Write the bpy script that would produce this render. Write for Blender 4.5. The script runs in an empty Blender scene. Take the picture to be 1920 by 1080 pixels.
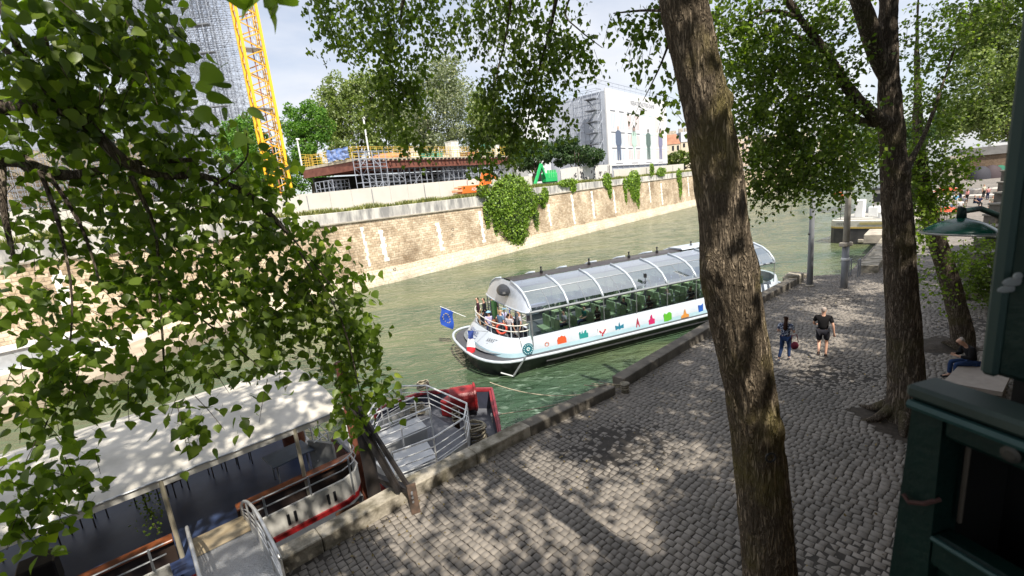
import bpy, math, random
import numpy as np
from mathutils import Vector, Matrix, noise
SC = bpy.context.scene
COL = SC.collection
rad = math.radians
# ---------------------------------------------------------------- camera
FPX = 853.0; PITCH = rad(11.8); ROLL = rad(5.8); CZ = 8.7
FW = np.array([0, math.cos(PITCH), -math.sin(PITCH)])
_u0 = np.array([0, math.sin(PITCH), math.cos(PITCH)]); _r0 = np.array([1.0, 0, 0])
RI = math.cos(ROLL)*_r0 - math.sin(ROLL)*_u0
UP = math.sin(ROLL)*_r0 + math.cos(ROLL)*_u0
cam = bpy.data.cameras.new('camera'); cam_o = bpy.data.objects.new('camera', cam); COL.objects.link(cam_o)
cam.sensor_width = 36; cam.lens = FPX/1920*36; cam.clip_start = 0.05; cam.clip_end = 3000
cam_o.matrix_world = Matrix(((RI[0], UP[0], -FW[0], 0), (RI[1], UP[1], -FW[1], 0), (RI[2], UP[2], -FW[2], CZ), (0, 0, 0, 1)))
cam.dof.use_dof = True; cam.dof.focus_distance = 14.0; cam.dof.aperture_fstop = 3.5
SC.camera = cam_o
# ---------------------------------------------------------------- sky and sun
SUN_EL = rad(54); SUN_AZ = rad(157)           # azimuth clockwise from +y
TOSUN = Vector((math.sin(SUN_AZ)*math.cos(SUN_EL), math.cos(SUN_AZ)*math.cos(SUN_EL), math.sin(SUN_EL)))
W = bpy.data.worlds.new('World'); SC.world = W; W.use_nodes = True
nt = W.node_tree; nt.nodes.clear()
def N(nt, t, **k):
    n = nt.nodes.new(t)
    for a, b in k.items():
        if a.startswith('_'): n.inputs[a[1:].replace('_', ' ')].default_value = b
        else: setattr(n, a, b)
    return n
sky = N(nt, 'ShaderNodeTexSky', sky_type='NISHITA', sun_disc=False, sun_elevation=SUN_EL, sun_rotation=SUN_AZ, air_density=1.0, dust_density=1.0)
tc = N(nt, 'ShaderNodeTexCoord'); mp = N(nt, 'ShaderNodeMapping'); mp.inputs['Scale'].default_value = (1.0, 1.0, 2.6)
mp.inputs['Location'].default_value = (0.35, 0.2, 0.1)
ns = N(nt, 'ShaderNodeTexNoise'); ns.inputs['Scale'].default_value = 2.6; ns.inputs['Detail'].default_value = 7; ns.inputs['Roughness'].default_value = 0.55; ns.inputs['Distortion'].default_value = 0.3
cr = N(nt, 'ShaderNodeValToRGB'); cr.color_ramp.elements[0].position = 0.36; cr.color_ramp.elements[1].position = 0.62
cr.color_ramp.elements[0].color = (0.5, 0.5, 0.5, 1); cr.color_ramp.elements[1].color = (0.96, 0.96, 0.96, 1)
ns2 = N(nt, 'ShaderNodeTexNoise'); ns2.inputs['Scale'].default_value = 5.0; ns2.inputs['Detail'].default_value = 5
cc = N(nt, 'ShaderNodeMix', data_type='RGBA'); cc.inputs[6].default_value = (4.5, 4.7, 5.3, 1); cc.inputs[7].default_value = (7.0, 7.05, 7.2, 1)
mx = N(nt, 'ShaderNodeMix', data_type='RGBA')
bg = N(nt, 'ShaderNodeBackground'); bg.inputs['Strength'].default_value = 0.11
ow = N(nt, 'ShaderNodeOutputWorld'); L = nt.links.new
L(tc.outputs['Generated'], mp.inputs['Vector']); L(mp.outputs[0], ns.inputs['Vector']); L(mp.outputs[0], ns2.inputs['Vector'])
L(ns.outputs[0], cr.inputs[0]); L(ns2.outputs[0], cc.inputs[0]); L(cr.outputs[0], mx.inputs[0]); L(sky.outputs[0], mx.inputs[6]); L(cc.outputs[2], mx.inputs[7])
L(mx.outputs[2], bg.inputs[0]); L(bg.outputs[0], ow.inputs[0])
sl = bpy.data.lights.new('sun', 'SUN'); sl.energy = 5.0; sl.angle = rad(0.53); sl.color = (1.0, 0.93, 0.82)
so = bpy.data.objects.new('sun', sl); COL.objects.link(so); so.rotation_euler = TOSUN.to_track_quat('Z', 'Y').to_euler(); so.location = (0, 0, 60)
SC.view_settings.view_transform = 'Standard'; SC.view_settings.look = 'None'; SC.view_settings.exposure = 0.62; SC.view_settings.gamma = 1
SC.render.engine = 'CYCLES'
SC.cycles.max_bounces = 8; SC.cycles.transparent_max_bounces = 24; SC.cycles.sample_clamp_indirect = 6.0
# ---------------------------------------------------------------- placing helpers
CAM = np.array([0, 0, CZ])
def ray(px, py): return FW*FPX + RI*(px-960) + UP*(540-py)
def at(px, py, z):
    d = ray(px, py); return Vector(CAM + d*((z-CZ)/d[2]))
def dep(px, py, D):                            # at forward distance D
    return Vector(CAM + ray(px, py)/FPX*D)
def onp(px, py, p0, n):                        # on a vertical plane
    d = ray(px, py); n = np.array([n[0], n[1], 0.0]); p = np.array([p0[0], p0[1], 0.0])
    t = n.dot(p-CAM*np.array([1, 1, 0]))/n.dot(d); return Vector(CAM+d*t)
def proj(p):
    v = np.array(p)-CAM; w = v@FW; return 960+FPX*(v@RI)/w, 540-FPX*(v@UP)/w
# ---------------------------------------------------------------- mesh builder
class MB:
    def __init__(s): s.V = []; s.F = []
    def add(s, vs, fs):
        o = len(s.V); s.V.extend([tuple(v) for v in vs]); s.F.extend([tuple(i+o for i in f) for f in fs]); return s
    def box(s, c, size, rz=0.0, M=None, bev=0.0):
        x, y, z = [a/2 for a in size]
        if bev > 0:
            b = min(bev, x*.49, y*.49, z*.49); P = []
            for sx in (-1, 1):
                for sy in (-1, 1):
                    for sz in (-1, 1):
                        P += [(sx*x, sy*(y-b), sz*(z-b)), (sx*(x-b), sy*y, sz*(z-b)), (sx*(x-b), sy*(y-b), sz*z)]
            def i(a, b_, c_, k): return ((a > 0)*4+(b_ > 0)*2+(c_ > 0))*3+k
            F = []
            for a in (-1, 1):
                F.append([i(a, -1, -1, 0), i(a, 1, -1, 0), i(a, 1, 1, 0), i(a, -1, 1, 0)])
                F.append([i(-1, a, -1, 1), i(1, a, -1, 1), i(1, a, 1, 1), i(-1, a, 1, 1)])
                F.append([i(-1, -1, a, 2), i(1, -1, a, 2), i(1, 1, a, 2), i(-1, 1, a, 2)])
                for b_ in (-1, 1):
                    F.append([i(a, b_, -1, 0), i(a, b_, 1, 0), i(a, b_, 1, 1), i(a, b_, -1, 1)])
                    F.append([i(a, -1, b_, 0), i(a, 1, b_, 0), i(a, 1, b_, 2), i(a, -1, b_, 2)])
                    F.append([i(-1, a, b_, 1), i(1, a, b_, 1), i(1, a, b_, 2), i(-1, a, b_, 2)])
                    for c_ in (-1, 1): F.append([i(a, b_, c_, 0), i(a, b_, c_, 1), i(a, b_, c_, 2)])
        else:
            P = [(sx*x, sy*y, sz*z) for sx in (-1, 1) for sy in (-1, 1) for sz in (-1, 1)]
            F = [(0, 1, 3, 2), (4, 6, 7, 5), (0, 4, 5, 1), (2, 3, 7, 6), (0, 2, 6, 4), (1, 5, 7, 3)]
        R = (M if M is not None else Matrix.Rotation(rz, 3, 'Z'))
        c = Vector(c); return s.add([c + R @ Vector(p) for p in P], F)
    def beam(s, a, b, w, h, up=(0, 0, 1)):
        a = Vector(a); b = Vector(b); d = b-a; l = d.length
        if l < 1e-6: return s
        d.normalize(); u = Vector(up)
        if abs(d.dot(u)) > .99: u = Vector((1, 0, 0))
        sd = d.cross(u).normalized(); u2 = sd.cross(d)
        return s.box((a+b)/2, (l, w, h), M=Matrix((d, sd, u2)).transposed())
    def tube(s, pts, r, n=6, cap=True):
        pts = [Vector(p) for p in pts]; k = len(pts); r = r if hasattr(r, '__len__') else [r]*k
        V = []; pr = None
        for i, p in enumerate(pts):
            d = (pts[min(i+1, k-1)]-pts[max(i-1, 0)])
            if d.length < 1e-9: d = Vector((0, 0, 1))
            d.normalize()
            if pr is None:
                u = Vector((0, 0, 1)) if abs(d.z) < .9 else Vector((1, 0, 0)); a = d.cross(u).normalized()
            else: a = (pr-d*pr.dot(d)).normalized()
            pr = a; b = d.cross(a)
            for j in range(n):
                t = 2*math.pi*j/n; V.append(p+(a*math.cos(t)+b*math.sin(t))*r[i])
        F = [(i*n+j, i*n+(j+1) % n, (i+1)*n+(j+1) % n, (i+1)*n+j) for i in range(k-1) for j in range(n)]
        if cap: F += [tuple(range(n))[::-1], tuple((k-1)*n+j for j in range(n))]
        return s.add(V, F)
    def lathe(s, c, prof, n=20, M=None):
        c = Vector(c); V = []; R = M or Matrix.Identity(3)
        for (r, z) in prof:
            for j in range(n):
                t = 2*math.pi*j/n; V.append(c+R @ Vector((r*math.cos(t), r*math.sin(t), z)))
        k = len(prof)
        F = [(i*n+j, i*n+(j+1) % n, (i+1)*n+(j+1) % n, (i+1)*n+j) for i in range(k-1) for j in range(n)]
        F += [tuple(range(n))[::-1], tuple((k-1)*n+j for j in range(n))]
        return s.add(V, F)
    def prism(s, poly, off):                   # planar polygon pushed along off
        off = Vector(off); n = len(poly); P = [Vector(p) for p in poly]
        return s.add(P+[p+off for p in P], [tuple(range(n))[::-1], tuple(range(n, 2*n))]+[(i, (i+1) % n, n+(i+1) % n, n+i) for i in range(n)])
    def grid(s, fn, nu, nv):
        V = [fn(i/(nu-1), j/(nv-1)) for i in range(nu) for j in range(nv)]
        return s.add(V, [(i*nv+j, (i+1)*nv+j, (i+1)*nv+j+1, i*nv+j+1) for i in range(nu-1) for j in range(nv-1)])
    def ball(s, c, r, n=10, m=7):
        r = r if hasattr(r, '__len__') else (r, r, r); c = Vector(c)
        V = [c+Vector((0, 0, -r[2]))]
        for i in range(1, m):
            a = -math.pi/2+math.pi*i/m
            for j in range(n):
                t = 2*math.pi*j/n; V.append(c+Vector((r[0]*math.cos(a)*math.cos(t), r[1]*math.cos(a)*math.sin(t), r[2]*math.sin(a))))
        V.append(c+Vector((0, 0, r[2]))); F = [(0, 1+(j+1) % n, 1+j) for j in range(n)]
        for i in range(m-2): F += [(1+i*n+j, 1+i*n+(j+1) % n, 1+(i+1)*n+(j+1) % n, 1+(i+1)*n+j) for j in range(n)]
        e = len(V)-1; F += [(e, 1+(m-2)*n+j, 1+(m-2)*n+(j+1) % n) for j in range(n)]
        return s.add(V, F)
    def build(s, name, mat, parent=None, smooth=False):
        V = np.array(s.V, dtype=float).reshape(-1, 3)
        return npobj(name, V, s.F, mat, parent, smooth)
def PMI(parent):
    M = Matrix.LocRotScale(parent.location, parent.rotation_euler, parent.scale)
    if parent.parent: M = parent.parent.matrix_local @ M if False else PMW(parent)
    return M.inverted()
def PMW(o):
    M = Matrix.LocRotScale(o.location, o.rotation_euler, o.scale)
    if o.parent: return PMW(o.parent) @ o.matrix_parent_inverse @ M
    return M
def npobj(name, V, F, mat, parent=None, smooth=False):
    V = np.asarray(V, dtype=float)
    if len(V): org = np.array([(V[:, 0].min()+V[:, 0].max())/2, (V[:, 1].min()+V[:, 1].max())/2, V[:, 2].min()])
    else: org = np.zeros(3)
    me = bpy.data.meshes.new(name)
    if isinstance(F, np.ndarray):
        k = F.shape[1]; Vl = (V-org).astype(np.float32)
        me.vertices.add(len(Vl)); me.vertices.foreach_set('co', Vl.ravel())
        me.loops.add(F.size); me.loops.foreach_set('vertex_index', F.astype(np.int32).ravel())
        me.polygons.add(len(F)); me.polygons.foreach_set('loop_start', np.arange(0, F.size, k, dtype=np.int32))
        me.update(calc_edges=True)
    else: me.from_pydata([tuple(v) for v in (V-org)], [], F)
    me.validate()
    if smooth: me.polygons.foreach_set('use_smooth', [True]*len(me.polygons))
    for m in (mat if isinstance(mat, (list, tuple)) else [mat]): me.materials.append(m)
    o = bpy.data.objects.new(name, me); COL.objects.link(o); o.location = org
    if parent is not None:
        o.parent = parent; o.matrix_parent_inverse = PMW(parent).inverted()
    return o
def thing(name, label, cat, loc=(0, 0, 0), group=None, rz=0):
    o = bpy.data.objects.new(name, None); COL.objects.link(o); o.location = Vector(loc); o.rotation_euler = (0, 0, rz)
    o.empty_display_size = .2; return tag(o, label, cat, group)
def tag(o, label=None, cat=None, group=None, kind=None):
    if label: o['label'] = label
    if cat: o['category'] = cat
    if group: o['group'] = group
    if kind: o['kind'] = kind
    return o
def struct(o): o['kind'] = 'structure'; return o
def dup(root, loc=None, rz=None, label=None, group=None):
    def cp(o, par):
        c = o.copy(); COL.objects.link(c)
        if par is not None: c.parent = par; c.matrix_parent_inverse = o.matrix_parent_inverse.copy()
        for ch in kids.get(o.name, []): cp(ch, c)
        return c
    kids = {}
    for o in COL.objects:
        if o.parent: kids.setdefault(o.parent.name, []).append(o)
    r = cp(root, None)
    if loc is not None: r.location = Vector(loc)
    if rz is not None: r.rotation_euler = (0, 0, rz)
    if label: r['label'] = label
    if group: r['group'] = group
    return r
# ---------------------------------------------------------------- materials
def M(name, col, rough=.65, metal=0.0, var=.12, scale=4.0, bump=0.0, bscale=None, col2=None, spec=.5, stretch=(1, 1, 1), detail=6, contrast=(.35, .68), island=0.0):
    m = bpy.data.materials.new(name); m.use_nodes = True; nt = m.node_tree; nt.nodes.clear(); L = nt.links.new
    out = N(nt, 'ShaderNodeOutputMaterial'); b = N(nt, 'ShaderNodeBsdfPrincipled'); L(b.outputs[0], out.inputs[0])
    b.inputs['Roughness'].default_value = rough; b.inputs['Metallic'].default_value = metal; b.inputs['Specular IOR Level'].default_value = spec
    g = N(nt, 'ShaderNodeNewGeometry'); mp = N(nt, 'ShaderNodeMapping'); mp.inputs['Scale'].default_value = stretch; L(g.outputs['Position'], mp.inputs[0])
    n = N(nt, 'ShaderNodeTexNoise'); n.inputs['Scale'].default_value = scale; n.inputs['Detail'].default_value = detail; n.inputs['Roughness'].default_value = .6
    L(mp.outputs[0], n.inputs['Vector']); r = N(nt, 'ShaderNodeValToRGB'); L(n.outputs[0], r.inputs[0])
    c1 = [max(0, c*(1-var)) for c in col]; c2 = [min(1, c*(1+var)) for c in col] if col2 is None else col2
    if col2 is not None: c1 = list(col)
    e = r.color_ramp.elements; e[0].position = contrast[0]; e[1].position = contrast[1]; e[0].color = (*c1, 1); e[1].color = (*c2, 1)
    cout = r.outputs[0]
    if island > 0:
        mr = N(nt, 'ShaderNodeMapRange'); mr.inputs['To Min'].default_value = 1-island; mr.inputs['To Max'].default_value = 1+island
        L(g.outputs['Random Per Island'], mr.inputs[0]); hs = N(nt, 'ShaderNodeHueSaturation'); L(mr.outputs[0], hs.inputs['Value']); L(cout, hs.inputs['Color']); cout = hs.outputs[0]
    L(cout, b.inputs['Base Color'])
    if bump > 0:
        n2 = N(nt, 'ShaderNodeTexNoise'); n2.inputs['Scale'].default_value = bscale or scale*4; n2.inputs['Detail'].default_value = 5; L(mp.outputs[0], n2.inputs['Vector'])
        bp = N(nt, 'ShaderNodeBump'); bp.inputs['Strength'].default_value = bump; bp.inputs['Distance'].default_value = .03; L(n2.outputs[0], bp.inputs['Height']); L(bp.outputs[0], b.inputs['Normal'])
    return m
def leafmat(name, dark, light, under=None, trans=.35, rough=.45):
    m = bpy.data.materials.new(name); m.use_nodes = True; nt = m.node_tree; nt.nodes.clear(); L = nt.links.new
    out = N(nt, 'ShaderNodeOutputMaterial'); b = N(nt, 'ShaderNodeBsdfPrincipled'); b.inputs['Roughness'].default_value = rough; b.inputs['Specular IOR Level'].default_value = .35
    g = N(nt, 'ShaderNodeNewGeometry'); r = N(nt, 'ShaderNodeValToRGB'); L(g.outputs['Random Per Island'], r.inputs[0])
    e = r.color_ramp.elements; e[0].color = (*dark, 1); e[1].color = (*light, 1); e[1].position = .93
    ex = e.new(.97); ex.color = (light[0]*1.5, light[1]*1.35, light[2]*1.1, 1)
    n = N(nt, 'ShaderNodeTexNoise'); n.inputs['Scale'].default_value = .9; n.inputs['Detail'].default_value = 3; L(g.outputs['Position'], n.inputs['Vector'])
    mr = N(nt, 'ShaderNodeMapRange'); mr.inputs['From Min'].default_value = .3; mr.inputs['From Max'].default_value = .7; mr.inputs['To Min'].default_value = .75; mr.inputs['To Max'].default_value = 1.25; L(n.outputs[0], mr.inputs[0])
    hs = N(nt, 'ShaderNodeHueSaturation'); L(mr.outputs[0], hs.inputs['Value']); L(r.outputs[0], hs.inputs['Color']); L(hs.outputs[0], b.inputs['Base Color'])
    t = N(nt, 'ShaderNodeBsdfTranslucent'); gm = N(nt, 'ShaderNodeMix', data_type='RGBA', blend_type='MULTIPLY'); gm.inputs[0].default_value = 1; gm.inputs[7].default_value = (1.7, 2.0, .6, 1)
    L(hs.outputs[0], gm.inputs[6]); L(gm.outputs[2], t.inputs[0]); ms = N(nt, 'ShaderNodeMixShader'); ms.inputs[0].default_value = trans
    L(b.outputs[0], ms.inputs[1]); L(t.outputs[0], ms.inputs[2]); L(ms.outputs[0], out.inputs[0]); return m
def barkmat(name, dark, light, moss=None, zs=.16, scale=9.0, bump=1.0):
    m = bpy.data.materials.new(name); m.use_nodes = True; nt = m.node_tree; nt.nodes.clear(); L = nt.links.new
    out = N(nt, 'ShaderNodeOutputMaterial'); b = N(nt, 'ShaderNodeBsdfPrincipled'); b.inputs['Roughness'].default_value = .95; b.inputs['Specular IOR Level'].default_value = .1; L(b.outputs[0], out.inputs[0])
    g = N(nt, 'ShaderNodeNewGeometry'); mp = N(nt, 'ShaderNodeMapping'); mp.inputs['Scale'].default_value = (1, 1, zs); L(g.outputs['Position'], mp.inputs[0])
    ds = N(nt, 'ShaderNodeTexNoise'); ds.inputs['Scale'].default_value = 6; ds.inputs['Detail'].default_value = 3; L(mp.outputs[0], ds.inputs['Vector'])
    ad = N(nt, 'ShaderNodeMix', data_type='RGBA', blend_type='ADD'); ad.inputs[0].default_value = .12; L(mp.outputs[0], ad.inputs[6]); L(ds.outputs['Color'], ad.inputs[7])
    def ridged(sc, seed):
        n_ = N(nt, 'ShaderNodeTexNoise'); n_.inputs['Scale'].default_value = sc; n_.inputs['Detail'].default_value = 3; n_.inputs['Roughness'].default_value = .55; n_.inputs['Distortion'].default_value = .6
        of = N(nt, 'ShaderNodeVectorMath', operation='ADD'); of.inputs[1].default_value = (seed, seed*2, seed); L(ad.outputs[2], of.inputs[0]); L(of.outputs[0], n_.inputs['Vector'])
        s1 = N(nt, 'ShaderNodeMath', operation='SUBTRACT'); s1.inputs[1].default_value = .5; L(n_.outputs[0], s1.inputs[0]); ab = N(nt, 'ShaderNodeMath', operation='ABSOLUTE'); L(s1.outputs[0], ab.inputs[0])
        mr_ = N(nt, 'ShaderNodeMapRange', interpolation_type='SMOOTHSTEP'); mr_.inputs['From Max'].default_value = .11; L(ab.outputs[0], mr_.inputs[0]); return mr_.outputs[0]
    mn = N(nt, 'ShaderNodeMath', operation='MINIMUM'); L(ridged(scale, 0.0), mn.inputs[0]); L(ridged(scale*1.5, 4.3), mn.inputs[1])
    n = N(nt, 'ShaderNodeTexNoise'); n.inputs['Scale'].default_value = scale*4; n.inputs['Detail'].default_value = 6; mp2 = N(nt, 'ShaderNodeMapping'); mp2.inputs['Scale'].default_value = (1, 1, .5); L(g.outputs['Position'], mp2.inputs[0]); L(mp2.outputs[0], n.inputs['Vector'])
    mul = N(nt, 'ShaderNodeMath', operation='MULTIPLY_ADD'); mul.inputs[1].default_value = .6; L(n.outputs[0], mul.inputs[0]); L(mn.outputs[0], mul.inputs[2])
    r = N(nt, 'ShaderNodeValToRGB'); e = r.color_ramp.elements; e[0].position = .15; e[1].position = .95; e[0].color = (*dark, 1); e[1].color = (*light, 1)
    sc_n = N(nt, 'ShaderNodeMath', operation='MULTIPLY'); sc_n.inputs[1].default_value = .72; L(mul.outputs[0], sc_n.inputs[0]); L(sc_n.outputs[0], r.inputs[0])
    c = r.outputs[0]
    if moss:
        n3 = N(nt, 'ShaderNodeTexNoise'); n3.inputs['Scale'].default_value = 1.6; n3.inputs['Detail'].default_value = 6; L(g.outputs['Position'], n3.inputs['Vector'])
        r3 = N(nt, 'ShaderNodeValToRGB'); r3.color_ramp.elements[0].position = .5; r3.color_ramp.elements[1].position = .66; L(n3.outputs[0], r3.inputs[0])
        mm = N(nt, 'ShaderNodeMix', data_type='RGBA'); mm.inputs[7].default_value = (*moss, 1); mf = N(nt, 'ShaderNodeMath', operation='MULTIPLY'); mf.inputs[1].default_value = .55
        L(r3.outputs[0], mf.inputs[0]); L(mf.outputs[0], mm.inputs[0]); L(c, mm.inputs[6]); c = mm.outputs[2]
    L(c, b.inputs['Base Color'])
    bp = N(nt, 'ShaderNodeBump'); bp.inputs['Strength'].default_value = bump; bp.inputs['Distance'].default_value = .05; L(mul.outputs[0], bp.inputs['Height']); L(bp.outputs[0], b.inputs['Normal'])
    return m
def glassmat(name, tint, alpha=.75, rough=.03):
    m = bpy.data.materials.new(name); m.use_nodes = True; nt = m.node_tree; nt.nodes.clear(); L = nt.links.new
    out = N(nt, 'ShaderNodeOutputMaterial'); t = N(nt, 'ShaderNodeBsdfTransparent'); t.inputs[0].default_value = (*tint, 1)
    gl = N(nt, 'ShaderNodeBsdfGlossy'); gl.inputs['Roughness'].default_value = rough; gl.inputs[0].default_value = (.95, .97, 1, 1)
    fr = N(nt, 'ShaderNodeFresnel'); fr.inputs[0].default_value = 1.5; ad = N(nt, 'ShaderNodeMath', operation='MULTIPLY_ADD'); ad.inputs[1].default_value = 1.6; ad.inputs[2].default_value = alpha
    L(fr.outputs[0], ad.inputs[0]); ms = N(nt, 'ShaderNodeMixShader'); L(ad.outputs[0], ms.inputs[0]); L(t.outputs[0], ms.inputs[1]); L(gl.outputs[0], ms.inputs[2]); L(ms.outputs[0], out.inputs[0]); return m
def masonry(name, c1, c2, mortar, bw, bh, stain, rz, rough=.9):
    m = bpy.data.materials.new(name); m.use_nodes = True; nt = m.node_tree; nt.nodes.clear(); L = nt.links.new
    out = N(nt, 'ShaderNodeOutputMaterial'); b = N(nt, 'ShaderNodeBsdfPrincipled'); b.inputs['Roughness'].default_value = rough; b.inputs['Specular IOR Level'].default_value = .15; L(b.outputs[0], out.inputs[0])
    g = N(nt, 'ShaderNodeNewGeometry'); mp = N(nt, 'ShaderNodeMapping', vector_type='POINT'); mp.inputs['Rotation'].default_value = (0, 0, -rz); L(g.outputs['Position'], mp.inputs[0])
    sx = N(nt, 'ShaderNodeSeparateXYZ'); L(mp.outputs[0], sx.inputs[0]); cb = N(nt, 'ShaderNodeCombineXYZ'); L(sx.outputs[0], cb.inputs[0]); L(sx.outputs[2], cb.inputs[1])
    dn = N(nt, 'ShaderNodeTexNoise'); dn.inputs['Scale'].default_value = 2.0; L(g.outputs['Position'], dn.inputs['Vector'])
    ad = N(nt, 'ShaderNodeMix', data_type='RGBA', blend_type='ADD'); ad.inputs[0].default_value = .10; L(cb.outputs[0], ad.inputs[6]); L(dn.outputs['Color'], ad.inputs[7])
    br = N(nt, 'ShaderNodeTexBrick'); br.inputs['Scale'].default_value = 1; br.inputs['Brick Width'].default_value = bw; br.inputs['Row Height'].default_value = bh; br.inputs['Mortar Size'].default_value = .022; br.inputs['Mortar Smooth'].default_value = .4; br.inputs['Bias'].default_value = -.1
    br.inputs['Color1'].default_value = (*c1, 1); br.inputs['Color2'].default_value = (*c2, 1); br.inputs['Mortar'].default_value = (*mortar, 1); L(ad.outputs[2], br.inputs['Vector'])
    n = N(nt, 'ShaderNodeTexNoise'); n.inputs['Scale'].default_value = .30; n.inputs['Detail'].default_value = 9; n.inputs['Roughness'].default_value = .68; L(g.outputs['Position'], n.inputs['Vector'])
    r = N(nt, 'ShaderNodeValToRGB'); e = r.color_ramp.elements; e[0].position = .35; e[1].position = .7; e[0].color = (*stain, 1); e[1].color = (1.15, 1.12, 1.08, 1); L(n.outputs[0], r.inputs[0])
    mm = N(nt, 'ShaderNodeMix', data_type='RGBA', blend_type='MULTIPLY'); mm.inputs[0].default_value = 1; L(br.outputs[0], mm.inputs[6]); L(r.outputs[0], mm.inputs[7])
    n2 = N(nt, 'ShaderNodeTexNoise'); n2.inputs['Scale'].default_value = 5; n2.inputs['Detail'].default_value = 6; L(g.outputs['Position'], n2.inputs['Vector'])
    r2 = N(nt, 'ShaderNodeValToRGB'); e = r2.color_ramp.elements; e[0].position = .36; e[1].position = .6; e[0].color = (.78, .75, .71, 1); e[1].color = (1.07, 1.07, 1.07, 1); L(n2.outputs[0], r2.inputs[0])
    m2 = N(nt, 'ShaderNodeMix', data_type='RGBA', blend_type='MULTIPLY'); m2.inputs[0].default_value = 1; L(mm.outputs[2], m2.inputs[6]); L(r2.outputs[0], m2.inputs[7]); L(m2.outputs[2], b.inputs['Base Color'])
    bp = N(nt, 'ShaderNodeBump'); bp.inputs['Strength'].default_value = .6; bp.inputs['Distance'].default_value = .04; bp.invert = True; L(br.outputs['Fac'], bp.inputs['Height']); L(bp.outputs[0], b.inputs['Normal'])
    return m
# ---------------------------------------------------------------- foliage
RG = np.random.default_rng(11)
LEAF_HI = np.array([(0, 0, 0), (0, .18, -.015), (0, .45, -.02), (0, .74, -.03), (0, 1.06, -.10),
    (-.20, .00, .035), (-.41, .13, .07), (-.47, .33, .10), (-.35, .58, .08), (-.16, .82, .0), (.20, .00, .035), (.41, .13, .07), (.47, .33, .10), (.35, .58, .08), (.16, .82, .0),
    (-.014, .01, 0), (.014, .01, 0), (.012, -.55, .06), (-.012, -.55, .06)])
LF_HI = np.array([(0, 1, 6, 5), (1, 2, 7, 6), (2, 3, 8, 7), (3, 4, 9, 8), (1, 0, 10, 11), (2, 1, 11, 12), (3, 2, 12, 13), (4, 3, 13, 14), (15, 16, 17, 18)])
LEAF_LO = np.array([(0, 0, 0), (-.42, .35, .10), (0, 1.0, -.06), (.42, .35, .10)])
LF_LO = np.array([(0, 3, 2, 1)])
def leaves(P, size, hang=.6, hi=False, out=None, rg=RG):
    """leaf vertices for positions P; size array; tips mostly hanging down; out = preferred normals"""
    n = len(P); T = LEAF_HI if hi else LEAF_LO; Fq = LF_HI if hi else LF_LO
    y = rg.normal(size=(n, 3)); y /= np.linalg.norm(y, axis=1)[:, None]; y = y*(1-hang)+np.array([0, 0, -hang]); y /= np.linalg.norm(y, axis=1)[:, None]
    q = rg.normal(size=(n, 3))
    if out is not None: q = q*.7+out*1.0
    z = q-(q*y).sum(1)[:, None]*y; z /= np.linalg.norm(z, axis=1)[:, None]; x = np.cross(y, z)
    s = size[:, None, None] if hasattr(size, '__len__') else size
    curl = rg.uniform(.3, 1.6, (n, 1, 1))
    V = P[:, None, :]+s*(T[None, :, 0:1]*x[:, None, :]+T[None, :, 1:2]*y[:, None, :]+T[None, :, 2:3]*curl*z[:, None, :])
    F = (np.arange(n)[:, None, None]*len(T)+Fq[None]).reshape(-1, 4)
    return V.reshape(-1, 3), F
def sprays(c, R, n, ls, per=16, tl=.5, hang=.5, hi=False, rg=RG, droop=.5, twigs=None, shell=.0):
    """n leaves in short twigs spread through an ellipsoid"""
    nt_ = max(1, int(n/per)); d = rg.normal(size=(nt_, 3)); d /= np.linalg.norm(d, axis=1)[:, None]
    rr = rg.uniform(shell, 1, nt_)**(1/3 if shell == 0 else 1)
    b = np.array(c)+d*rr[:, None]*np.array(R)
    di = d*.6+rg.normal(size=(nt_, 3))*.5+np.array([0, 0, -droop]); di /= np.linalg.norm(di, axis=1)[:, None]
    L_ = tl*rg.uniform(.5, 1.2, nt_); t = rg.uniform(0, 1, (nt_, per))
    P = b[:, None, :]+di[:, None, :]*(t*L_[:, None])[:, :, None]+np.array([0, 0, -.35])*((t**2)*L_[:, None])[:, :, None]*droop
    P = P+rg.normal(size=P.shape)*ls*.75
    if twigs is not None:
        for i in range(nt_):
            if rg.random() < .6: twigs.append((b[i], di[i], L_[i]))
    P = P.reshape(-1, 3); return leaves(P, ls*rg.uniform(.65, 1.2, len(P)), hang, hi, rg=rg)
def join(parts):
    V = []; F = []; o = 0
    for v, f in parts: V.append(v); F.append(f+o); o += len(v)
    return np.concatenate(V), np.concatenate(F)
def twigmesh(tw, r, droop=.5):
    m = MB()
    for b, d, l in tw:
        b = Vector(b); d = Vector(d); m.tube([b, b+d*l*.5+Vector((0, 0, -.09*l*droop)), b+d*l+Vector((0, 0, -.35*l*droop))], [r, r*.8, r*.5], 3, False)
    return m
def fbm(p, s): return noise.fractal(Vector(p)*s, 1.0, 2.0, 4)
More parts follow.
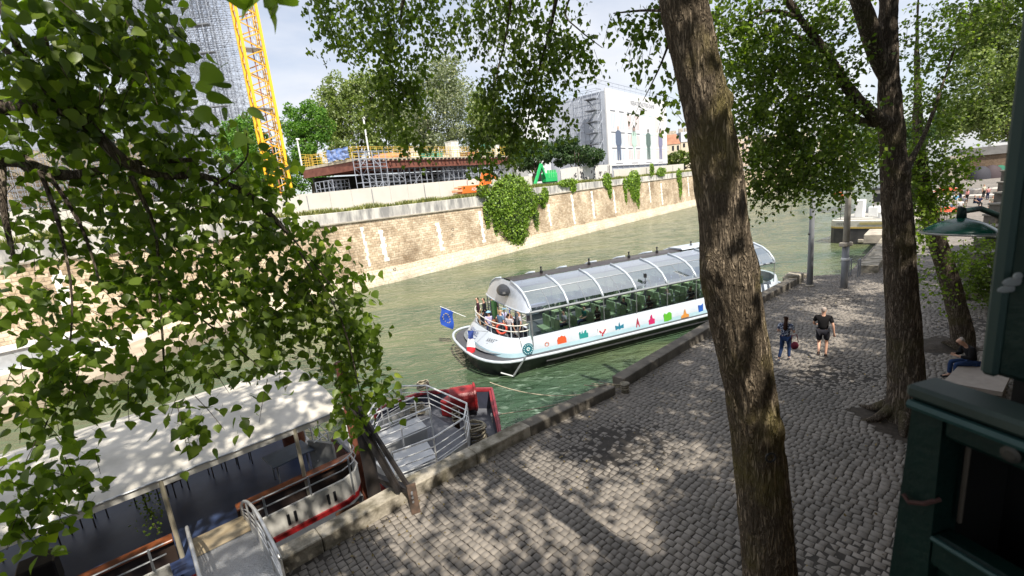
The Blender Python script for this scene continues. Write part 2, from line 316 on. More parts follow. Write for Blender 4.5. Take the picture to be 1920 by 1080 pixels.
def limb(pts, radii, nr=14, sub=4, nz=.0, ridge=0.0, bumps=()):
    """smooth tapering limb through pts"""
    P = [Vector(p) for p in pts]; n = len(P); out = []; rr = []
    for i in range(n-1):
        p0 = P[max(i-1, 0)]; p1 = P[i]; p2 = P[i+1]; p3 = P[min(i+2, n-1)]
        for k in range(sub):
            t = k/sub; out.append(.5*((2*p1)+(-p0+p2)*t+(2*p0-5*p1+4*p2-p3)*t*t+(-p0+3*p1-3*p2+p3)*t**3)); rr.append(radii[i]*(1-t)+radii[i+1]*t)
    out.append(P[-1]); rr.append(radii[-1])
    m = MB(); m.tube(out, rr, nr, True); k = len(out)
    if nz or ridge or bumps:
        for i in range(k):
            c = out[i]
            for j in range(nr):
                v = Vector(m.V[i*nr+j]); d = (v-c); dn = d.normalized(); o_ = 0
                if nz: o_ += nz*fbm(v, 1.5)
                if ridge:
                    q = Vector((dn.x*rr[i]*14, dn.y*rr[i]*14, v.z*1.5)); a = noise.noise(q); o_ += ridge*(0.5-abs(a)*2.0)
                    o_ += ridge*.5*noise.noise(Vector((v.x*30, v.y*30, v.z*9)))
                for (bp, br, bh) in bumps:
                    dd = (v-Vector(bp)).length/br
                    if dd < 1: o_ += bh*(1-dd*dd)**2
                m.V[i*nr+j] = tuple(v+dn*o_)
    return m
# ================================================================ materials
MT = {}
MT['lime'] = M('limestone', (.40, .36, .30), .9, var=.3, scale=1.2, bump=.5, bscale=9)
MT['kerb'] = M('kerb_stone', (.13, .115, .08), .95, col2=(.42, .38, .31), scale=2.2, bump=.8, bscale=14, contrast=(.38, .62))
MT['joint'] = M('joint_dirt', (.045, .039, .033), .95, var=.3, scale=6)
MT['sett'] = M('granite_sett', (.135, .122, .107), .72, col2=(.245, .218, .188), scale=.55, bump=.25, bscale=60, island=.13, spec=.4, contrast=(.3, .7))
MT['dirt'] = M('tree_pit_dirt', (.05, .04, .03), .98, var=.4, scale=8, bump=.8)
MT['white'] = M('white_paint', (.74, .75, .75), .35, var=.05, scale=2)
MT['offwhite'] = M('offwhite', (.62, .60, .54), .6, var=.08, scale=1.5)
MT['dark'] = M('dark_paint', (.018, .019, .022), .4, var=.3)
MT['steel'] = M('galvanised_steel', (.42, .44, .46), .38, metal=.75, var=.12, scale=6)
MT['tubegrey'] = M('scaffold_tube', (.34, .37, .43), .5, metal=.3, var=.12, scale=2)
MT['rust'] = M('rusty_steel', (.055, .028, .018), .9, col2=(.16, .075, .04), scale=3, bump=.4, stretch=(1, 1, .35))
MT['blackpile'] = M('black_steel', (.012, .011, .012), .6, col2=(.035, .028, .024), scale=2)
MT['red'] = M('red_paint', (.26, .014, .016), .4, var=.25, scale=5)
MT['yellow'] = M('crane_yellow', (.86, .47, .02), .5, var=.1)
MT['rope'] = M('rope', (.34, .30, .22), .9, var=.3, scale=20)
MT['skin'] = M('skin', (.52, .30, .21), .55, var=.08)
MT['woodred'] = M('varnished_wood', (.13, .038, .014), .35, col2=(.24, .075, .028), scale=4, stretch=(1, 1, 4), spec=.6)
# ================================================================ water
def water_material():
    m = bpy.data.materials.new('river_water'); m.use_nodes = True; nt = m.node_tree; nt.nodes.clear(); L = nt.links.new
    out = N(nt, 'ShaderNodeOutputMaterial'); b = N(nt, 'ShaderNodeBsdfPrincipled'); L(b.outputs[0], out.inputs[0])
    b.inputs['Roughness'].default_value = .07; b.inputs['IOR'].default_value = 1.33
    g = N(nt, 'ShaderNodeNewGeometry'); mp = N(nt, 'ShaderNodeMapping'); mp.inputs['Rotation'].default_value = (0, 0, rad(-49)); mp.inputs['Scale'].default_value = (.55, 1.15, 1); L(g.outputs['Position'], mp.inputs[0])
    n0 = N(nt, 'ShaderNodeTexNoise'); n0.inputs['Scale'].default_value = .16; n0.inputs['Detail'].default_value = 4; L(mp.outputs[0], n0.inputs['Vector'])
    r = N(nt, 'ShaderNodeValToRGB'); e = r.color_ramp.elements; e[0].position = .35; e[1].position = .7; e[0].color = (.042, .078, .046, 1); e[1].color = (.115, .135, .066, 1); L(n0.outputs[0], r.inputs[0])
    # churned foam by the stern of the river bus
    fm = N(nt, 'ShaderNodeTexNoise'); fm.inputs['Scale'].default_value = 1.7; fm.inputs['Detail'].default_value = 8; fm.inputs['Distortion'].default_value = 1.5; L(mp.outputs[0], fm.inputs['Vector'])
    fr = N(nt, 'ShaderNodeMapRange'); fr.inputs['From Min'].default_value = .56; fr.inputs['From Max'].default_value = .74; L(fm.outputs[0], fr.inputs[0])
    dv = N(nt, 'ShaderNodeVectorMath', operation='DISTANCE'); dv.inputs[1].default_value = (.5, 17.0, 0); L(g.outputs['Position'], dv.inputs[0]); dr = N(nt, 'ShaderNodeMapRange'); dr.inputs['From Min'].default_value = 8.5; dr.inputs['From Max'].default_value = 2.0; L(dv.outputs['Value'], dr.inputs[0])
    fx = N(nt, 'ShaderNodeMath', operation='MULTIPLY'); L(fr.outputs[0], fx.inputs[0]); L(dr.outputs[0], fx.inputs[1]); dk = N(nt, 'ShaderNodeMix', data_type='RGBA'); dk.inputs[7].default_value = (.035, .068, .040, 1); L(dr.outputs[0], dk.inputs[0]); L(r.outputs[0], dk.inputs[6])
    fo = N(nt, 'ShaderNodeMix', data_type='RGBA'); fo.inputs[7].default_value = (.20, .27, .21, 1); L(fx.outputs[0], fo.inputs[0]); L(dk.outputs[2], fo.inputs[6]); L(fo.outputs[2], b.inputs['Base Color'])
    w1 = N(nt, 'ShaderNodeTexNoise'); w1.inputs['Scale'].default_value = 1.15; w1.inputs['Detail'].default_value = 3; w1.inputs['Distortion'].default_value = .8; L(mp.outputs[0], w1.inputs['Vector'])
    w2 = N(nt, 'ShaderNodeTexNoise'); w2.inputs['Scale'].default_value = 4.2; w2.inputs['Detail'].default_value = 4; w2.inputs['Distortion'].default_value = .5; L(mp.outputs[0], w2.inputs['Vector'])
    a = N(nt, 'ShaderNodeMath', operation='MULTIPLY_ADD'); a.inputs[1].default_value = .28; L(w2.outputs[0], a.inputs[0]); L(w1.outputs[0], a.inputs[2])
    bp = N(nt, 'ShaderNodeBump'); bp.inputs['Strength'].default_value = 1.0; bp.inputs['Distance'].default_value = .33; L(a.outputs[0], bp.inputs['Height']); L(bp.outputs[0], b.inputs['Normal'])
    return m
wm = water_material()
def wave(x, y):
    return .05*noise.noise(Vector((x*.35, y*.35, 0)))+.03*noise.noise(Vector((x*.9, y*.9, 3)))
m = MB(); m.grid(lambda u, v: (lambda x, y: (x, y, wave(x, y)))(-60+150*u, -5+165*v), 300, 330); 
river = struct(m.build('river', wm, smooth=True))
m = MB(); m.add([(-900, -300, -.12), (1400, -300, -.12), (1400, 1800, -.12), (-900, 1800, -.12)], [(0, 1, 2, 3)]); struct(m.build('river_far', wm))
# ================================================================ near quay
QZ = 2.0
KO = [(-26, -9.2), (-14, .6), (-4.60, 8.36), (-3.05, 9.75), (-.15, 12.0), (2.75, 14.0), (8.1, 18.85), (11.7, 22.0), (16.9, 26.3)]   # river edge of the kerb
K2 = [(20.3, 26.6), (24.8, 31.0), (29.4, 35.6), (45, 51.5), (75, 84), (118, 130)]
quay_poly = KO+[(17.35, 26.9), (20.0, 26.3)]+K2+[(300, 300), (300, -60), (-26, -60)]
def in_poly(x, y, P):
    c = False; n = len(P); j = n-1
    for i in range(n):
        if (P[i][1] > y) != (P[j][1] > y) and x < (P[j][0]-P[i][0])*(y-P[i][1])/(P[j][1]-P[i][1])+P[i][0]: c = not c
        j = i
    return c
far_paving = masonry('far_paving', (.25, .235, .22), (.19, .18, .17), (.07, .065, .06), .5, .3, (.8, .8, .8), 0)
m = MB(); m.prism([(x, y, -1.5) for x, y in quay_poly], (0, 0, QZ+1.5-.027)); struct(m.build('quay_base', MT['joint']))
def rot2(x, y, a): return x*math.cos(a)-y*math.sin(a), x*math.sin(a)+y*math.cos(a)
EK = Vector((.77, .638)); MK = Vector((-.638, .77))
PITS = [((9.75, 10.55), 1.05), ((14.7, 14.9), .95)]
T1 = (3.05, 4.66)
def setts():
    rg = np.random.default_rng(3); C_ = []; S_ = []
    rowp = .158; a = -4.0
    while a < 46:
        o = rg.uniform(0, .3); b = -26.0
        while b < 6:
            l = rg.uniform(.125, .19)
            aa = a+.14*math.sin(b*.35+.1*a)+.05*math.sin(b*1.3); bb = b+.12*math.sin(a*.35)+l/2
            x = EK.x*aa+MK.x*bb-2.74; y = EK.y*aa+MK.y*bb+9.8
            b += l
            if y < 1.5 or y > 36 or x > 34: continue
            px, py = proj((x, y, QZ)); 
            if (np.array([x, y, QZ])-CAM)@FW < 1 or px < -250 or px > 2150 or py > 1350: continue
            if not in_poly(x, y, quay_poly): continue
            if any((abs(x-p[0][0]) < p[1]*.9 and abs(y-p[0][1]) < p[1]*.8) for p in PITS): continue
            C_.append((x, y)); S_.append((l, rowp))
        a += rowp
    C_ = np.array(C_); S_ = np.array(S_); n = len(C_)
    g = np.array([0, .065, .5, .935, 1.0])-.5; gx, gy = np.meshgrid(g, g, indexing='ij'); gx = gx.ravel(); gy = gy.ravel()
    edge = np.maximum(np.abs(gx), np.abs(gy)); inner = np.where(edge > .45, -.017, np.where(edge > .3, 0.0, .0015))
    ang = math.atan2(EK.y, EK.x)+rg.normal(0, .05, n)
    jit = rg.normal(0, .035, (n, 4, 2))
    sh = .955
    lx = gx[None]*(S_[:, 1:2]*sh); ly = gy[None]*(S_[:, 0:1]*sh)
    lx = lx+(gx*gy)[None]*jit[:, 0, 0:1]*.35+gy[None]*jit[:, 1, 0:1]*.2; ly = ly+(gx*gy)[None]*jit[:, 0, 1:2]*.35
    corner = (np.abs(gx*gy) > .2); k = np.where(corner, .972, 1)
    lx *= k; ly *= k
    X = C_[:, 0:1]+lx*np.cos(ang)[:, None]-ly*np.sin(ang)[:, None]; Y = C_[:, 1:2]+lx*np.sin(ang)[:, None]+ly*np.cos(ang)[:, None]
    und = .035*np.sin(C_[:, 0]*.7+C_[:, 1]*.3)+.03*np.sin(C_[:, 1]*1.1-C_[:, 0]*.4)
    Z = QZ-.01+inner[None]+rg.normal(0, .0035, n)[:, None]+gx[None]*rg.normal(0, .008, n)[:, None]+gy[None]*rg.normal(0, .008, n)[:, None]+rg.normal(0, .0012, (n, 25))+.3*und[:, None]
    V = np.stack([X, Y, Z], -1).reshape(-1, 3)
    q = np.array([(i*5+j, (i+1)*5+j, (i+1)*5+j+1, i*5+j+1) for i in range(4) for j in range(4)])
    F = (np.arange(n)[:, None, None]*25+q[None]).reshape(-1, 4)
    return npobj('quay_pavement', V, F, MT['sett'], smooth=False), n
qp, nsett = setts(); struct(qp); print('setts', nsett)
# paving further away along the quay
m = MB(); m.add([(20.3, 26.6, QZ+.004), (34, 22, QZ+.004), (120, 20, QZ+.004), (160, 132, QZ+.004), (118, 130, QZ+.004), (75, 84, QZ+.004), (45, 51.5, QZ+.004), (29.4, 35.6, QZ+.004)], [tuple(range(8))])
struct(m.build('quay_far_pavement', far_paving))
for k, ((x, y), r) in enumerate(PITS):
    m = MB(); m.grid(lambda u, v: (x+(u-.5)*2*r, y+(v-.5)*1.8*r, QZ-.02+.05*noise.noise(Vector((u*4, v*4, k)))+.10*math.exp(-((u-.5)**2+(v-.5)**2)*14)), 14, 14)
    struct(m.build('tree_pit_soil', MT['dirt'], smooth=True))
# kerbs
def kerb(pts, w=.42, h=.32, name='kerb', seg=1.5, mat=None):
    m = MB(); rg = random.Random(5)
    for (a, b) in zip(pts[:-1], pts[1:]):
        a = Vector((a[0], a[1], 0)); b = Vector((b[0], b[1], 0)); d = b-a; l = d.length; d.normalize(); nrm = Vector((d.y, -d.x, 0))
        k = max(1, round(l/seg)); st = l/k
        for i in range(k):
            c = a+d*(st*(i+.5))+nrm*(w/2+rg.uniform(-.006, .006)); 
            m.box((c.x, c.y, QZ-.5+(h+.5)/2+rg.uniform(-.005, .005)), (st-.005, w, h+.5), math.atan2(d.y, d.x)+rg.uniform(-.003, .003), bev=.022)
    return struct(m.build(name, mat or MT['kerb']))
def splice(P, a, b):
    return P[a:b]
KA = [(-26, -9.2), (-14, .6), (-4.60, 8.36), (-3.05, 9.75), (-.15, 12.0), (2.75, 14.0)]
KB = [(3.05, 14.35), (8.1, 18.85), (11.7, 22.0), (15.9, 25.4)]
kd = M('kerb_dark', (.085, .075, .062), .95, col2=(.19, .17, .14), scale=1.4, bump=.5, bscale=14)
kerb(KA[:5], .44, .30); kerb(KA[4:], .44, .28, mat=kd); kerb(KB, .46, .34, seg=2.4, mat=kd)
m = MB(); m.box((16.35, 25.62, QZ+.02), (.95, .75, 1.0), math.atan2(.64, .77), bev=.05); m.box((17.0, 26.45, QZ-.28), (1.7, .5, 1.0), rad(20), bev=.04); struct(m.build('kerb_end_block', MT['kerb']))
kerb([(20.7, 26.4), (24.8, 30.5), (29.0, 34.9)], .9, .42, 'kerb_block', 2.2)
m = MB(); m.box((31.0, 37.6, QZ+.1), (3.6, 1.6, .75), rad(46), bev=.05); struct(m.build('landing_block', MT['lime']))
kerb([(33, 39.5), (45, 51.5), (75, 84)], .6, .3, 'kerb_far', 3.0)
# ================================================================ far embankment wall
P0 = (-15.6, 50.9); UW = Vector((.658, .753, 0)).normalized(); NW = Vector((.753, -.658, 0)).normalized()
def wl(px, py, off=0.0): return onp(px, py, (P0[0]+NW.x*off, P0[1]+NW.y*off), NW)
def sc(p): return (Vector((p[0], p[1], 0))-Vector((P0[0], P0[1], 0))).dot(UW)
def wp(s, z, off=0.0): return Vector((P0[0], P0[1], 0))+UW*s+NW*off+Vector((0, 0, z))
TOPPX = [(-60, 470), (60, 452), (170, 440), (600, 402), (870, 371), (905, 367), (1010, 351), (1140, 338), (1310, 320), (1390, 312)]
CORPX = [(-60, 506), (73, 488), (179, 477), (620, 420), (910, 385), (1030, 364), (1160, 346), (1305, 328), (1390, 320)]
def zs_(L): return [(sc(wl(*p)), wl(*p).z) for p in L]
TOPZ = zs_(TOPPX); CORZ = zs_(CORPX)
def interp(T, s):
    if s <= T[0][0]: return T[0][1]
    for (a, za), (b, zb) in zip(T[:-1], T[1:]):
        if s <= b: return za+(zb-za)*(s-a)/(b-a)
    return T[-1][1]
ST = [-120, -60]+[x*2.5-40 for x in range(80)]+[200, 320]
brick = masonry('quay_wall_masonry', (.82, .71, .56), (.58, .46, .33), (.42, .37, .30), .60, .27, (.44, .40, .36), math.atan2(UW.y, UW.x))
palest = masonry('pale_ashlar', (.62, .56, .46), (.55, .49, .40), (.38, .34, .28), .9, .4, (.82, .80, .76), math.atan2(UW.y, UW.x))
greyst = M('weathered_parapet', (.25, .245, .24), .9, col2=(.58, .56, .52), scale=1.1, stretch=(1, 1, .25), bump=.3, contrast=(.4, .6), detail=9)
wall_t = thing('embankment_wall', 'tall sunlit stone river wall of the far bank with grey parapet and pale repaired strips', 'wall', wp(40, 0))
def strip(name, prof, mat, S=ST):
    m = MB(); k = None; V = []
    for s in S: pr = prof(s); V += [wp(s, z, o) for o, z in pr]; k = len(pr)
    n = len(S); m.add(V, [(i*k+j, (i+1)*k+j, (i+1)*k+j+1, i*k+j+1) for i in range(n-1) for j in range(k-1)])
    return m.build(name, mat, wall_t)
strip('masonry_face', lambda s: [(0.02+.35, -1), (.02+.35, 1.55), (-.0, interp(CORZ, s)-.1)], brick)
strip('footing', lambda s: [(1.5, -1.2), (1.2+.12*math.sin(s*.7), .25), (.75, 1.1), (.50, 1.62), (.34, 1.66)], palest)
strip('cornice', lambda s: [(0, interp(CORZ, s)-.16), (.16, interp(CORZ, s)-.12), (.16, interp(CORZ, s)), (-.1, interp(CORZ, s)+.02)], MT['lime'])
strip('parapet', lambda s: [(-.04, interp(CORZ, s)-.1), (-.04, interp(TOPZ, s)-.04), (-.10, interp(TOPZ, s)), (-.65, interp(TOPZ, s)), (-.65, 7)], greyst)
qm = M('pale_repair_stone', (.80, .76, .68), .9, col2=(.90, .87, .80), scale=1.5)
QP = [(722, 490, 436, .62), (826, 470, 417, .62), (905, 455, 400, .5), (1030, 424, 385, .5), (1075, 420, 366, .62), (1112, 410, 362, .62), (1152, 400, 356, .6), (1218, 380, 340, .5), (1240, 384, 345, .7), (1290, 368, 334, .6), (690, 500, 430, .3), (130, 590, 505, .6)]
rg_ = random.Random(8)
for (px, yb, yt, w) in QP:
    a = wl(px, yt); b = wl(px, yb); s = sc(b); z0 = max(1.7, b.z); z1 = a.z; m = MB(); z = z0; k = 0
    while z < z1:
        ww = w*(.75 if k % 2 else 1.25)*rg_.uniform(.8, 1.2); off = .35*(1-(z-1.55)/6.0)+.03; off = max(off, .03)
        m.box(wp(s+rg_.uniform(-.1, .1), z+.2, off-.05), (ww, .12, .395), math.atan2(UW.y, UW.x), bev=.015); z += .4; k += 1
    m.build('pale_stone_strip', qm, wall_t)
# mooring rings and a hanging pole on the wall
for (px, py) in [(739, 505), (864, 494), (848, 430)]:
    p = wl(px, py, .6); m = MB()
    m.tube([p+UW*(.17*math.cos(t))+Vector((0, 0, .17*math.sin(t)))+NW*.12 for t in [i*math.pi/6 for i in range(13)]], .03, 5); m.build('mooring_ring', MT['dark'], wall_t)
# island ground behind
GZ = 7.9
m = MB(); m.add([wp(-120, GZ, -.6), wp(320, GZ, -.6), wp(320, GZ, -320), wp(-120, GZ, -320)], [(0, 1, 2, 3)])
struct(m.build('island_ground', M('island_gravel', (.32, .29, .24), .95, var=.2, scale=.5)))
# grass along the parapet
def grass_strip():
    rg = np.random.default_rng(4); V = []; F = []
    n = 30000
    S = rg.uniform(-60, 110, n)
    for i, s in enumerate(S):
        dens = .5+.5*noise.noise(Vector((s*.35, 0, 0)))
        if rg.random() > dens+.35: continue
        off = rg.uniform(-1.1, -.12); z = interp(TOPZ, s)-.03; h = rg.uniform(.2, .75)*(.5+dens*.8); a = rg.uniform(0, 6.28); w = .05
        p = np.array(wp(s, z, off)); t = np.array([math.cos(a)*h*.5, math.sin(a)*h*.5, h]); q = np.array([-math.sin(a)*w, math.cos(a)*w, 0])
        k = len(V); V += [p-q, p+q, p+t*.6+q*.8, p+t]; F.append((k, k+1, k+2, k+3))
    return np.array(V), np.array(F)
V, F = grass_strip()
tag(npobj('parapet_grass', V, F, leafmat('dry_grass', (.12, .14, .04), (.30, .30, .12), trans=.3)), 'dry green grass and weeds growing along the top of the far river wall', 'grass', kind='stuff')
# lower bank on the left, at the foot of the wall
lb = at(545, 592, .7); lc = at(380, 612, .7)
def lowq(): 
    s1 = sc(lb); return [wp(s1, -1, .3), wp(s1, -1, 2.2), wp(s1-4, -1, 5.0), wp(s1-14, -1, 11.5), wp(-90, -1, 13), wp(-90, -1, .3)]
m = MB(); m.prism(lowq(), (0, 0, 1.75)); struct(m.build('lower_bank', M('sandy_concrete', (.40, .33, .25), .95, var=.18, scale=.8)))

# fallen leaves and litter on the paving
def litter():
    rg = np.random.default_rng(9); P = []
    while len(P) < 1500:
        a = rg.uniform(-3, 30); b = -abs(rg.normal(0, 1.2)) if rg.random() < .6 else rg.uniform(-12, 0)
        x = EK.x*a+MK.x*b-2.74; y = EK.y*a+MK.y*b+9.8
        if in_poly(x, y, quay_poly): P.append((x, y, QZ+.012))
    P = np.array(P); return leaves(P, rg.uniform(.03, .075, len(P)), 0.0, False, out=np.tile(np.array([0, 0, 3.0]), (len(P), 1)), rg=rg)
V, F = litter(); tag(npobj('leaf_litter', V, F, leafmat('litter', (.10, .065, .03), (.22, .17, .06), trans=.1)), 'small dry fallen leaves scattered over the cobbles and along the kerb', 'leaves', kind='stuff')
# ================================================================ trees
LM = {'near': leafmat('poplar_leaf', (.062, .105, .014), (.175, .245, .036), trans=.46, rough=.40),
      'mid': leafmat('poplar_leaf_dark', (.058, .094, .016), (.15, .21, .038), trans=.45),
      'shade': leafmat('shade_crown_leaf', (.03, .06, .012), (.07, .12, .025), trans=.10),
      'bright': leafmat('young_leaf', (.05, .13, .02), (.13, .25, .04), trans=.35),
      'plane': leafmat('plane_leaf', (.08, .12, .03), (.23, .28, .10), trans=.3),
      'silver': leafmat('grey_leaf', (.09, .115, .06), (.28, .31, .21), trans=.25),
      'deep': leafmat('deep_leaf', (.018, .045, .015), (.07, .12, .045), trans=.25),
      'ivy': leafmat('ivy_leaf', (.07, .14, .015), (.24, .36, .05), trans=.25),
      'olive': leafmat('olive_leaf', (.06, .10, .02), (.16, .20, .05), trans=.3)}
BK1 = barkmat('poplar_bark', (.070, .055, .039), (.33, .265, .19), moss=(.20, .17, .05), bump=.9, zs=.13, scale=17)
BK2 = barkmat('dark_bark', (.042, .033, .025), (.26, .215, .17), moss=(.10, .09, .04), bump=.8, zs=.13, scale=14)
BKF = M('far_bark', (.10, .08, .06), .95, var=.3, scale=3, bump=.4)
TW = M('twig_bark', (.05, .035, .022), .9, var=.3, scale=9)
def crownpart(name, ells, ls, mat, parent, hi=False, per=16, tl=.5, hang=.5, droop=.5, twr=.006, seed=1, deep=.55, mult=1.0):
    """ells: (px, py, rx, ry, depth, n)"""
    rg = np.random.default_rng(seed); parts = []; tw = []
    for (cx, cy, rx, ry, D, n) in ells:
        c = np.array(dep(cx, cy, D)); a = rx/FPX*D; b = ry/FPX*D; n = int(n*mult)
        parts.append(sprays(c, (a, deep*max(a, b), b), n, ls, per, tl, hang, hi, rg, droop, tw))
    V, F = join(parts); nl = len(F)
    tm_ = twigmesh(tw, twr, droop); V = np.concatenate([V, np.array(tm_.V)]); F = np.concatenate([F, np.array(tm_.F)+(len(V)-len(tm_.V))])
    o = npobj(name, V, F, [mat, TW], parent); o.data.polygons.foreach_set('material_index', [0]*nl+[1]*(len(F)-nl)); return o
def pxlimb(m, pts, nr=8):
    """pts: (px, py, depth, radius)"""
    q = limb([dep(a, b, d) for a, b, d, r in pts], [r for *_, r in pts], nr, 4, nz=pts[0][3]*.15); m.add(q.V, q.F)
# ---- unseen crown leaves above the frame, shaped to cast quay shade and sun patches
LIT = [(1000, 905, 120, 34), (1215, 835, 70, 30), (1290, 860, 95, 40), (1180, 905, 110, 50), (1120, 1000, 130, 55), (930, 1010, 110, 70), (1060, 870, 45, 20), (700, 900, 50, 40), (1000, 855, 45, 22),
       (1500, 660, 65, 32), (1560, 640, 50, 22), (1600, 600, 60, 12), (1550, 575, 60, 14), (1560, 560, 60, 8), (800, 870, 70, 32), (1040, 790, 25, 10), (1330, 650, 45, 14), (1640, 540, 60, 10), (1290, 780, 40, 10), (760, 960, 60, 40), (1200, 650, 60, 8), (1400, 615, 30, 8)]
def shade(seed=21):
    rg = np.random.default_rng(seed); out = {0: [], 1: [], 2: []}
    N0 = 26000; X = rg.uniform(-14, 27, N0); Y = rg.uniform(3, 38, N0)
    for gx, gy in zip(X, Y):
        kk = (gx+2.74)*EK.x+(gy-9.8)*EK.y; mm = (gx+2.74)*MK.x+(gy-9.8)*MK.y
        # distance beyond the kerb edge
        mm2 = mm-.0
        if kk > 5: mm2 = mm+0.06*(kk-5)
        dens = .95
        if mm2 > .3: dens = (.50 if kk < 3.8 else max(0, .75-.35*mm2))
        if mm2 > 8.5: dens = .12 if kk < 3 else 0
        px, py = proj((gx, gy, 2.0))
        if mm2 < .5:
            for (cx, cy, rx, ry) in LIT:
                if ((px-cx)/rx)**2+((py-cy)/ry)**2 < rg.uniform(.85, 1.4): dens = .06; break
        q = noise.noise(Vector((gx*.9, gy*.9, 1.7)))
        if rg.random() > dens*(1.0+.9*q): continue
        h = 6.9+.40*gy+rg.uniform(0, 3.5)
        if gx < 0: h += .25*(-gx)
        p = np.array([gx+.39*.7265*h, gy-.92*.7265*h, 2+h])
        bx_ = p[0]-.39*.7265*(p[2]-9); by_ = p[1]+.92*.7265*(p[2]-9)
        if -6 < bx_ < .8 and .3 < by_ < 5.5 and rg.random() < .6: continue
        k = 0 if gy < 14 else (1 if gy < 22 else 2)
        out[k].append(p)
    return out
SH = shade()
def street_shade(seed=77):  # leaf layer added out of frame to deepen the shade on the quay
    """unseen leaf layer added above and behind the viewer to block sky light"""
    rg = np.random.default_rng(seed); out = []
    for x, y in zip(rg.uniform(-16, 16, 9000), rg.uniform(-17, 2.5, 9000)):
        z = rg.uniform(15, 19.5); h = z-2; gx = x-.39*.7265*h; gy = y+.92*.7265*h; mm = (gx+2.74)*MK.x+(gy-9.8)*MK.y
        if z-8.7 < .55*y+1.5: continue
        px, py = proj((gx, gy, 2.0))
        if mm > .2 and rg.random() < .8: continue
        if any(((px-cx)/rx)**2+((py-cy)/ry)**2 < rg.uniform(.9, 1.5) for (cx, cy, rx, ry) in LIT): continue
        if noise.noise(Vector((x*.5, y*.5, 9.1))) < -.30: continue
        bx_ = x-.39*.7265*(z-9); by_ = y+.92*.7265*(z-9)
        if -6 < bx_ < .8 and .3 < by_ < 5.5 and rg.random() < .8: continue
        out.append((x, y, z))
    return out
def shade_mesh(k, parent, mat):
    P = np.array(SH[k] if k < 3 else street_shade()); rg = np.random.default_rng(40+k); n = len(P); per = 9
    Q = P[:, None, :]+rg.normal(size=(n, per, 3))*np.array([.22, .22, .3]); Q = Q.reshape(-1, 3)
    V, F = leaves(Q, .31*rg.uniform(.6, 1.2, len(Q)), .25, False, rg=rg); return npobj('shade_crown', V, F, mat, parent)
# ---- tree with the big leaning trunk
base = Vector((3.02, 4.66, 2.0))
t1 = thing('poplar_tree', 'thick leaning furrowed trunk with a burl and mossy side, nearest tree on the cobbled quay', 'tree', base, 'poplars along the cobbled quay')
yp = (0, 4.66); nf = (0, 1)
def onY(px, py, Y): return onp(px, py, (0, Y), (0, 1))
cl = [(1490, 1420), (1462, 1200), (1444, 1075), (1428, 900), (1407, 740), (1382, 600), (1366, 520), (1358, 440), (1346, 330), (1322, 200), (1304, 110), (1282, 10), (1262, -110), (1244, -230), (1238, -420)]
hw = [58, 49, 46, 44, 43, 46, 50, 42, 42, 40, 40, 40, 34, 28, 20]
tp = [onY(x, y, 4.66) for x, y in cl]; tr = []
for p, w in zip(tp, hw): tr.append(w/FPX*((np.array(p)-CAM)@FW))
tp.insert(0, base+Vector((.02, 0, -.15))); tr.insert(0, tr[0]*1.12)
burl = onY(1330, 505, 4.45); burl2 = onY(1368, 185, 4.6); scar = onY(1340, 470, 4.3)
tm = limb(tp, tr, 110, 26, nz=.012, ridge=.017, bumps=[(burl, .24, .075), (onY(1322, 540, 4.45), .12, .03), (burl2, .13, .05), (onY(1418, 490, 4.7), .26, .05), (onY(1470, 800, 4.6), .2, .035), (scar, .10, -.05), (onY(1355, 440, 4.3), .08, -.035)])
tk = tm.build('trunk', BK1, t1, True)
m = MB(); c = onY(1440, 853, 4.33); m.tube([c+Vector((.05*math.cos(a), -.05, .05*math.sin(a))) for a in [i*math.pi/6 for i in range(13)]], .011, 6); m.build('iron_ring', MT['dark'], t1)
m = MB()
pxlimb(m, [(1262, -110, 4.2, .17), (1180, -170, 5.2, .11), (1060, -90, 6.3, .07), (960, -20, 6.8, .04)])
pxlimb(m, [(1244, -230, 4.3, .15), (1000, -300, 6.0, .10), (820, -160, 6.8, .06), (760, -20, 7, .03), (750, 90, 7, .012)])
pxlimb(m, [(1060, -90, 6.3, .05), (1030, 60, 6.6, .02), (1000, 170, 6.8, .012), (985, 260, 6.8, .006)])
pxlimb(m, [(960, -20, 6.8, .03), (950, 60, 6.8, .018), (930, 150, 6.9, .009), (920, 240, 6.9, .005)])
pxlimb(m, [(1100, -60, 6.3, .025), (1060, 20, 6.4, .012), (1085, 55, 6.4, .008), (1130, 90, 6.4, .004)])
pxlimb(m, [(1240, 20, 5.2, .02), (1200, 20, 5.6, .012), (1150, 25, 5.8, .006)]); pxlimb(m, [(1262, 60, 5.3, .02), (1235, 130, 5.6, .010), (1205, 190, 5.8, .004)])
pxlimb(m, [(1244, -230, 4.3, .15), (1500, -500, 5, .1), (1900, -700, 4, .05)]); pxlimb(m, [(1240, -400, 4.3, .12), (1100, -900, 3, .06), (900, -1300, 1.5, .04)])
m.build('limbs', BK2, t1, True)
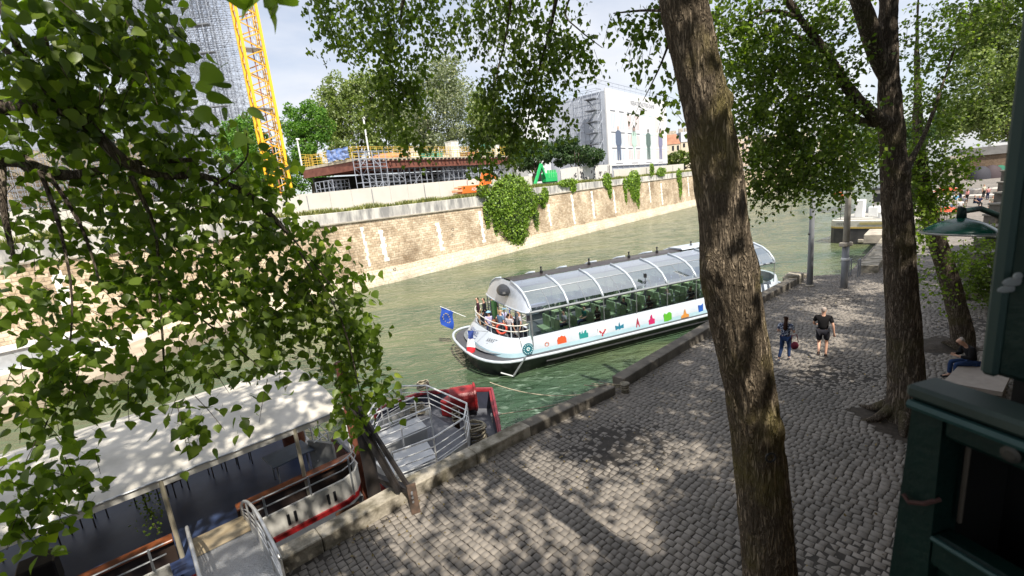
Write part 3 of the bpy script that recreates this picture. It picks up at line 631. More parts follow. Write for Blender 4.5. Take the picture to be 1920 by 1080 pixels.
crownpart('hanging_foliage', [(640, 10, 60, 45, 7, 200), (680, 40, 90, 55, 7, 500), (745, 110, 62, 75, 7, 650), (735, 190, 48, 60, 7, 380), (770, 235, 32, 40, 7, 130), (700, 5, 130, 30, 7.5, 400), (835, 25, 60, 40, 7.5, 240), (838, 82, 16, 22, 7, 50),
    (900, 10, 60, 35, 7, 230), (985, 15, 80, 45, 7, 380), (1000, 75, 55, 60, 6.8, 360), (930, 45, 40, 50, 6.8, 160), (1020, 150, 60, 60, 6.8, 360), (960, 160, 48, 70, 6.8, 330), (915, 185, 32, 70, 6.9, 210), (990, 215, 52, 42, 6.8, 260), (930, 255, 42, 42, 7, 230), (905, 295, 26, 26, 7, 80), (960, 285, 16, 30, 7, 50), (1088, 88, 46, 24, 6.5, 140), (1068, 50, 30, 30, 6.5, 60), (1055, 200, 20, 24, 6.5, 50),
    (1155, 28, 22, 12, 5.8, 22), (1215, 35, 40, 40, 5.6, 90), (1195, 75, 26, 26, 5.6, 38), (1222, 110, 26, 30, 5.6, 42), (1225, 185, 26, 14, 5.8, 34), (1262, 200, 20, 20, 5.6, 26), (1250, 5, 30, 20, 5.5, 60)],
    .080, LM['mid'], t1, per=12, tl=.32, hang=.55, droop=.8, twr=.0035, seed=3, mult=1.65)
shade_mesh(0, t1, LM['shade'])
# ---- second tree, forked
b2 = Vector((9.75, 10.55, 2.0))
t2 = thing('poplar_tree', 'tall dark forked trunk standing in a square soil pit, second tree on the cobbled quay', 'tree', b2, 'poplars along the cobbled quay')
def trunk_on(pts, Y, base, rbase, **k):
    P = [onY(x, y, Y) for x, y, w in pts]; R = [w/FPX*((np.array(p)-CAM)@FW) for p, (x, y, w) in zip(P, pts)]
    return limb([Vector(base)+Vector((0, 0, -.1))]+P, [rbase]+R, **k)
q = trunk_on([(1702, 770, 33), (1698, 680, 27), (1691, 560, 25), (1684, 430, 23), (1677, 330, 21), (1669, 210, 18), (1665, 100, 15), (1666, 0, 14), (1670, -120, 18), (1690, -400, 12)], 10.55, b2, .52, nr=70, sub=12, nz=.02, ridge=.022,
             bumps=[(onY(1700, 320, 10.3), .3, .05), (onY(1655, 560, 10.4), .25, .05), (onY(1690, 305, 10.3), .2, .03)])
q.build('trunk', BK2, t2, True)
m = MB()
for (px, r) in [(0, 0)]:
    pass
for a in range(7):
    an = a*.9+.3; d = Vector((math.cos(an), math.sin(an), 0)); p = b2+d*.35+Vector((0, 0, .35)); r_ = limb([p, b2+d*.75+Vector((0, 0, .06)), b2+d*1.15+Vector((.1, .05, -.04))], [.16, .09, .02], 8, 4, nz=.02); m.add(r_.V, r_.F)
m.build('root_flare', BK2, t2, True)
m = MB()
pxlimb(m, [(1662, 150, 10.0, .13), (1642, 95, 9.8, .17), (1622, 30, 9.6, .17), (1598, -40, 9.4, .15), (1540, -260, 9, .1)], 18)
pxlimb(m, [(1662, 235, 9.8, .16), (1625, 205, 9.7, .12), (1590, 165, 9.6, .10), (1545, 95, 9.4, .09), (1500, 35, 9.2, .07), (1470, -10, 9.1, .06)], 12)
pxlimb(m, [(1655, 230, 10, .12), (1610, 225, 9.8, .08), (1560, 190, 9.6, .06), (1520, 180, 9.4, .03), (1470, 190, 9.2, .015)])
pxlimb(m, [(1545, 95, 9.4, .05), (1470, 60, 9, .03), (1400, 80, 8.8, .012)]); pxlimb(m, [(1500, 35, 9.2, .05), (1440, 20, 9, .03), (1380, 60, 8.7, .012)])
pxlimb(m, [(1690, 330, 10.2, .1), (1730, 260, 10.4, .05), (1760, 180, 10.6, .03), (1790, 90, 10.8, .012)])
m.build('limbs', BK2, t2, True)
C2 = [(1420, 60, 70, 70, 9, 900), (1400, 150, 55, 70, 9, 700), (1500, 60, 80, 70, 9.5, 1000), (1550, 130, 68, 75, 9.9, 1100), (1480, 170, 90, 70, 9.3, 1400), (1430, 240, 70, 50, 9.2, 900), (1530, 240, 90, 60, 9.5, 1500), (1600, 270, 50, 55, 11.5, 900), (1470, 310, 80, 40, 9.4, 1000),
      (1560, 320, 75, 36, 9.6, 900), (1430, 335, 45, 28, 9.3, 350), (1500, 355, 34, 20, 9.4, 150), (1612, 325, 40, 26, 11.3, 200), (1585, 10, 40, 30, 11.6, 250), (1380, 20, 40, 40, 8.8, 300), (1520, 390, 18, 10, 9.5, 30),
      (1460, 110, 60, 40, 8.8, 400), (1350, 15, 40, 30, 8.6, 200)]
crownpart('foliage', C2, .095, LM['mid'], t2, per=14, tl=.5, hang=.35, droop=.4, twr=.005, seed=5, mult=1.35)
C2b = [(1740, 40, 40, 50, 11, 260), (1790, 60, 40, 80, 11, 330), (1760, 150, 50, 50, 11, 330), (1730, 220, 40, 50, 11, 300), (1790, 190, 30, 40, 11, 110), (1850, 20, 70, 30, 10, 500), (1740, 90, 30, 30, 11, 100)]
crownpart('right_foliage', C2b, .09, LM['mid'], t2, per=12, tl=.5, hang=.35, droop=.4, twr=.005, seed=6, mult=1.6)
shade_mesh(1, t2, LM['shade'])
# ---- third tree
b3 = Vector((14.85, 14.55, 2.0))
t3 = thing('poplar_tree', 'slim leaning grey trunk behind the seated man, farthest tree on the cobbled quay', 'tree', b3, 'poplars along the cobbled quay')
q = trunk_on([(1806, 640, 17), (1790, 560, 15), (1772, 500, 14), (1755, 445, 14), (1738, 390, 12), (1728, 330, 11), (1722, 260, 8), (1720, 150, 5), (1719, 70, 2.5), (1722, -10, .8)], 14.55, b3, .40, nr=40, sub=8, nz=.02, ridge=.02)
q.build('trunk', BK2, t3, True)
C3 = [(1735, 290, 45, 50, 14, 900), (1765, 320, 45, 45, 14, 800), (1740, 370, 50, 40, 14, 800), (1790, 300, 28, 30, 14, 250), (1715, 330, 30, 60, 14, 500), (1720, 420, 26, 40, 14, 300), (1745, 430, 26, 20, 13.5, 120), (1705, 460, 20, 30, 13.5, 120), (1730, 500, 24, 26, 13.5, 90), (1775, 490, 26, 30, 13.2, 150), (1780, 540, 18, 26, 13.2, 90)]
crownpart('foliage', C3, .11, LM['near'], t3, per=12, tl=.5, hang=.4, droop=.5, twr=.006, seed=7)
shade_mesh(2, t3, LM['shade'])
# moss tuft in the pit, shrub
sb = at(1825, 556, 2.0)
sh = thing('shrub', 'leafy green shrub growing from stones behind the slim leaning trunk', 'shrub', sb)
crownpart('foliage', [(1830, 500, 34, 42, 24, 900), (1850, 470, 20, 30, 24, 300), (1800, 525, 22, 20, 24, 250), (1812, 470, 18, 24, 24, 150), (1785, 510, 10, 20, 24, 60)], .15, LM['near'], sh, per=10, tl=.6, hang=.3, twr=.012, seed=8)
sh = thing('shrub', 'dark leafy bush between lamp and green panel at the foot of the stone stair', 'shrub', at(1850, 575, 2.0))
crownpart('foliage', [(1850, 500, 30, 50, 19, 1300), (1838, 545, 34, 20, 19, 500), (1862, 450, 16, 20, 19.5, 200)], .13, LM['mid'], sh, per=10, tl=.5, hang=.3, twr=.01, seed=18)
for (px, w) in [(1803, .8), (1822, .6)]:
    p = at(px, 560, 2.0); m = MB(); m.box(p+Vector((0, 0, .25)), (w, .5, .5), .4, bev=.1); tag(m.build('boulder', MT['kerb']), 'squared stone block under the leafy shrub, %s one' % ('left' if px < 1810 else 'right'), 'stone', 'stone blocks under the shrub')
# ---- near bough on the left
t0 = thing('poplar_tree', 'big poplar bough with heart-shaped leaves hanging close to the viewer on the left', 'tree', (-6.2, 2.2, 0.0), 'poplars along the cobbled quay')
m = MB()
pxlimb(m, [(-900, 500, 2.4, .16), (-300, 240, 2.5, .075), (0, 203, 2.5, .042), (120, 205, 2.5, .040), (175, 245, 2.6, .036), (230, 300, 2.7, .030), (300, 330, 2.9, .024), (380, 330, 3.1, .018), (470, 370, 3.3, .014), (560, 460, 3.5, .010), (640, 560, 3.7, .006)], 12)
pxlimb(m, [(-300, 330, 2.8, .05), (0, 298, 2.8, .045), (70, 318, 2.8, .042), (140, 328, 2.8, .030), (260, 305, 2.9, .02), (360, 300, 3, .012)], 12)
pxlimb(m, [(105, 200, 2.5, .028), (60, 130, 2.4, .018), (20, 60, 2.3, .014), (-20, -40, 2.3, .01)]); pxlimb(m, [(100, 165, 2.5, .02), (90, 100, 2.4, .012), (80, 20, 2.4, .008)]); pxlimb(m, [(0, 85, 2.6, .02), (60, 140, 2.55, .018), (110, 195, 2.5, .02)])
pxlimb(m, [(2, 310, 2.7, .022), (8, 400, 2.7, .016), (30, 500, 2.7, .008)]); pxlimb(m, [(75, 320, 2.7, .014), (110, 420, 2.7, .010), (135, 560, 2.7, .006), (120, 700, 2.7, .005), (60, 860, 2.7, .003)])
pxlimb(m, [(90, 325, 2.7, .012), (150, 420, 2.8, .01), (185, 520, 2.8, .005)]); pxlimb(m, [(245, 330, 2.8, .016), (290, 430, 2.9, .012), (300, 560, 3, .008), (310, 720, 3, .005)]); pxlimb(m, [(400, 350, 3.1, .01), (460, 300, 3, .005), (462, 250, 2.6, .003)])
pxlimb(m, [(330, 560, 3, .006), (430, 640, 3, .005), (500, 700, 2.9, .003)]); pxlimb(m, [(560, 470, 3.5, .008), (640, 600, 3.6, .006), (680, 760, 3.6, .004)]); pxlimb(m, [(240, 120, 2.6, .01), (160, 230, 2.6, .018)])
m.build('boughs', BK2, t0, True)
CN = [(60, 30, 120, 80, 2.2, 110), (200, 40, 110, 70, 2.4, 120), (60, 130, 110, 70, 2.4, 100), (190, 130, 110, 80, 2.5, 150), (280, 60, 70, 70, 2.6, 70), (90, 230, 120, 60, 2.8, 130), (220, 230, 100, 70, 2.8, 150), (320, 200, 60, 60, 2.8, 55), (100, 350, 120, 70, 3.0, 110), (260, 340, 110, 70, 3.1, 170), (380, 300, 80, 60, 3.1, 120), (470, 290, 50, 50, 3.3, 60),
      (380, 400, 110, 60, 3.2, 190), (500, 380, 70, 60, 3.5, 130), (60, 440, 90, 60, 2.8, 60), (200, 450, 80, 60, 3.1, 70), (350, 490, 120, 70, 3.2, 190), (500, 490, 100, 70, 3.5, 230), (620, 500, 55, 55, 3.9, 140), (80, 560, 110, 50, 2.9, 90), (230, 570, 110, 60, 3.1, 130), (400, 590, 110, 60, 3.1, 140), (560, 590, 80, 60, 3.6, 190), (650, 570, 40, 50, 4.0, 110), (640, 660, 50, 50, 3.8, 130), (675, 640, 22, 50, 4.0, 60), (660, 740, 34, 46, 3.6, 110), (700, 720, 20, 30, 3.6, 40), (500, 680, 60, 30, 2.9, 34), (390, 670, 60, 40, 2.7, 50),
      (60, 650, 80, 50, 2.7, 60), (180, 660, 90, 45, 2.8, 80), (290, 690, 80, 45, 2.7, 70), (350, 740, 30, 40, 2.6, 22), (340, 810, 24, 34, 2.6, 22), (50, 760, 60, 60, 2.6, 55), (110, 760, 60, 50, 2.6, 50), (40, 860, 50, 50, 2.5, 40), (120, 850, 34, 60, 2.5, 34), (100, 945, 60, 38, 2.5, 50), (30, 950, 20, 20, 2.4, 8), (560, 430, 40, 30, 3.8, 60)]
CN = [(a, b, c*.96, d*.96, e, int(n*(1.75 if b < 420 else (1.8 if b < 650 else 1.45)))) for a, b, c, d, e, n in CN]
crownpart('foliage', CN, .068, LM['near'], t0, hi=True, per=7, tl=.22, hang=.5, droop=.6, twr=.0026, seed=12, deep=.9)
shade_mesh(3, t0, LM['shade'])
# a few big leaves very near
rg = np.random.default_rng(5); P = np.array([dep(x, y, 1.35) for x, y in [(410, 128), (395, 170), (432, 165), (470, 200), (385, 145), (455, 250), (345, 170), (370, 200), (500, 12), (520, 20), (490, -5), (515, -12), (470, -14), (540, -20)]])
V, F = leaves(P, np.array([.075, .08, .06, .055, .08, .05, .05, .06, .07, .05, .09, .08, .09, .09]), .35, True, rg=rg); npobj('near_leaves', V, F, LM['near'], t0)
# ================================================================ far trees
def far_tree(name, label, D, trunk_px, ells, nl, ls, mat, group='trees on the far bank', seed=1, nb=26, zg=GZ, tr=.35):
    rg = np.random.default_rng(seed); b = dep(trunk_px[0], trunk_px[1], D); b.z = zg
    t = thing(name, label, 'tree', b, group); parts = []
    ells = [(a_, b_, c_*1.15, d_*1.12) for a_, b_, c_, d_ in ells]; nl = int(nl*1.6); A = sum(e[2]*e[3] for e in ells)
    for (cx, cy, rx, ry) in ells:
        c = np.array(dep(cx, cy, D)); a = rx/FPX*D; bz = ry/FPX*D; n = int(nl*rx*ry/A)
        d = rg.normal(size=(nb, 3)); d /= np.linalg.norm(d, axis=1)[:, None]; bc = c+d*rg.uniform(.45, .86, (nb, 1))*np.array([a, a*.9, bz]); br = rg.uniform(.16, .36, nb)*min(a, bz)*1.15
        k = rg.integers(0, nb, n); dd = rg.normal(size=(n, 3)); dd /= np.linalg.norm(dd, axis=1)[:, None]; r_ = rg.uniform(.55, 1.1, n)**.6
        P = bc[k]+dd*(br[k]*r_)[:, None]
        parts.append(leaves(P, ls*rg.uniform(.6, 1.3, n), .15, False, out=dd+np.array([0, 0, .4]), rg=rg))
        m_ = MB()
    V, F = join(parts); npobj('crown', V, F, mat, t)
    m = MB(); top = dep(ells[0][0], ells[0][1], D)
    q = limb([b+Vector((0, 0, -.2)), b.lerp(top, .4)+Vector((.3, 0, 0)), top], [tr, tr*.7, tr*.3], 8, 3, nz=.05); m.add(q.V, q.F)
    for (cx, cy, rx, ry) in ells[:4]:
        e = dep(cx+rx*.3, cy-ry*.2, D); s_ = b.lerp(top, .45); q = limb([s_, s_.lerp(e, .6)+Vector((0, 0, .3)), e], [tr*.5, tr*.3, tr*.1], 6, 3); m.add(q.V, q.F)
    m.build('trunk', BKF, t, True); return t
far_tree('lime_tree', 'bright green round tree just right of the yellow crane foot', 88, (575, 320), [(572, 262, 42, 40), (555, 230, 26, 34), (595, 235, 26, 34), (580, 205, 18, 16), (575, 300, 38, 26), (556, 335, 30, 26), (600, 325, 30, 26)], 9000, .42, LM['bright'], seed=2)
far_tree('plane_tree', 'large pale green tree behind the left half of the steel platform', 100, (670, 330), [(655, 215, 62, 62), (700, 190, 50, 55), (640, 175, 35, 32), (690, 150, 40, 24), (620, 235, 30, 40), (660, 275, 60, 36), (720, 260, 50, 40)], 16000, .50, LM['plane'], seed=3)
far_tree('poplar_tree', 'tallest silvery leaved tree behind the middle of the steel platform', 108, (800, 330), [(800, 200, 75, 75), (830, 150, 50, 42), (860, 210, 50, 60), (770, 235, 50, 40), (840, 120, 30, 16), (800, 280, 70, 32), (870, 270, 50, 36)], 18000, .46, LM['silver'], seed=4)
far_tree('plane_tree', 'olive green tree behind the right end of the steel platform', 98, (930, 310), [(930, 240, 40, 42), (905, 215, 30, 40), (950, 275, 28, 24)], 7000, .44, LM['plane'], seed=5)
far_tree('yew_tree', 'low dark tree between platform and graffiti hoarding', 92, (1000, 325), [(1000, 295, 34, 30), (975, 285, 24, 26), (1015, 280, 16, 16)], 5500, .42, LM['deep'], seed=6)
far_tree('cedar_tree', 'wide spreading dark tree in front of the wrapped building', 88, (1075, 318), [(1085, 285, 48, 22), (1065, 272, 30, 16), (1040, 292, 30, 20), (1110, 296, 24, 14)], 8000, .36, LM['deep'], seed=7, tr=.25)
far_tree('lime_tree', 'yellow green tree behind the leaves, left of the crane foot', 80, (470, 350), [(480, 300, 55, 50), (490, 350, 50, 34), (440, 270, 34, 38), (515, 330, 28, 24), (460, 240, 26, 26)], 9000, .42, LM['bright'], seed=8)
far_tree('plane_tree', 'row of clipped green trees right of the wrapped building', 130, (1285, 310), [(1275, 298, 30, 13), (1310, 298, 30, 13), (1350, 300, 30, 14), (1250, 300, 14, 10)], 6000, .55, LM['olive'], seed=9)
far_tree('willow_tree', 'huge pale green tree at the upper right, above the far stone wall', 60, (1900, 275), [(1850, 150, 75, 80), (1890, 60, 90, 70), (1830, 70, 45, 50), (1900, 200, 60, 60), (1830, 215, 45, 40), (1960, 130, 60, 90), (1790, 235, 22, 24)], 26000, .34, LM['plane'], seed=10, group='trees beyond the far stone wall', nb=40)
far_tree('poplar_tree', 'small dark tree peeping out left of the huge pale green tree', 120, (1775, 250), [(1770, 225, 16, 30), (1765, 190, 8, 20), (1750, 250, 24, 16)], 2500, .5, LM['deep'], seed=11, group='trees beyond the far stone wall')
far_tree('lime_tree', 'deep green tree closing the river view behind the forked trunk', 150, (1600, 300), [(1560, 270, 60, 30), (1640, 262, 70, 34), (1720, 250, 60, 34), (1480, 280, 50, 24), (1430, 290, 30, 20)], 9000, .7, LM['deep'], seed=13, group='trees beyond the far stone wall')
# ivy on the wall
def ivy(label, lobes, n, ls, seed, thick):
    rg = np.random.default_rng(seed); parts = []; f = None
    b = wl(lobes[0][0], lobes[0][1], .1); t = thing('ivy_plant', label, 'ivy', b, 'ivy hanging on the far river wall')
    A = sum(e[2]*e[3] for e in lobes); core = MB()
    for (cx, cy, rx, ry) in lobes:
        c = np.array(wl(cx, cy, .15)); D = (c-CAM)@FW; a = rx/FPX*D/max(.35, 1); bz = ry/FPX*D; k = int(n*rx*ry/A)
        d = rg.normal(size=(k, 3)); d /= np.linalg.norm(d, axis=1)[:, None]; d = d*(rg.uniform(.72, 1.05, (k, 1)))
        U = np.array(UW); Nn = np.array(NW); a_ = a*1.25; th = thick*min(1, rx/30)
        P = c+U*(d[:, 0:1]*a_)+Nn*(np.abs(d[:, 1:2])*th*1.0)+np.array([0, 0, 1.0])*(d[:, 2:3]*bz)
        o = U*d[:, 0:1]+Nn*np.abs(d[:, 1:2])+np.array([0, 0, 1.])*d[:, 2:3]
        parts.append(leaves(P, ls*rg.uniform(.6, 1.25, k), .35, False, out=o*1.4, rg=rg))
        Mr = Matrix((UW, NW, Vector((0, 0, 1)))).transposed(); mb = MB(); mb.ball((0, 0, 0), (a_*.8, th*.75, bz*.8), 14, 10); core.add([Vector(c)+Mr @ Vector(v) for v in mb.V], mb.F)
    V, F = join(parts); npobj('leaves', V, F, LM['ivy'], t); core.build('dark_core', M('ivy_core', (.03, .045, .015), .95), t)  # dark solid core fills the space behind the leaves
ivy('big rounded bright ivy bush spilling over the wall and tapering to the water', [(955, 372, 52, 46), (935, 380, 33, 32), (980, 378, 30, 34), (957, 405, 44, 38), (962, 432, 28, 30), (967, 452, 18, 20), (955, 350, 36, 22), (1010, 372, 16, 10), (912, 402, 8, 26), (1003, 405, 8, 30), (986, 446, 7, 20), (903, 358, 12, 12), (928, 425, 6, 16), (945, 465, 5, 10)], 11000, .30, 31, 1.7)
ivy('pointed ivy clump hanging right of the graffiti hoarding, widest of the small ones', [(1188, 342, 22, 22), (1190, 362, 15, 18), (1195, 378, 7, 14)], 2600, .34, 32, .7)
ivy('narrow ivy tongue hanging just left of the widest small clump', [(1172, 348, 6, 14), (1173, 368, 4, 14)], 700, .34, 33, .5)
ivy('short ivy tongue below the right end of the graffiti hoarding', [(1138, 338, 12, 14), (1143, 355, 6, 16)], 1200, .34, 34, .5)
ivy('slim ivy strip hanging nearest to the leaning trunk', [(1273, 330, 9, 14), (1275, 350, 7, 18), (1274, 366, 4, 10)], 1400, .36, 35, .5)
ivy('yellowish weed tuft on the wall right of the big ivy bush', [(1022, 365, 9, 14), (1018, 382, 6, 8)], 700, .28, 36, .4)
ivy('low weeds spilling over the parapet left of the short ivy tongue', [(1065, 342, 26, 7), (1075, 352, 8, 8), (1240, 322, 18, 8), (1222, 318, 8, 12)], 1800, .30, 37, .4)
# ================================================================ people
def skinmesh(name, J, edges, mat, parent, xf, sub=2, root=0):
    """J: list of (pos, radius or (rx, ry)); xf: local point -> world"""
    me = bpy.data.meshes.new('tmp'); me.from_pydata([tuple(p) for p, r in J], edges, [])
    o = bpy.data.objects.new('tmp', me); COL.objects.link(o)
    md = o.modifiers.new('s', 'SKIN'); md.use_smooth_shade = True; md.branch_smoothing = .3
    sk = me.skin_vertices[0].data
    for i, (p, r) in enumerate(J):
        sk[i].radius = r if hasattr(r, '__len__') else (r, r); sk[i].use_root = (i == root)
    sb_ = o.modifiers.new('u', 'SUBSURF'); sb_.levels = sub; sb_.render_levels = sub
    dg = bpy.context.evaluated_depsgraph_get(); ev = o.evaluated_get(dg); m2 = bpy.data.meshes.new_from_object(ev)
    V = [xf(v.co) for v in m2.vertices]; F = [tuple(p.vertices) for p in m2.polygons]
    bpy.data.objects.remove(o); bpy.data.meshes.remove(me); bpy.data.meshes.remove(m2)
    return npobj(name, np.array([tuple(v) for v in V]), F, mat, parent, True)
CL = {}
def cloth(col, rough=.85):
    k = tuple(col)
    if k not in CL: CL[k] = M('cloth_%d' % len(CL), col, rough, var=.15, scale=14, spec=.2)
    return CL[k]
patt = M('patterned_cloth', (.015, .025, .07), .9, col2=(.45, .5, .6), scale=24, contrast=(.5, .56), detail=1)
check = M('checked_cloth', (.22, .21, .25), .9, col2=(.6, .58, .6), scale=26, contrast=(.42, .56), detail=1)
def person(label, loc, rz, pose='stand', H=1.75, top=(.02, .02, .025), bot=(.03, .04, .08), hair=(.03, .02, .015), skin=None, shorts=False, sleeves=.5, longhair=0.0, group=None, lod=2, shoes=(.03, .03, .03), hat=None, topmat=None, fat=1.0, name='person', bag=None):
    k = H/1.75; loc = Vector(loc); R = Matrix.Rotation(rz, 3, 'Z')
    xf = lambda v: loc+R @ (Vector(v)*k)
    t = thing(name, label, 'person', loc, group)
    S = skin or MT['skin']; f = fat
    P = {'pel': (0, 0, .95), 'wai': (0, 0, 1.12), 'che': (0, .0, 1.33), 'nec': (0, 0, 1.49), 'hd0': (0, .01, 1.58), 'hd1': (0, .02, 1.69),
         'hpL': (-.10, 0, .90), 'hpR': (.10, 0, .90), 'knL': (-.11, .02, .50), 'knR': (.11, .02, .50), 'anL': (-.11, -.02, .09), 'anR': (.11, -.02, .09), 'toL': (-.12, .16, .035), 'toR': (.12, .16, .035),
         'shL': (-.19, 0, 1.42), 'shR': (.19, 0, 1.42), 'elL': (-.25, -.02, 1.13), 'elR': (.25, -.02, 1.13), 'wrL': (-.26, .05, .88), 'wrR': (.26, .05, .88), 'haL': (-.26, .08, .79), 'haR': (.26, .08, .79)}
    if pose == 'walkman':
        P.update(knR=(.11, .10, .50), anR=(.10, .0, .09), toR=(.11, .17, .035), knL=(-.10, .0, .49), anL=(-.08, -.30, .26), toL=(-.09, -.24, .11), elL=(-.27, .06, 1.14), wrL=(-.22, .24, 1.05), haL=(-.19, .32, 1.03), elR=(.28, -.08, 1.14), wrR=(.31, -.05, .88), haR=(.32, -.02, .79))
    if pose == 'walkwoman':
        P.update(knL=(-.13, .05, .5), anL=(-.17, -.22, .12), toL=(-.19, -.08, .04), knR=(.10, .12, .5), anR=(.10, .12, .09), toR=(.10, .29, .035), elR=(.27, .02, 1.14), wrR=(.20, .26, 1.12), haR=(.13, .32, 1.13), elL=(-.26, .0, 1.14), wrL=(-.14, .26, 1.10), haL=(-.05, .32, 1.11))
    if pose == 'lean':
        P.update(che=(0, .12, 1.30), nec=(0, .22, 1.44), hd0=(0, .28, 1.51), hd1=(0, .33, 1.60), wai=(0, .03, 1.11), shL=(-.19, .14, 1.38), shR=(.19, .14, 1.38), elL=(-.28, .30, 1.14), elR=(.28, .30, 1.14), wrL=(-.16, .48, 1.06), wrR=(.16, .48, 1.06), haL=(-.10, .55, 1.06), haR=(.10, .55, 1.06))
    if pose == 'sit':
        P.update(pel=(0, 0, .55), wai=(0, .03, .72), che=(0, .12, .92), nec=(0, .22, 1.07), hd0=(0, .30, 1.13), hd1=(0, .36, 1.22), hpL=(-.10, .03, .53), hpR=(.10, .03, .53), knL=(-.12, .45, .52), knR=(.12, .45, .52), anL=(-.12, .42, .09), anR=(.12, .46, .09), toL=(-.12, .6, .035), toR=(.12, .64, .035),
                 shL=(-.19, .14, 1.02), shR=(.19, .14, 1.02), elL=(-.24, .18, .74), elR=(.24, .18, .74), wrL=(-.12, .40, .76), wrR=(.12, .40, .76), haL=(-.05, .47, .78), haR=(.05, .47, .78))
    if pose == 'upsit':
        P.update(pel=(0, 0, .5), wai=(0, 0, .68), che=(0, .02, .90), nec=(0, .03, 1.06), hd0=(0, .04, 1.14), hd1=(0, .05, 1.25), hpL=(-.10, .03, .48), hpR=(.10, .03, .48), knL=(-.12, .45, .48), knR=(.12, .45, .48), anL=(-.12, .44, .09), anR=(.12, .44, .09), toL=(-.12, .6, .035), toR=(.12, .6, .035),
                 shL=(-.19, .02, .99), shR=(.19, .02, .99), elL=(-.24, .02, .72), elR=(.24, .02, .72), wrL=(-.14, .25, .66), wrR=(.14, .25, .66), haL=(-.1, .33, .64), haR=(.1, .33, .64))
    rad_ = {'pel': (.135*f, .10*f), 'wai': (.125*f, .095*f), 'che': (.15*f, .105*f), 'nec': .055, 'hd0': .075, 'hd1': .098, 'hpL': .085*f, 'hpR': .085*f, 'knL': .055, 'knR': .055, 'anL': .036, 'anR': .036, 'toL': .03, 'toR': .03,
            'shL': .058, 'shR': .058, 'elL': .042, 'elR': .042, 'wrL': .028, 'wrR': .028, 'haL': .03, 'haR': .03}
    E_ = [('pel', 'wai'), ('wai', 'che'), ('che', 'nec'), ('nec', 'hd0'), ('hd0', 'hd1'), ('pel', 'hpL'), ('hpL', 'knL'), ('knL', 'anL'), ('anL', 'toL'), ('pel', 'hpR'), ('hpR', 'knR'), ('knR', 'anR'), ('anR', 'toR'),
          ('che', 'shL'), ('shL', 'elL'), ('elL', 'wrL'), ('wrL', 'haL'), ('che', 'shR'), ('shR', 'elR'), ('elR', 'wrR'), ('wrR', 'haR')]
    if lod >= 2:                                # five fingers a hand, nose and ears
        for s in ('L', 'R'):
            h = Vector(P['ha'+s]); d = (h-Vector(P['wr'+s])).normalized(); sd = d.cross(Vector((0, 1, .2))).normalized()
            for q in range(4):
                P['f%s%d' % (s, q)] = h+d*.02+sd*(q-1.5)*.018; P['g%s%d' % (s, q)] = h+d*(.075-.008*abs(q-1.3))+sd*(q-1.5)*.02+Vector((0, .015, 0)); rad_['f%s%d' % (s, q)] = .010; rad_['g%s%d' % (s, q)] = .0075
                E_ += [('ha'+s, 'f%s%d' % (s, q)), ('f%s%d' % (s, q), 'g%s%d' % (s, q))]
            P['t'+s] = h-sd*.045+d*.01+Vector((0, .01, 0)); rad_['t'+s] = .010; E_ += [('ha'+s, 't'+s)]
        hd = Vector(P['hd0'])*.4+Vector(P['hd1'])*.6; P['nose'] = hd+Vector((0, .115, -.01)); rad_['nose'] = .014; E_ += [('hd1', 'nose')]
    def sk(name, keys, mat, grow, es=None, cut=None, sub=2):
        ks = list(keys); J = [(P[q] if q in P else q, 0) for q in ks]; J = []
        for q in ks:
            r = rad_[q]; kf = .78 if name == 'body' and q in ('pel', 'wai', 'che', 'shL', 'shR', 'hpL', 'hpR') else 1.0; r = tuple(a*kf for a in r) if hasattr(r, '__len__') else r*kf; r = tuple(a+grow for a in r) if hasattr(r, '__len__') else r+grow; J.append((P[q], r))
        ed = [(ks.index(a), ks.index(b)) for a, b in E_ if a in ks and b in ks]
        if cut:
            for (a, b, fr, rr) in cut:
                p = Vector(P[a]).lerp(Vector(P[b]), fr); J.append((p, rr)); ed.append((ks.index(a), len(J)-1))
        return skinmesh(name, J, ed, mat, t, xf, sub)
    sk('body', list(P), S, 0.0, sub=lod if lod > 1 else 1)
    sl = .05 if sleeves <= .5 else .045
    tk_ = ['pel', 'wai', 'che', 'shL', 'shR'] + (['elL', 'elR'] if sleeves > .6 else [])
    cuts = [('shL', 'elL', .75, .062), ('shR', 'elR', .75, .062)] if sleeves <= .6 else [('elL', 'wrL', .9, .042), ('elR', 'wrR', .9, .042)]
    cuts += [('che', 'nec', .62, .085)]
    sk('shirt', tk_, topmat or cloth(top), .028, cut=cuts, sub=lod if lod > 1 else 1)
    lk = ['pel', 'hpL', 'hpR'] + ([] if shorts else ['knL', 'knR'])
    cuts = [('hpL', 'knL', .85, .095), ('hpR', 'knR', .85, .095)] if shorts else [('knL', 'anL', .92, .055), ('knR', 'anR', .92, .055)]
    sk('shorts' if shorts else 'trousers', lk, cloth(bot), .014, cut=cuts, sub=lod if lod > 1 else 1)
    for s in ('L', 'R'):
        a = Vector(P['an'+s])+Vector((0, -.04, -.045)); b = Vector(P['to'+s])+Vector((0, .04, 0)); c_ = Vector(P['an'+s])
        skinmesh('shoe', [(a, (.045, .04)), (a.lerp(b, .5), (.048, .035)), (b, (.036, .026)), (c_+Vector((0, 0, .0)), .044)], [(0, 1), (1, 2), (0, 3)], cloth(shoes), t, xf, 1)
    h1 = Vector(P['hd1']); h0 = Vector(P['hd0']); u = (h1-h0).normalized(); bk = Vector((0, -1, 0)); bk = (bk-u*bk.dot(u)).normalized()
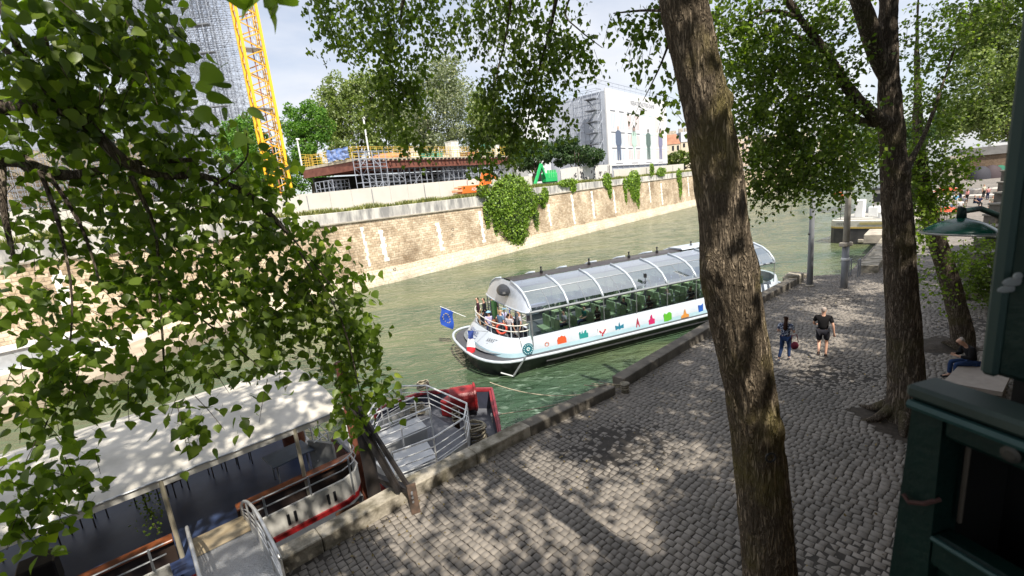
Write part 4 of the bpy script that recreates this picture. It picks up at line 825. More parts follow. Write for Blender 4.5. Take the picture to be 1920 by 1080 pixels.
    if hat: 
        m = MB(); m.ball((0, 0, 0), (.108, .115, .075), 12, 8); m.lathe((0, .02, -.01), [(.15, 0), (.16, .01), (.10, .02)], 14); 
        Mr = Matrix.Identity(3); m.V = [xf(h1+u*.05+bk*.01+Vector(v)) for v in m.V]; m.build('sun_hat', cloth(hat), t, True)
    else:
        J = [(h1+u*.03+bk*.012, .098), (h1+bk*.055-u*.02, .075), (h0+bk*.05-u*.02, .05)]; ed = [(0, 1), (1, 2)]
        if longhair > 0: J += [(Vector(P['nec'])+bk*.09-u*.02, .085), (Vector(P['che'])*.5+Vector(P['nec'])*.5+bk*.125-u*longhair*.2, .075)]; ed += [(2, 3), (3, 4)]
        skinmesh('hair', J, ed, hair if not isinstance(hair, tuple) else cloth(hair), t, xf, 1 if lod < 2 else 2)
    if lod >= 2:
        m = MB(); fwd = -bk
        for sx in (-.034, .034): m.ball(xf(h0*.35+h1*.65+fwd*.088+Vector((sx, 0, 0))), .011*k, 6, 4)
        m.build('eyes', MT['dark'], t)
        m = MB(); m.ball(xf(h0*.95+h1*.05+fwd*.075), (.022*k, .010*k, .006*k), 8, 4); m.build('mouth', cloth((.30, .09, .08)), t)
    return t
def ang(dx, dy): return math.atan2(dy, dx)-math.pi/2          # facing +y rotated to (dx, dy)
away = ang(.70, .71)
g1 = 'people strolling on the cobbled quay'
person('man with thinning grey hair walking away in black t-shirt, dark shorts and trainers', at(1541, 668, 2.02), ang(.62, .78), 'walkman', 1.80, top=(.012, .011, .012), bot=(.018, .018, .024), hair=(.42, .36, .32), shorts=True, group=g1, fat=1.12, shoes=(.06, .05, .05))
wmn = person('woman with long brown hair walking away in blue patterned top and jeans', at(1472, 676, 2.02), ang(.66, .75), 'walkwoman', 1.62, topmat=patt, bot=(.022, .045, .12), hair=(.035, .016, .010), longhair=1, group=g1, sleeves=.3, shoes=(.4, .4, .42), fat=1.05)
m = MB(); hb = at(1490, 648, 2.80); m.ball(hb, (.13, .08, .14), 12, 8); m.tube([hb+Vector((-.12, 0, .1)), hb+Vector((-.1, 0, .36)), hb+Vector((.06, 0, .38)), hb+Vector((.12, 0, .1))], .013, 6)
tag(m.build('handbag', cloth((.10, .015, .03)), smooth=True), 'dark red handbag held at the hip of the woman in the patterned top', 'bag')
# ================================================================ bateau
BA = Vector((.932, .363, 0)); BN = Vector((-.363, .932, 0)); BO = Vector((0, 20.55, 0))
def B(a, s, z): return BO+BA*a+BN*s+Vector((0, 0, z))
BR = math.atan2(BA.y, BA.x)
def bpx(px, py, z=None, s=None):
    if s is None: p = at(px, py, z)
    else: p = onp(px, py, tuple(B(0, s, 0))[:2], (BN.x, BN.y))
    d = p-BO; return d.dot(BA), d.dot(BN), p.z
boat = thing('river_bus', 'long glass-roofed white and blue river bus with landmark pictures along its side', 'boat', B(9, 3.5, 0))
GB = glassmat('roof_glass', (.55, .63, .74), .40, .04); GS = glassmat('side_glass', (.92, 1.0, .96), .14)
whb = M('boat_white', (.44, .49, .55), .22, var=.05, scale=1.2, spec=.6); lblue = M('boat_pale_blue', (.40, .58, .66), .35, var=.1, scale=1); navy = M('hull_black', (.012, .013, .018), .3, var=.3, spec=.6)
Wd = 7.0; L1 = 20.6; A0 = -1.9
def outline(a, off=0.0):
    """half width of the hull at a"""
    e = 2.5; w = Wd/2-off
    if a < A0+e: t = (a-A0-off*.8)/e; t = max(0, min(1, t)); return (w+.45*(1-t))*max(0, 1-(1-t)**2.7)**(1/2.7)
    e = 3.9
    if a > L1-e: t = (L1-a-off*.8)/e; t = max(0, min(1, t)); return w*math.sqrt(max(0, 1-(1-t)**2.0))
    return w
def ring(off, n=44):
    A = [A0+off*.8+(L1-A0-1.6*off)*(0.5-.5*math.cos(math.pi*i/(n-1))) for i in range(n)]
    near = [(a, Wd/2-outline(a, off)) for a in A]; far = [(a, Wd/2+outline(a, off)) for a in A[::-1][1:-1]]
    return near+far
def lean(r, k): return [(a+k*max(0, min(1, (1.3-a)/2.4)), s) for a, s in r]
def loft(rings, cap=False):
    m = MB(); n = len(rings[0]); V = [B(a, s, z) for (r, z) in rings for (a, s) in [tuple(q) for q in r]] if False else [p for r in rings for p in r]
    F = [(i*n+j, i*n+(j+1) % n, (i+1)*n+(j+1) % n, (i+1)*n+j) for i in range(len(rings)-1) for j in range(n)]
    if cap: F.append(tuple((len(rings)-1)*n+j for j in range(n)))
    return m.add(V, F)
def sheer(a): return .78+.20*max(0, (2.2-a)/4)**1.5+.15*max(0, (a-17)/4)
R0 = [B(a, s, -.5) for a, s in ring(.75)]; R1 = [B(a, s, sheer(a)-.06) for a, s in ring(.12)]
loft([R0, R1]).build('hull', navy, boat, True)
loft([R1, [B(a, s, sheer(a)) for a, s in ring(.14)]], True).build('side_deck', M('boat_deck', (.06, .062, .07), .6, var=.1), boat)
rr = [B(a, s, sheer(a)+.02) for a, s in ring(-.02)]; m = MB(); m.tube(rr+[rr[0]], .075, 8, False); m.build('rub_rail', whb, boat, True)
m = MB(); m.tube([B(a, -.02+.0, sheer(a)-.30) for a in np.linspace(1.4, 19, 30)], .05, 6); m.build('lower_rub_rail', MT['dark'], boat)
# white superstructure panel all round
I0 = ring(.42); I1 = ring(.55); n_ = len(I0)
def ptop(a): return 1.72+.10*max(0, (1.5-a)/3)
loft([[B(a, s, sheer(a)-.01) for a, s in lean(I0, .38)], [B(a, s, sheer(a)+.22) for a, s in lean(I0, .42)]]).build('lower_stripe', lblue, boat, True)
loft([[B(a, s, sheer(a)+.22) for a, s in lean(I0, .42)], [B(a, s, ptop(a)-.03) for a, s in lean(I1, .85)], [B(a, s, ptop(a)) for a, s in lean(ring(.60), .85)], [B(a, s, ptop(a)-.06) for a, s in lean(ring(.70), .85)]]).build('bulwark', whb, boat, True)
rr = ring(.66); m = MB(); m.add([B(a, s, 1.06) for a, s in rr], [tuple(range(len(rr)))]); m.build('deck', M('boat_floor', (.16, .17, .18), .6, var=.15), boat)
# canopy
EA0, EA1 = 1.05, 17.6
prof = [(.48, 2.92), (.58, 3.12), (.88, 3.48), (1.35, 3.78), (1.95, 3.98), (2.75, 4.12)]
def rp(a, i, side=0):
    s, z = prof[i]; return B(a, s if side == 0 else Wd-s, z)
ribs = [EA0+i*2.07 for i in range(9)]
for sd in (0, 1):
    m = MB(); m.grid(lambda u, v: rp(EA0+u*(EA1-EA0), int(round(v*5)), sd), 2, 6); m.build('roof_glazing', GB, boat)
    m = MB(); m.tube([rp(EA0-.1, 0, sd), rp(EA1, 0, sd)], .06, 6); m.build('eave_beam', MT['dark'] if False else M('boat_grey_frame', (.23, .25, .27), .4, var=.1) if sd == 0 else bpy.data.materials['boat_grey_frame'], boat)
    m = MB(); m.tube([rp(EA0, 3, sd), rp(EA1, 3, sd)], .025, 5); m.build('purlin', MT['steel'], boat)
    s_ = .52 if sd == 0 else Wd-.52
    m = MB(); m.grid(lambda u, v: B(EA0+u*(EA1-EA0), s_, 1.72+v*1.2), 2, 2); m.build('side_window', GS, boat)
    for i, a in enumerate(ribs):
        m = MB(); m.tube([rp(a, k, sd)+Vector((0, 0, .03)) for k in range(6)], .062, 6); m.build('roof_rib', whb, boat, True)
        m = MB(); m.tube([B(a, s_, 1.7), rp(a, 0, sd)], .025, 5); m.build('window_post', MT['steel'], boat)
        if i < 8:
            m = MB(); m.tube([rp(a+1.03, k, sd)+Vector((0, 0, .01)) for k in range(4)], .02, 4); m.build('glazing_bar', MT['steel'], boat)
m = MB(); m.prism([B(EA0+.1, 2.9, 4.11), B(EA0+.1, 3.2, 4.17), B(EA0+.1, Wd-3.2, 4.17), B(EA0+.1, Wd-2.7, 4.10)], BA*(EA1-EA0-.2)); m.build('roof_spine', M('dark_roof', (.035, .028, .028), .35, var=.3), boat)
m = MB(); m.prism([B(12.6, 2.85, 4.19), B(12.6, 2.95, 4.28), B(12.6, Wd-2.95, 4.28), B(12.6, Wd-2.85, 4.19)], BA*4.4); m.build('white_roof_panel', whb, boat)
for a in (3.2, 6.3, 9.1, 11.2, 13.9): 
    m = MB(); m.lathe(B(a, 3.5, 4.18), [(.09, 0), (.09, .12), (.04, .16), (.04, .28), (.07, .32), (.05, .36)], 8); m.build('roof_vent', MT['dark'], boat)
p = bpx(1211, 545, s=.6); m = MB(); q = B(p[0], .62, 3.0); m.tube([q, q+Vector((0, 0, .6))], .02, 5); m.box(q+Vector((0, 0, .62)), (.14, .14, .22)); m.box(q+Vector((0, 0, .3)), (.3, .03, .03), BR); m.build('mast_light', MT['dark'], boat)
# rounded front visor and glass
def vis(u, r): a = math.pi*u; return (EA0-.05-.42*math.sin(a)**.6*r, Wd/2-(Wd/2-.48)*math.cos(a))
m = MB()
top = [rp(EA0, k, 0) for k in range(6)]+[rp(EA0, k, 1) for k in range(5, -1, -1)]
low = [B(*vis(u, 1), 2.92) for u in np.linspace(0, 1, 12)]; mid = [p.lerp(q, .55)+Vector((0, 0, .10)) for p, q in zip(top, low)]
m.add(top+mid+low, [(i, i+1, 13+i, 12+i) for i in range(11)]+[(12+i, 13+i, 25+i, 24+i) for i in range(11)]); m.build('visor', M('visor_metal', (.50, .54, .60), .3, metal=.3, var=.08), boat, True)
m = MB(); m.ball(B(.82, 3.3, 3.66), (.42, 1.15, .25), 18, 8); m.build('visor_opening', MT['dark'], boat)
m = MB(); m.tube(low, .04, 6); m.build('visor_edge', whb, boat)
gb = [B(*vis(u, .92), 1.06) for u in np.linspace(0, 1, 12)]; gt = [B(*vis(u, .92), 2.9) for u in np.linspace(0, 1, 12)]
m = MB(); m.add(gb+gt, [(i, i+1, 13+i, 12+i) for i in range(11)]); m.build('front_window', GS, boat)
for i in range(0, 12, 2 if False else 1):
    m = MB(); m.tube([gb[i], gt[i]], .022 if i % 3 else .035, 5); m.build('front_mullion', MT['steel'], boat)
m = MB(); m.box(B(.9, 4.7, 1.95), (.7, .5, 1.7), BR); m.build('green_cabinet', M('cabinet_green', (.10, .28, .08), .5), boat)
# railing round the open end
def rail(zs, off): 
    pts = [(a, s) for a, s in ring(off, 60) if a < EA0-.05]; pts = lean(pts, .85); return sorted(pts, key=lambda q: math.atan2(q[0]-EA0, q[1]-Wd/2))
rl = [q for q in rail(0, .64) if q[0] < EA0+.3]
for dz in (.32, .62): 
    m = MB(); m.tube([B(a, s, ptop(a)+dz-.02) for a, s in rl], .028, 6); m.build('hand_rail', MT['offwhite'], boat)
for i in range(0, len(rl), 5):
    a, s = rl[i]; m = MB(); m.tube([B(a, s, ptop(a)-.1), B(a+.03, s, ptop(a)+.62)], .035, 6); m.build('rail_post', whb, boat)
# life rings on the rail
for (a, s) in [(-.05, 1.9)]:
    c = B(a, s, 1.98); d = (c-B(EA0, 3.5, 2.02)).normalized(); u = Vector((-d.y, d.x, 0)); m = MB(); m.tube([c+(u*math.cos(t)+Vector((0, 0, math.sin(t))))*.26 for t in np.linspace(0, 2*math.pi, 17)], .06, 7, False); m.build('life_ring', M('life_ring_red', (.55, .07, .04), .5), boat, True)
# seats
seat_m = M('seat_green', (.42, .55, .32), .5, var=.12, scale=3)
for i in range(15):
    for j, s in enumerate((1.15, 2.15, 4.85, 5.85)):
        if (i in (0, 1) and j > 1) or i*1.02+2.4 > 17: continue
        a = 2.4+i*1.02; m = MB()
        m.box(B(a, s, 1.50), (.42, .86, .09), BR, bev=.03); m.box(B(a+.24, s, 1.83), (.09, .40, .60), BR, bev=.035) if False else None
        for q in (-.22, .22): m.box(B(a+.24, s+q, 1.85), (.09, .40, .62), BR, bev=.035)
        m.box(B(a, s, 1.25), (.08, .5, .42), BR); m.build('seat', seat_m, boat)
# tables with tinted tops? side lamps: luggage of the deck
m = MB(); m.tube([B(x, .75, 2.05) for x in (3, 16.5)], .018, 5); m.build('inner_hand_rail', MT['steel'], boat)
# landmark pictures
def onside(name, px, py, shape, col, sc_=1.0, off=.03):
    a, s, z = bpx(px, py, s=.46); m = MB(); S0 = .5-(.13)*(z-1.0)/.7 if False else .42+.13*max(0, (z-1.0)/.7)-off
    for poly in shape: m.prism([B(a+x*sc_, S0-.0, z+y*sc_) for x, y in poly], BN*.018)
    return m.build(name, M(name+'_paint', col, .5, var=.08), boat)
def circ(r, n=24, cx=0, cy=0): return [(cx+r*math.cos(2*math.pi*i/n), cy+r*math.sin(2*math.pi*i/n)) for i in range(n)]
onside('round_emblem', 988, 653, [circ(.31)], (.015, .13, .17), .95, .14)
onside('emblem_ring', 988, 653, [[(r*math.cos(t), r*math.sin(t)), (r*math.cos(t+.12), r*math.sin(t+.12)), ((r+.05)*math.cos(t+.12), (r+.05)*math.sin(t+.12)), ((r+.05)*math.cos(t), (r+.05)*math.sin(t))] for r, t in [(.2, i*.42) for i in range(15)]]+[circ(.035, 8, .07*math.cos(k), .07*math.sin(k)) for k in range(6)], (.6, .75, .78), 1, .165)
onside('red_star', 1025, 645, [circ(.03, 6, .1*math.cos(k*.785), .1*math.sin(k*.785)) for k in range(8)], (.6, .2, .12))
onside('red_dome_picture', 1053, 638, [[(-.26, -.2), (-.26, .08), (-.2, .16), (-.2, .22), (-.14, .2), (-.1, .2), (0, .26), (.1, .2), (.14, .2), (.2, .22), (.2, .16), (.26, .08), (.26, -.2), (.18, -.24), (.12, -.16), (0, -.2), (-.12, -.16), (-.18, -.24)]], (.62, .10, .03))
onside('cathedral_picture', 1094, 628, [[(-.26, -.24), (-.26, .2), (-.18, .2), (-.17, .1), (-.1, .1), (-.08, .3), (-.05, .1), (.04, .12), (.08, .24), (.16, .24), (.17, .06), (.22, .1), (.26, .06), (.26, -.24)]], (.02, .25, .24))
onside('rose_panel', 1129, 622, [[(-.28, -.26), (.28, -.26), (.28, .28), (-.28, .28)]], (.72, .70, .72), 1, .02)
onside('cherry_picture', 1129, 622, [circ(.05, 7, x, y) for x, y in [(-.16, .06), (-.1, -.01), (0, -.08), (.1, 0), (.16, .08), (.05, -.06), (-.02, -.18)]], (.45, .02, .05), 1, .035)
onside('bridge_picture', 1161, 612, [[(-.26, -.18), (-.26, .1), (-.05, .02), (0, .26), (.05, .02), (.26, .1), (.26, -.14), (.08, -.1), (0, -.26), (-.08, -.1)]], (.02, .18, .28))
onside('tower_picture', 1195, 605, [[(-.14, -.24), (-.02, .2), (0, .3), (.02, .2), (.14, -.24), (.07, -.24), (0, -.02), (-.07, -.24)]], (.35, .03, .06))
onside('palace_picture', 1221, 600, [[(-.2, -.22), (-.2, .02), (-.08, .1), (-.05, .28), (.02, .32), (.06, .1), (.2, .04), (.2, -.22)]], (.50, .02, .12))
onside('garden_picture', 1251, 593, [[(-.27, -.25), (-.27, .16), (-.2, .22), (-.1, .14), (0, .2), (.1, .24), (.2, .2), (.27, .12), (.27, -.22), (0, -.27)]], (.10, .40, .03))
onside('pyramid_picture', 1283, 588, [[(-.28, -.22), (-.28, -.1), (-.1, 0), (0, .3), (.1, 0), (.28, -.08), (.28, -.22)]], (.55, .24, .05))
onside('column_picture', 1313, 577, [[(-.17, -.24), (-.17, .2), (-.05, .16), (.05, .16), (.17, .24), (.17, -.2)]], (.02, .10, .42))
def text_mb(txt, size):
    cu = bpy.data.curves.new('t', 'FONT'); cu.body = txt; cu.size = size; cu.align_x = 'CENTER'; cu.align_y = 'CENTER'; cu.resolution_u = 3; o = bpy.data.objects.new('t', cu); COL.objects.link(o)
    dg = bpy.context.evaluated_depsgraph_get(); me = bpy.data.meshes.new_from_object(o.evaluated_get(dg)); V = [v.co.copy() for v in me.vertices]; F = [tuple(p.vertices) for p in me.polygons]
    bpy.data.objects.remove(o); bpy.data.meshes.remove(me); return V, F
def text_on(name, txt, size, c, right, up, mat, parent, bend=None):
    V, F = text_mb(txt, size); m = MB(); right = Vector(right).normalized(); up = Vector(up).normalized()
    m.add([(bend(v.x, v.y) if bend else Vector(c)+right*v.x+up*v.y) for v in V], F); return m.build(name, mat, parent)
inkb = M('blue_ink', (.03, .06, .20), .5); inkg = M('grey_ink', (.12, .13, .15), .5)
def endpt(sv, z, off):
    """point on the rounded end bulwark at transverse position sv"""
    w = Wd/2-.42; x = (sv-Wd/2)/w; x = max(-.999, min(.999, x)); a = A0+.42*.8+2.5*(1-(1-abs(x)**2.7)**(1/2.7))
    return B(a-off+(.40+.50*max(0, (z-1.05)/.75))*max(0, min(1, (1.3-a)/2.4)), sv, z)
for txt, s0, z0, sz, mt in [('BATOBUS', 4.15, 1.46, .36, inkb), ('RIVER LINE'[:0]+'ARRETS', 1.75, 1.50, .26, inkg), ('PARIS', 1.75, 1.26, .26, inkg)]:
    V, F = text_mb(txt, sz); m = MB(); m.add([endpt(s0-v.x, z0+v.y, .04) for v in V], F); m.build('lettering', mt, boat)
m = MB(); m.tube([endpt(4.9-u*1.5, 1.24+.05*math.sin(u*7), .035) for u in np.linspace(0, 1, 14)], .014, 4); m.build('wave_logo', inkb, boat)
# strut and ladder at the near corner, dark shadow gap stripe
m = MB(); m.tube([B(-.35, .1, .1), B(.25, -.15, 1.0)], .05, 6); m.tube([B(-.9, .3, .35), B(-.35, .1, .1)], .045, 6); m.build('mooring_strut', MT['steel'], boat)
m = MB(); m.tube([B(.35, .38, 1.0), B(.32, .5, 2.25)], .02, 5); m.build('corner_pole', MT['dark'], boat)
m = MB(); m.tube([B(16.2, -.05, .5), B(16.5, -.15, 1.25)], .06, 6); m.build('fender_bar', navy, boat)
rb = ring(.20); m = MB(); pts = [B(a, s, sheer(a)+.03) for a, s in rb if a < 1.2 and s < Wd-.5]; 
# ---- flags
def flag(label, base, top, fly, drop, cols, stars=False):
    t = thing('flag', label, 'flag', base); m = MB(); m.tube([base, top], .018, 6); m.build('staff', MT['steel'], t); n = len(cols)
    for i, c in enumerate(cols):
        def fn(u, v, i=i):
            w = (i+u)/n; p = Vector(top).lerp(Vector(base), (.02+.50*v)*(1 if n == 1 else .6)); return p+Vector(fly)*w+Vector((0, 0, -drop*w))+Vector((.05*math.sin(w*7+v*3), .05*math.sin(w*9+v*5), 0))
        m = MB(); m.grid(fn, 6, 8); m.build('stripe' if n > 1 else 'cloth', M('flag_cloth_%d_%d' % (i, len(bpy.data.materials)), c, .8, var=.08), t, True)
        if stars:
            for k in range(12):
                a = k*math.pi/6; p = fn(.5+.26*math.cos(a), .5+.26*math.sin(a)); m = MB(); q = []
                side = (Vector(base)-Vector(top)).cross(Vector(fly)).normalized()
                for off in (-.025, .025): m.ball(p+side*off, .026, 5, 4)
                m.build('star', M('flag_star', (.75, .55, .05), .7) if k == 0 else bpy.data.materials['flag_star'], t)
    return t
fb = dep(846, 606, 27.0); e0 = B(-1.75, 4.9, 1.1)
flag('blue flag with a ring of yellow stars at the end of the river bus', B(-.6, 6.6, 1.7), B(-1.9, 7.3, 2.45), Vector((-.13, -.07, 0)), 1.1, [(.01, .06, .36)], True)
flag('tricolour flag drooping over the end rail of the river bus', B(-.5, 2.6, 1.75), B(-1.75, 2.35, 2.15), Vector((-.10, -.22, 0)), 1.25, [(.015, .04, .20), (.7, .7, .74), (.50, .01, .02)])
# ---- people on the open deck
gd = 'passengers on the open deck of the river bus'; dz = 1.08
person('passenger in dark maroon top and beige trousers standing at the far deck rail', B(.1, 6.1, dz), ang(*(BA*-1+BN*.3).to_2d()), 'stand', 1.78, top=(.035, .012, .02), bot=(.38, .26, .17), group=gd, sleeves=.8)
person('passenger in black clothes standing beside the one in maroon top', B(.45, 6.0, dz), ang(*(BA*-1+BN*.6).to_2d()), 'stand', 1.70, top=(.012, .012, .016), bot=(.03, .03, .04), group=gd, sleeves=.8)
person('seated passenger in pale blue sun hat and lilac shirt on the open deck', B(.15, 4.4, dz), ang(*(BN*-1+BA*-.4).to_2d()), 'upsit', 1.68, top=(.42, .40, .58), bot=(.015, .02, .06), hat=(.25, .45, .60), group=gd)
person('long haired passenger in dark orange top leaning in the middle of the open deck', B(.2, 3.5, dz), ang(*(BN*-1).to_2d()), 'sit', 1.70, top=(.22, .09, .05), bot=(.02, .02, .04), hair=(.025, .012, .008), longhair=1, group=gd, sleeves=.2)
person('fair haired passenger seen behind the man in the grey blue t-shirt', B(.75, 2.9, dz), ang(*(BN*-1+BA).to_2d()), 'stand', 1.55, top=(.35, .17, .08), bot=(.02, .03, .06), hair=(.35, .2, .08), group=gd)
person('man in grey blue t-shirt with arm stretched along the deck rail', B(.15, 2.45, dz), ang(*(BA+BN*.3).to_2d()), 'stand', 1.76, top=(.10, .17, .27), bot=(.06, .07, .09), hair=(.35, .24, .12), group=gd, fat=1.15)
person('dark haired passenger in checked shirt standing nearest to the glass cabin', B(.35, 1.75, dz), ang(*(BA+BN*.5).to_2d()), 'stand', 1.68, topmat=check, bot=(.012, .012, .02), hair=(.012, .01, .01), group=gd)
gi = 'passengers seated inside the river bus'
for i, (px, c, cn) in enumerate([(1105, (.015, .16, .13), 'dark green'), (1118, (.05, .03, .03), 'dark brown'), (1180, (.03, .03, .04), 'black'), (1215, (.05, .03, .03), 'chestnut'), (1262, (.35, .33, .32), 'pale grey'), (1292, (.03, .03, .05), 'navy'), (1065, (.45, .45, .5), 'light grey')]):
    a = bpx(px, 600, s=1.2)[0]; person('passenger in %s top sitting behind the side windows of the river bus' % cn, B(a, 1.0 if i % 2 else 1.6, dz), ang(*(-BA).to_2d()), 'upsit', 1.75, top=c, group=gi, lod=1)
# ================================================================ moored boats by the near quay
KK = Vector((-2.74, 9.8, 0)); TE = Vector((.76, .65, 0)); ME = Vector((-.65, .76, 0)); TR = math.atan2(.65, .76)
def Q(t, mm, z): return KK+TE*t+ME*mm+Vector((0, 0, z))
barge = thing('restaurant_barge', 'white barge with cream canopy roof, blue deck and varnished wooden rail, moored below the hanging leaves', 'barge', Q(-8, 5, 0))
tag(barge, 'moored white barge with cream canopy roof over a blue deck')
bwht = M('barge_white', (.55, .54, .50), .4, var=.12, scale=1.5); bblue = M('barge_deck_blue', (.022, .038, .10), .45, col2=(.055, .08, .16), scale=.8, contrast=(.35, .7))
canv = M('canopy_canvas', (.40, .38, .33), .85, col2=(.56, .53, .47), scale=.9, bump=.15, contrast=(.35, .6)); grylt = M('barge_grey', (.33, .34, .34), .5, var=.15)
# hull with rounded front corner
def prof_hull(z, ins=0):
    P = [Q(-16, 1.85+ins, z), Q(-1.1, 1.85+ins, z), Q(-.75, 2.0+ins, z), Q(-.55, 2.3+ins, z), Q(-.5, 2.7, z), Q(-.5, 7.6, z), Q(-.9, 8.2, z), Q(-16, 8.2, z)]; return P
m = MB(); m.prism(prof_hull(-.6), (0, 0, 1.55)); m.build('hull', bwht, barge)
m = MB(); m.prism([Q(-16, 2.35, .96), Q(-.9, 2.35, .96), Q(-.9, 8.1, .96), Q(-16, 8.1, .96)], (0, 0, .34)); m.build('deck', bblue, barge)
for (z, h, off, mt, nm) in [(1.28, .12, -.05, MT['red'], 'red_band'), (.95, .03, -.03, MT['dark'], 'seam'), (.55, .03, -.02, MT['dark'], 'seam')]:
    m = MB(); m.prism([Q(-16, 1.84+off, z), Q(-1.1, 1.84+off, z), Q(-.76, 2.0+off, z), Q(-.56, 2.3, z), Q(-.62, 2.34, z), Q(-1.1, 2.0, z), Q(-16, 2.0, z)], (0, 0, h)); m.build(nm, mt, barge)
P_ = [(-16, 1.85), (-1.1, 1.85), (-.75, 2.0), (-.55, 2.3), (-.5, 2.9)]
for a, b in [(-16, -4.75), (-3.2, 0)]:
    pts = [(max(a, t), mm) for t, mm in P_ if t > a] if a > -16 else [(-16, 1.85), (b, 1.85)]
    if a > -16: pts = [(a, 1.85)]+[p for p in P_ if p[0] > a]
    V = []
    for t, mm in pts: V += [Q(t, mm, 1.4), Q(t, mm, 1.93), Q(t, mm+.07, 1.93), Q(t, mm+.07, 1.4)]
    n = len(pts); m = MB(); m.add(V, [(i*4+j, (i+1)*4+j, (i+1)*4+(j+1) % 4, i*4+(j+1) % 4) for i in range(n-1) for j in range(4)]+[(0, 1, 2, 3), tuple(range(n*4-4, n*4))]); m.build('bulwark', bwht, barge)
    for dz in (.28, .52):
        m = MB(); m.tube([Q(t, mm+.03, 1.93+dz) for t, mm in pts], .018, 6); m.build('guard_rail', MT['steel'], barge)
    m = MB(); m.tube([Q(t, mm+.03, 1.95) for t, mm in pts], .028, 6); m.build('bulwark_cap', bwht, barge)
for t in (-2.9, -1.9, -.9, -5, -6.5, -8): 
    m = MB(); m.tube([Q(t, 1.88, 1.4), Q(t, 1.88, 2.47)], .024, 6); m.build('rail_post', MT['steel'], barge)
for t in (-1.55, -2.5, -6): 
    m = MB(); m.box(Q(t, 1.84, 1.66), (.06, .05, .26), TR); m.box(Q(t+.16, 1.84, 1.66), (.06, .05, .26), TR); m.build('scupper_bars', MT['dark'], barge)
m = MB(); m.box(Q(-1.15, 1.83, 1.13), (.62, .05, .12), TR); m.build('name_slot', MT['rust'], barge)
m = MB(); m.box(Q(-.9, 5.1, 1.28), (.10, 5.6, .1), TR); m.build('front_sill', grylt, barge)
# wooden rail
for a, b in [(-16, -4.62), (-3.35, -.1)]:
    m = MB(); m.box(Q((a+b)/2, 3.02, 1.86), (b-a, .30, .07), TR, bev=.02); m.build('wooden_rail', MT['woodred'], barge)
    m = MB(); m.box(Q((a+b)/2, 3.0, 1.56), (b-a, .06, .54), TR); m.build('rail_panel', M('brown_panel', (.03, .018, .012), .6) if a == -16 else bpy.data.materials['brown_panel'], barge)
# canopy roof
V = []; m = MB()
def roof(u, v):
    t = -16.5+16.05*u; mm = 3.02+5.3*v; z = 3.30+.42*math.sin(math.pi*min(1, max(0, v)))**.8+.02*noise.noise(Vector((t*1.2, mm*1.5, 0)))-.03*abs(math.sin(t*math.pi/2.9))
    return Q(t, mm, z)
m.grid(roof, 90, 30); m.build('canopy_roof', canv, barge, True)
m = MB(); m.box(Q(-8.5, 3.0, 3.22), (16.1, .05, .16), TR); m.build('roof_edge_beam', MT['offwhite'], barge)
m = MB(); m.tube([Q(-16.5, 2.96, 3.31), Q(-.42, 2.96, 3.31)], .022, 6); m.build('edge_pipe', MT['steel'], barge)
m = MB(); m.box(Q(-8.5, 8.25, 3.22), (16.1, .05, .16), TR); m.build('roof_edge_beam', MT['offwhite'], barge)
m = MB(); m.box(Q(-.46, 5.65, 3.25), (.05, 5.3, .12), TR); m.build('front_beam', MT['offwhite'], barge)
for t in (-1.73, -4.55, -7.2, -10, -13):
    for mm in (3.0, 8.0):
        m = MB(); m.tube([Q(t, mm, 1.3), Q(t, mm, 3.3)], .05, 10); m.build('roof_post', M('post_cream', (.42, .38, .28), .35, var=.1, metal=.3) if 'post_cream' not in bpy.data.materials else bpy.data.materials['post_cream'], barge)
m = MB(); m.tube([Q(-16, 8.12, 1.75), Q(-.8, 8.12, 1.75)], .03, 6); m.tube([Q(-16, 8.12, 2.15), Q(-.8, 8.12, 2.15)], .03, 6); m.build('far_rail', MT['steel'], barge)
m = MB(); m.box(Q(-8.4, 8.12, 1.45), (15.2, .05, .3), TR); m.build('far_bulwark', grylt, barge)
# furniture on the barge deck
def chair(t, mm, r, lab):
    c = Q(t, mm, 1.3); o = thing('chair', lab, 'chair', c, 'dark chairs along the far rail of the barge'); R_ = Matrix.Rotation(r, 3, 'Z')
    blk = MT['blackpile']; m = MB(); m.box(c+Vector((0, 0, .45)), (.42, .42, .04), r, bev=.015); m.build('seat', blk, o)
    m = MB(); m.box(c+R_ @ Vector((-.2, 0, .72)), (.04, .42, .36), r, bev=.01); m.build('backrest', blk, o)
    for x in (-.18, .18):
        for y in (-.18, .18): m = MB(); m.tube([c+R_ @ Vector((x, y, 0)), c+R_ @ Vector((x, y, .44))], .016, 5); m.build('leg', blk, o)
    return o
ordn = ['nearest the bow', 'second from the bow', 'third from the bow', 'fourth from the bow', 'fifth from the bow', 'sixth from the bow', 'seventh from the bow']
for i, t in enumerate((-2.6, -3.3, -4.3, -5.0, -6.1, -6.8, -8.0)): chair(t, 6.3+.12*math.sin(i*2), TR+math.pi/2*(1 if i % 2 else -1)+.2*i, 'black chair under the barge canopy, %s' % ordn[i])
def table(t, mm, lab, w=.9, col=(.16, .20, .28)):
    c = Q(t, mm, 1.3); o = thing('table', lab, 'table', c, 'tables under the barge canopy'); m = MB(); m.box(c+Vector((0, 0, .74)), (w*1.25, w, .04), TR+.1, bev=.015); m.build('tabletop', M('tabletop_blue', col, .3) if 'tabletop_blue' not in bpy.data.materials else bpy.data.materials['tabletop_blue'], o)
    for x in (-.4, .4):
        for y in (-.32, .32): m = MB(); m.tube([c+TE*x+ME*y, c+TE*x+ME*y+Vector((0, 0, .73))], .022, 6); m.build('leg', MT['steel'], o)
table(-1.75, 4.3, 'slate blue table beside the canopy post nearest the barge bow'); 
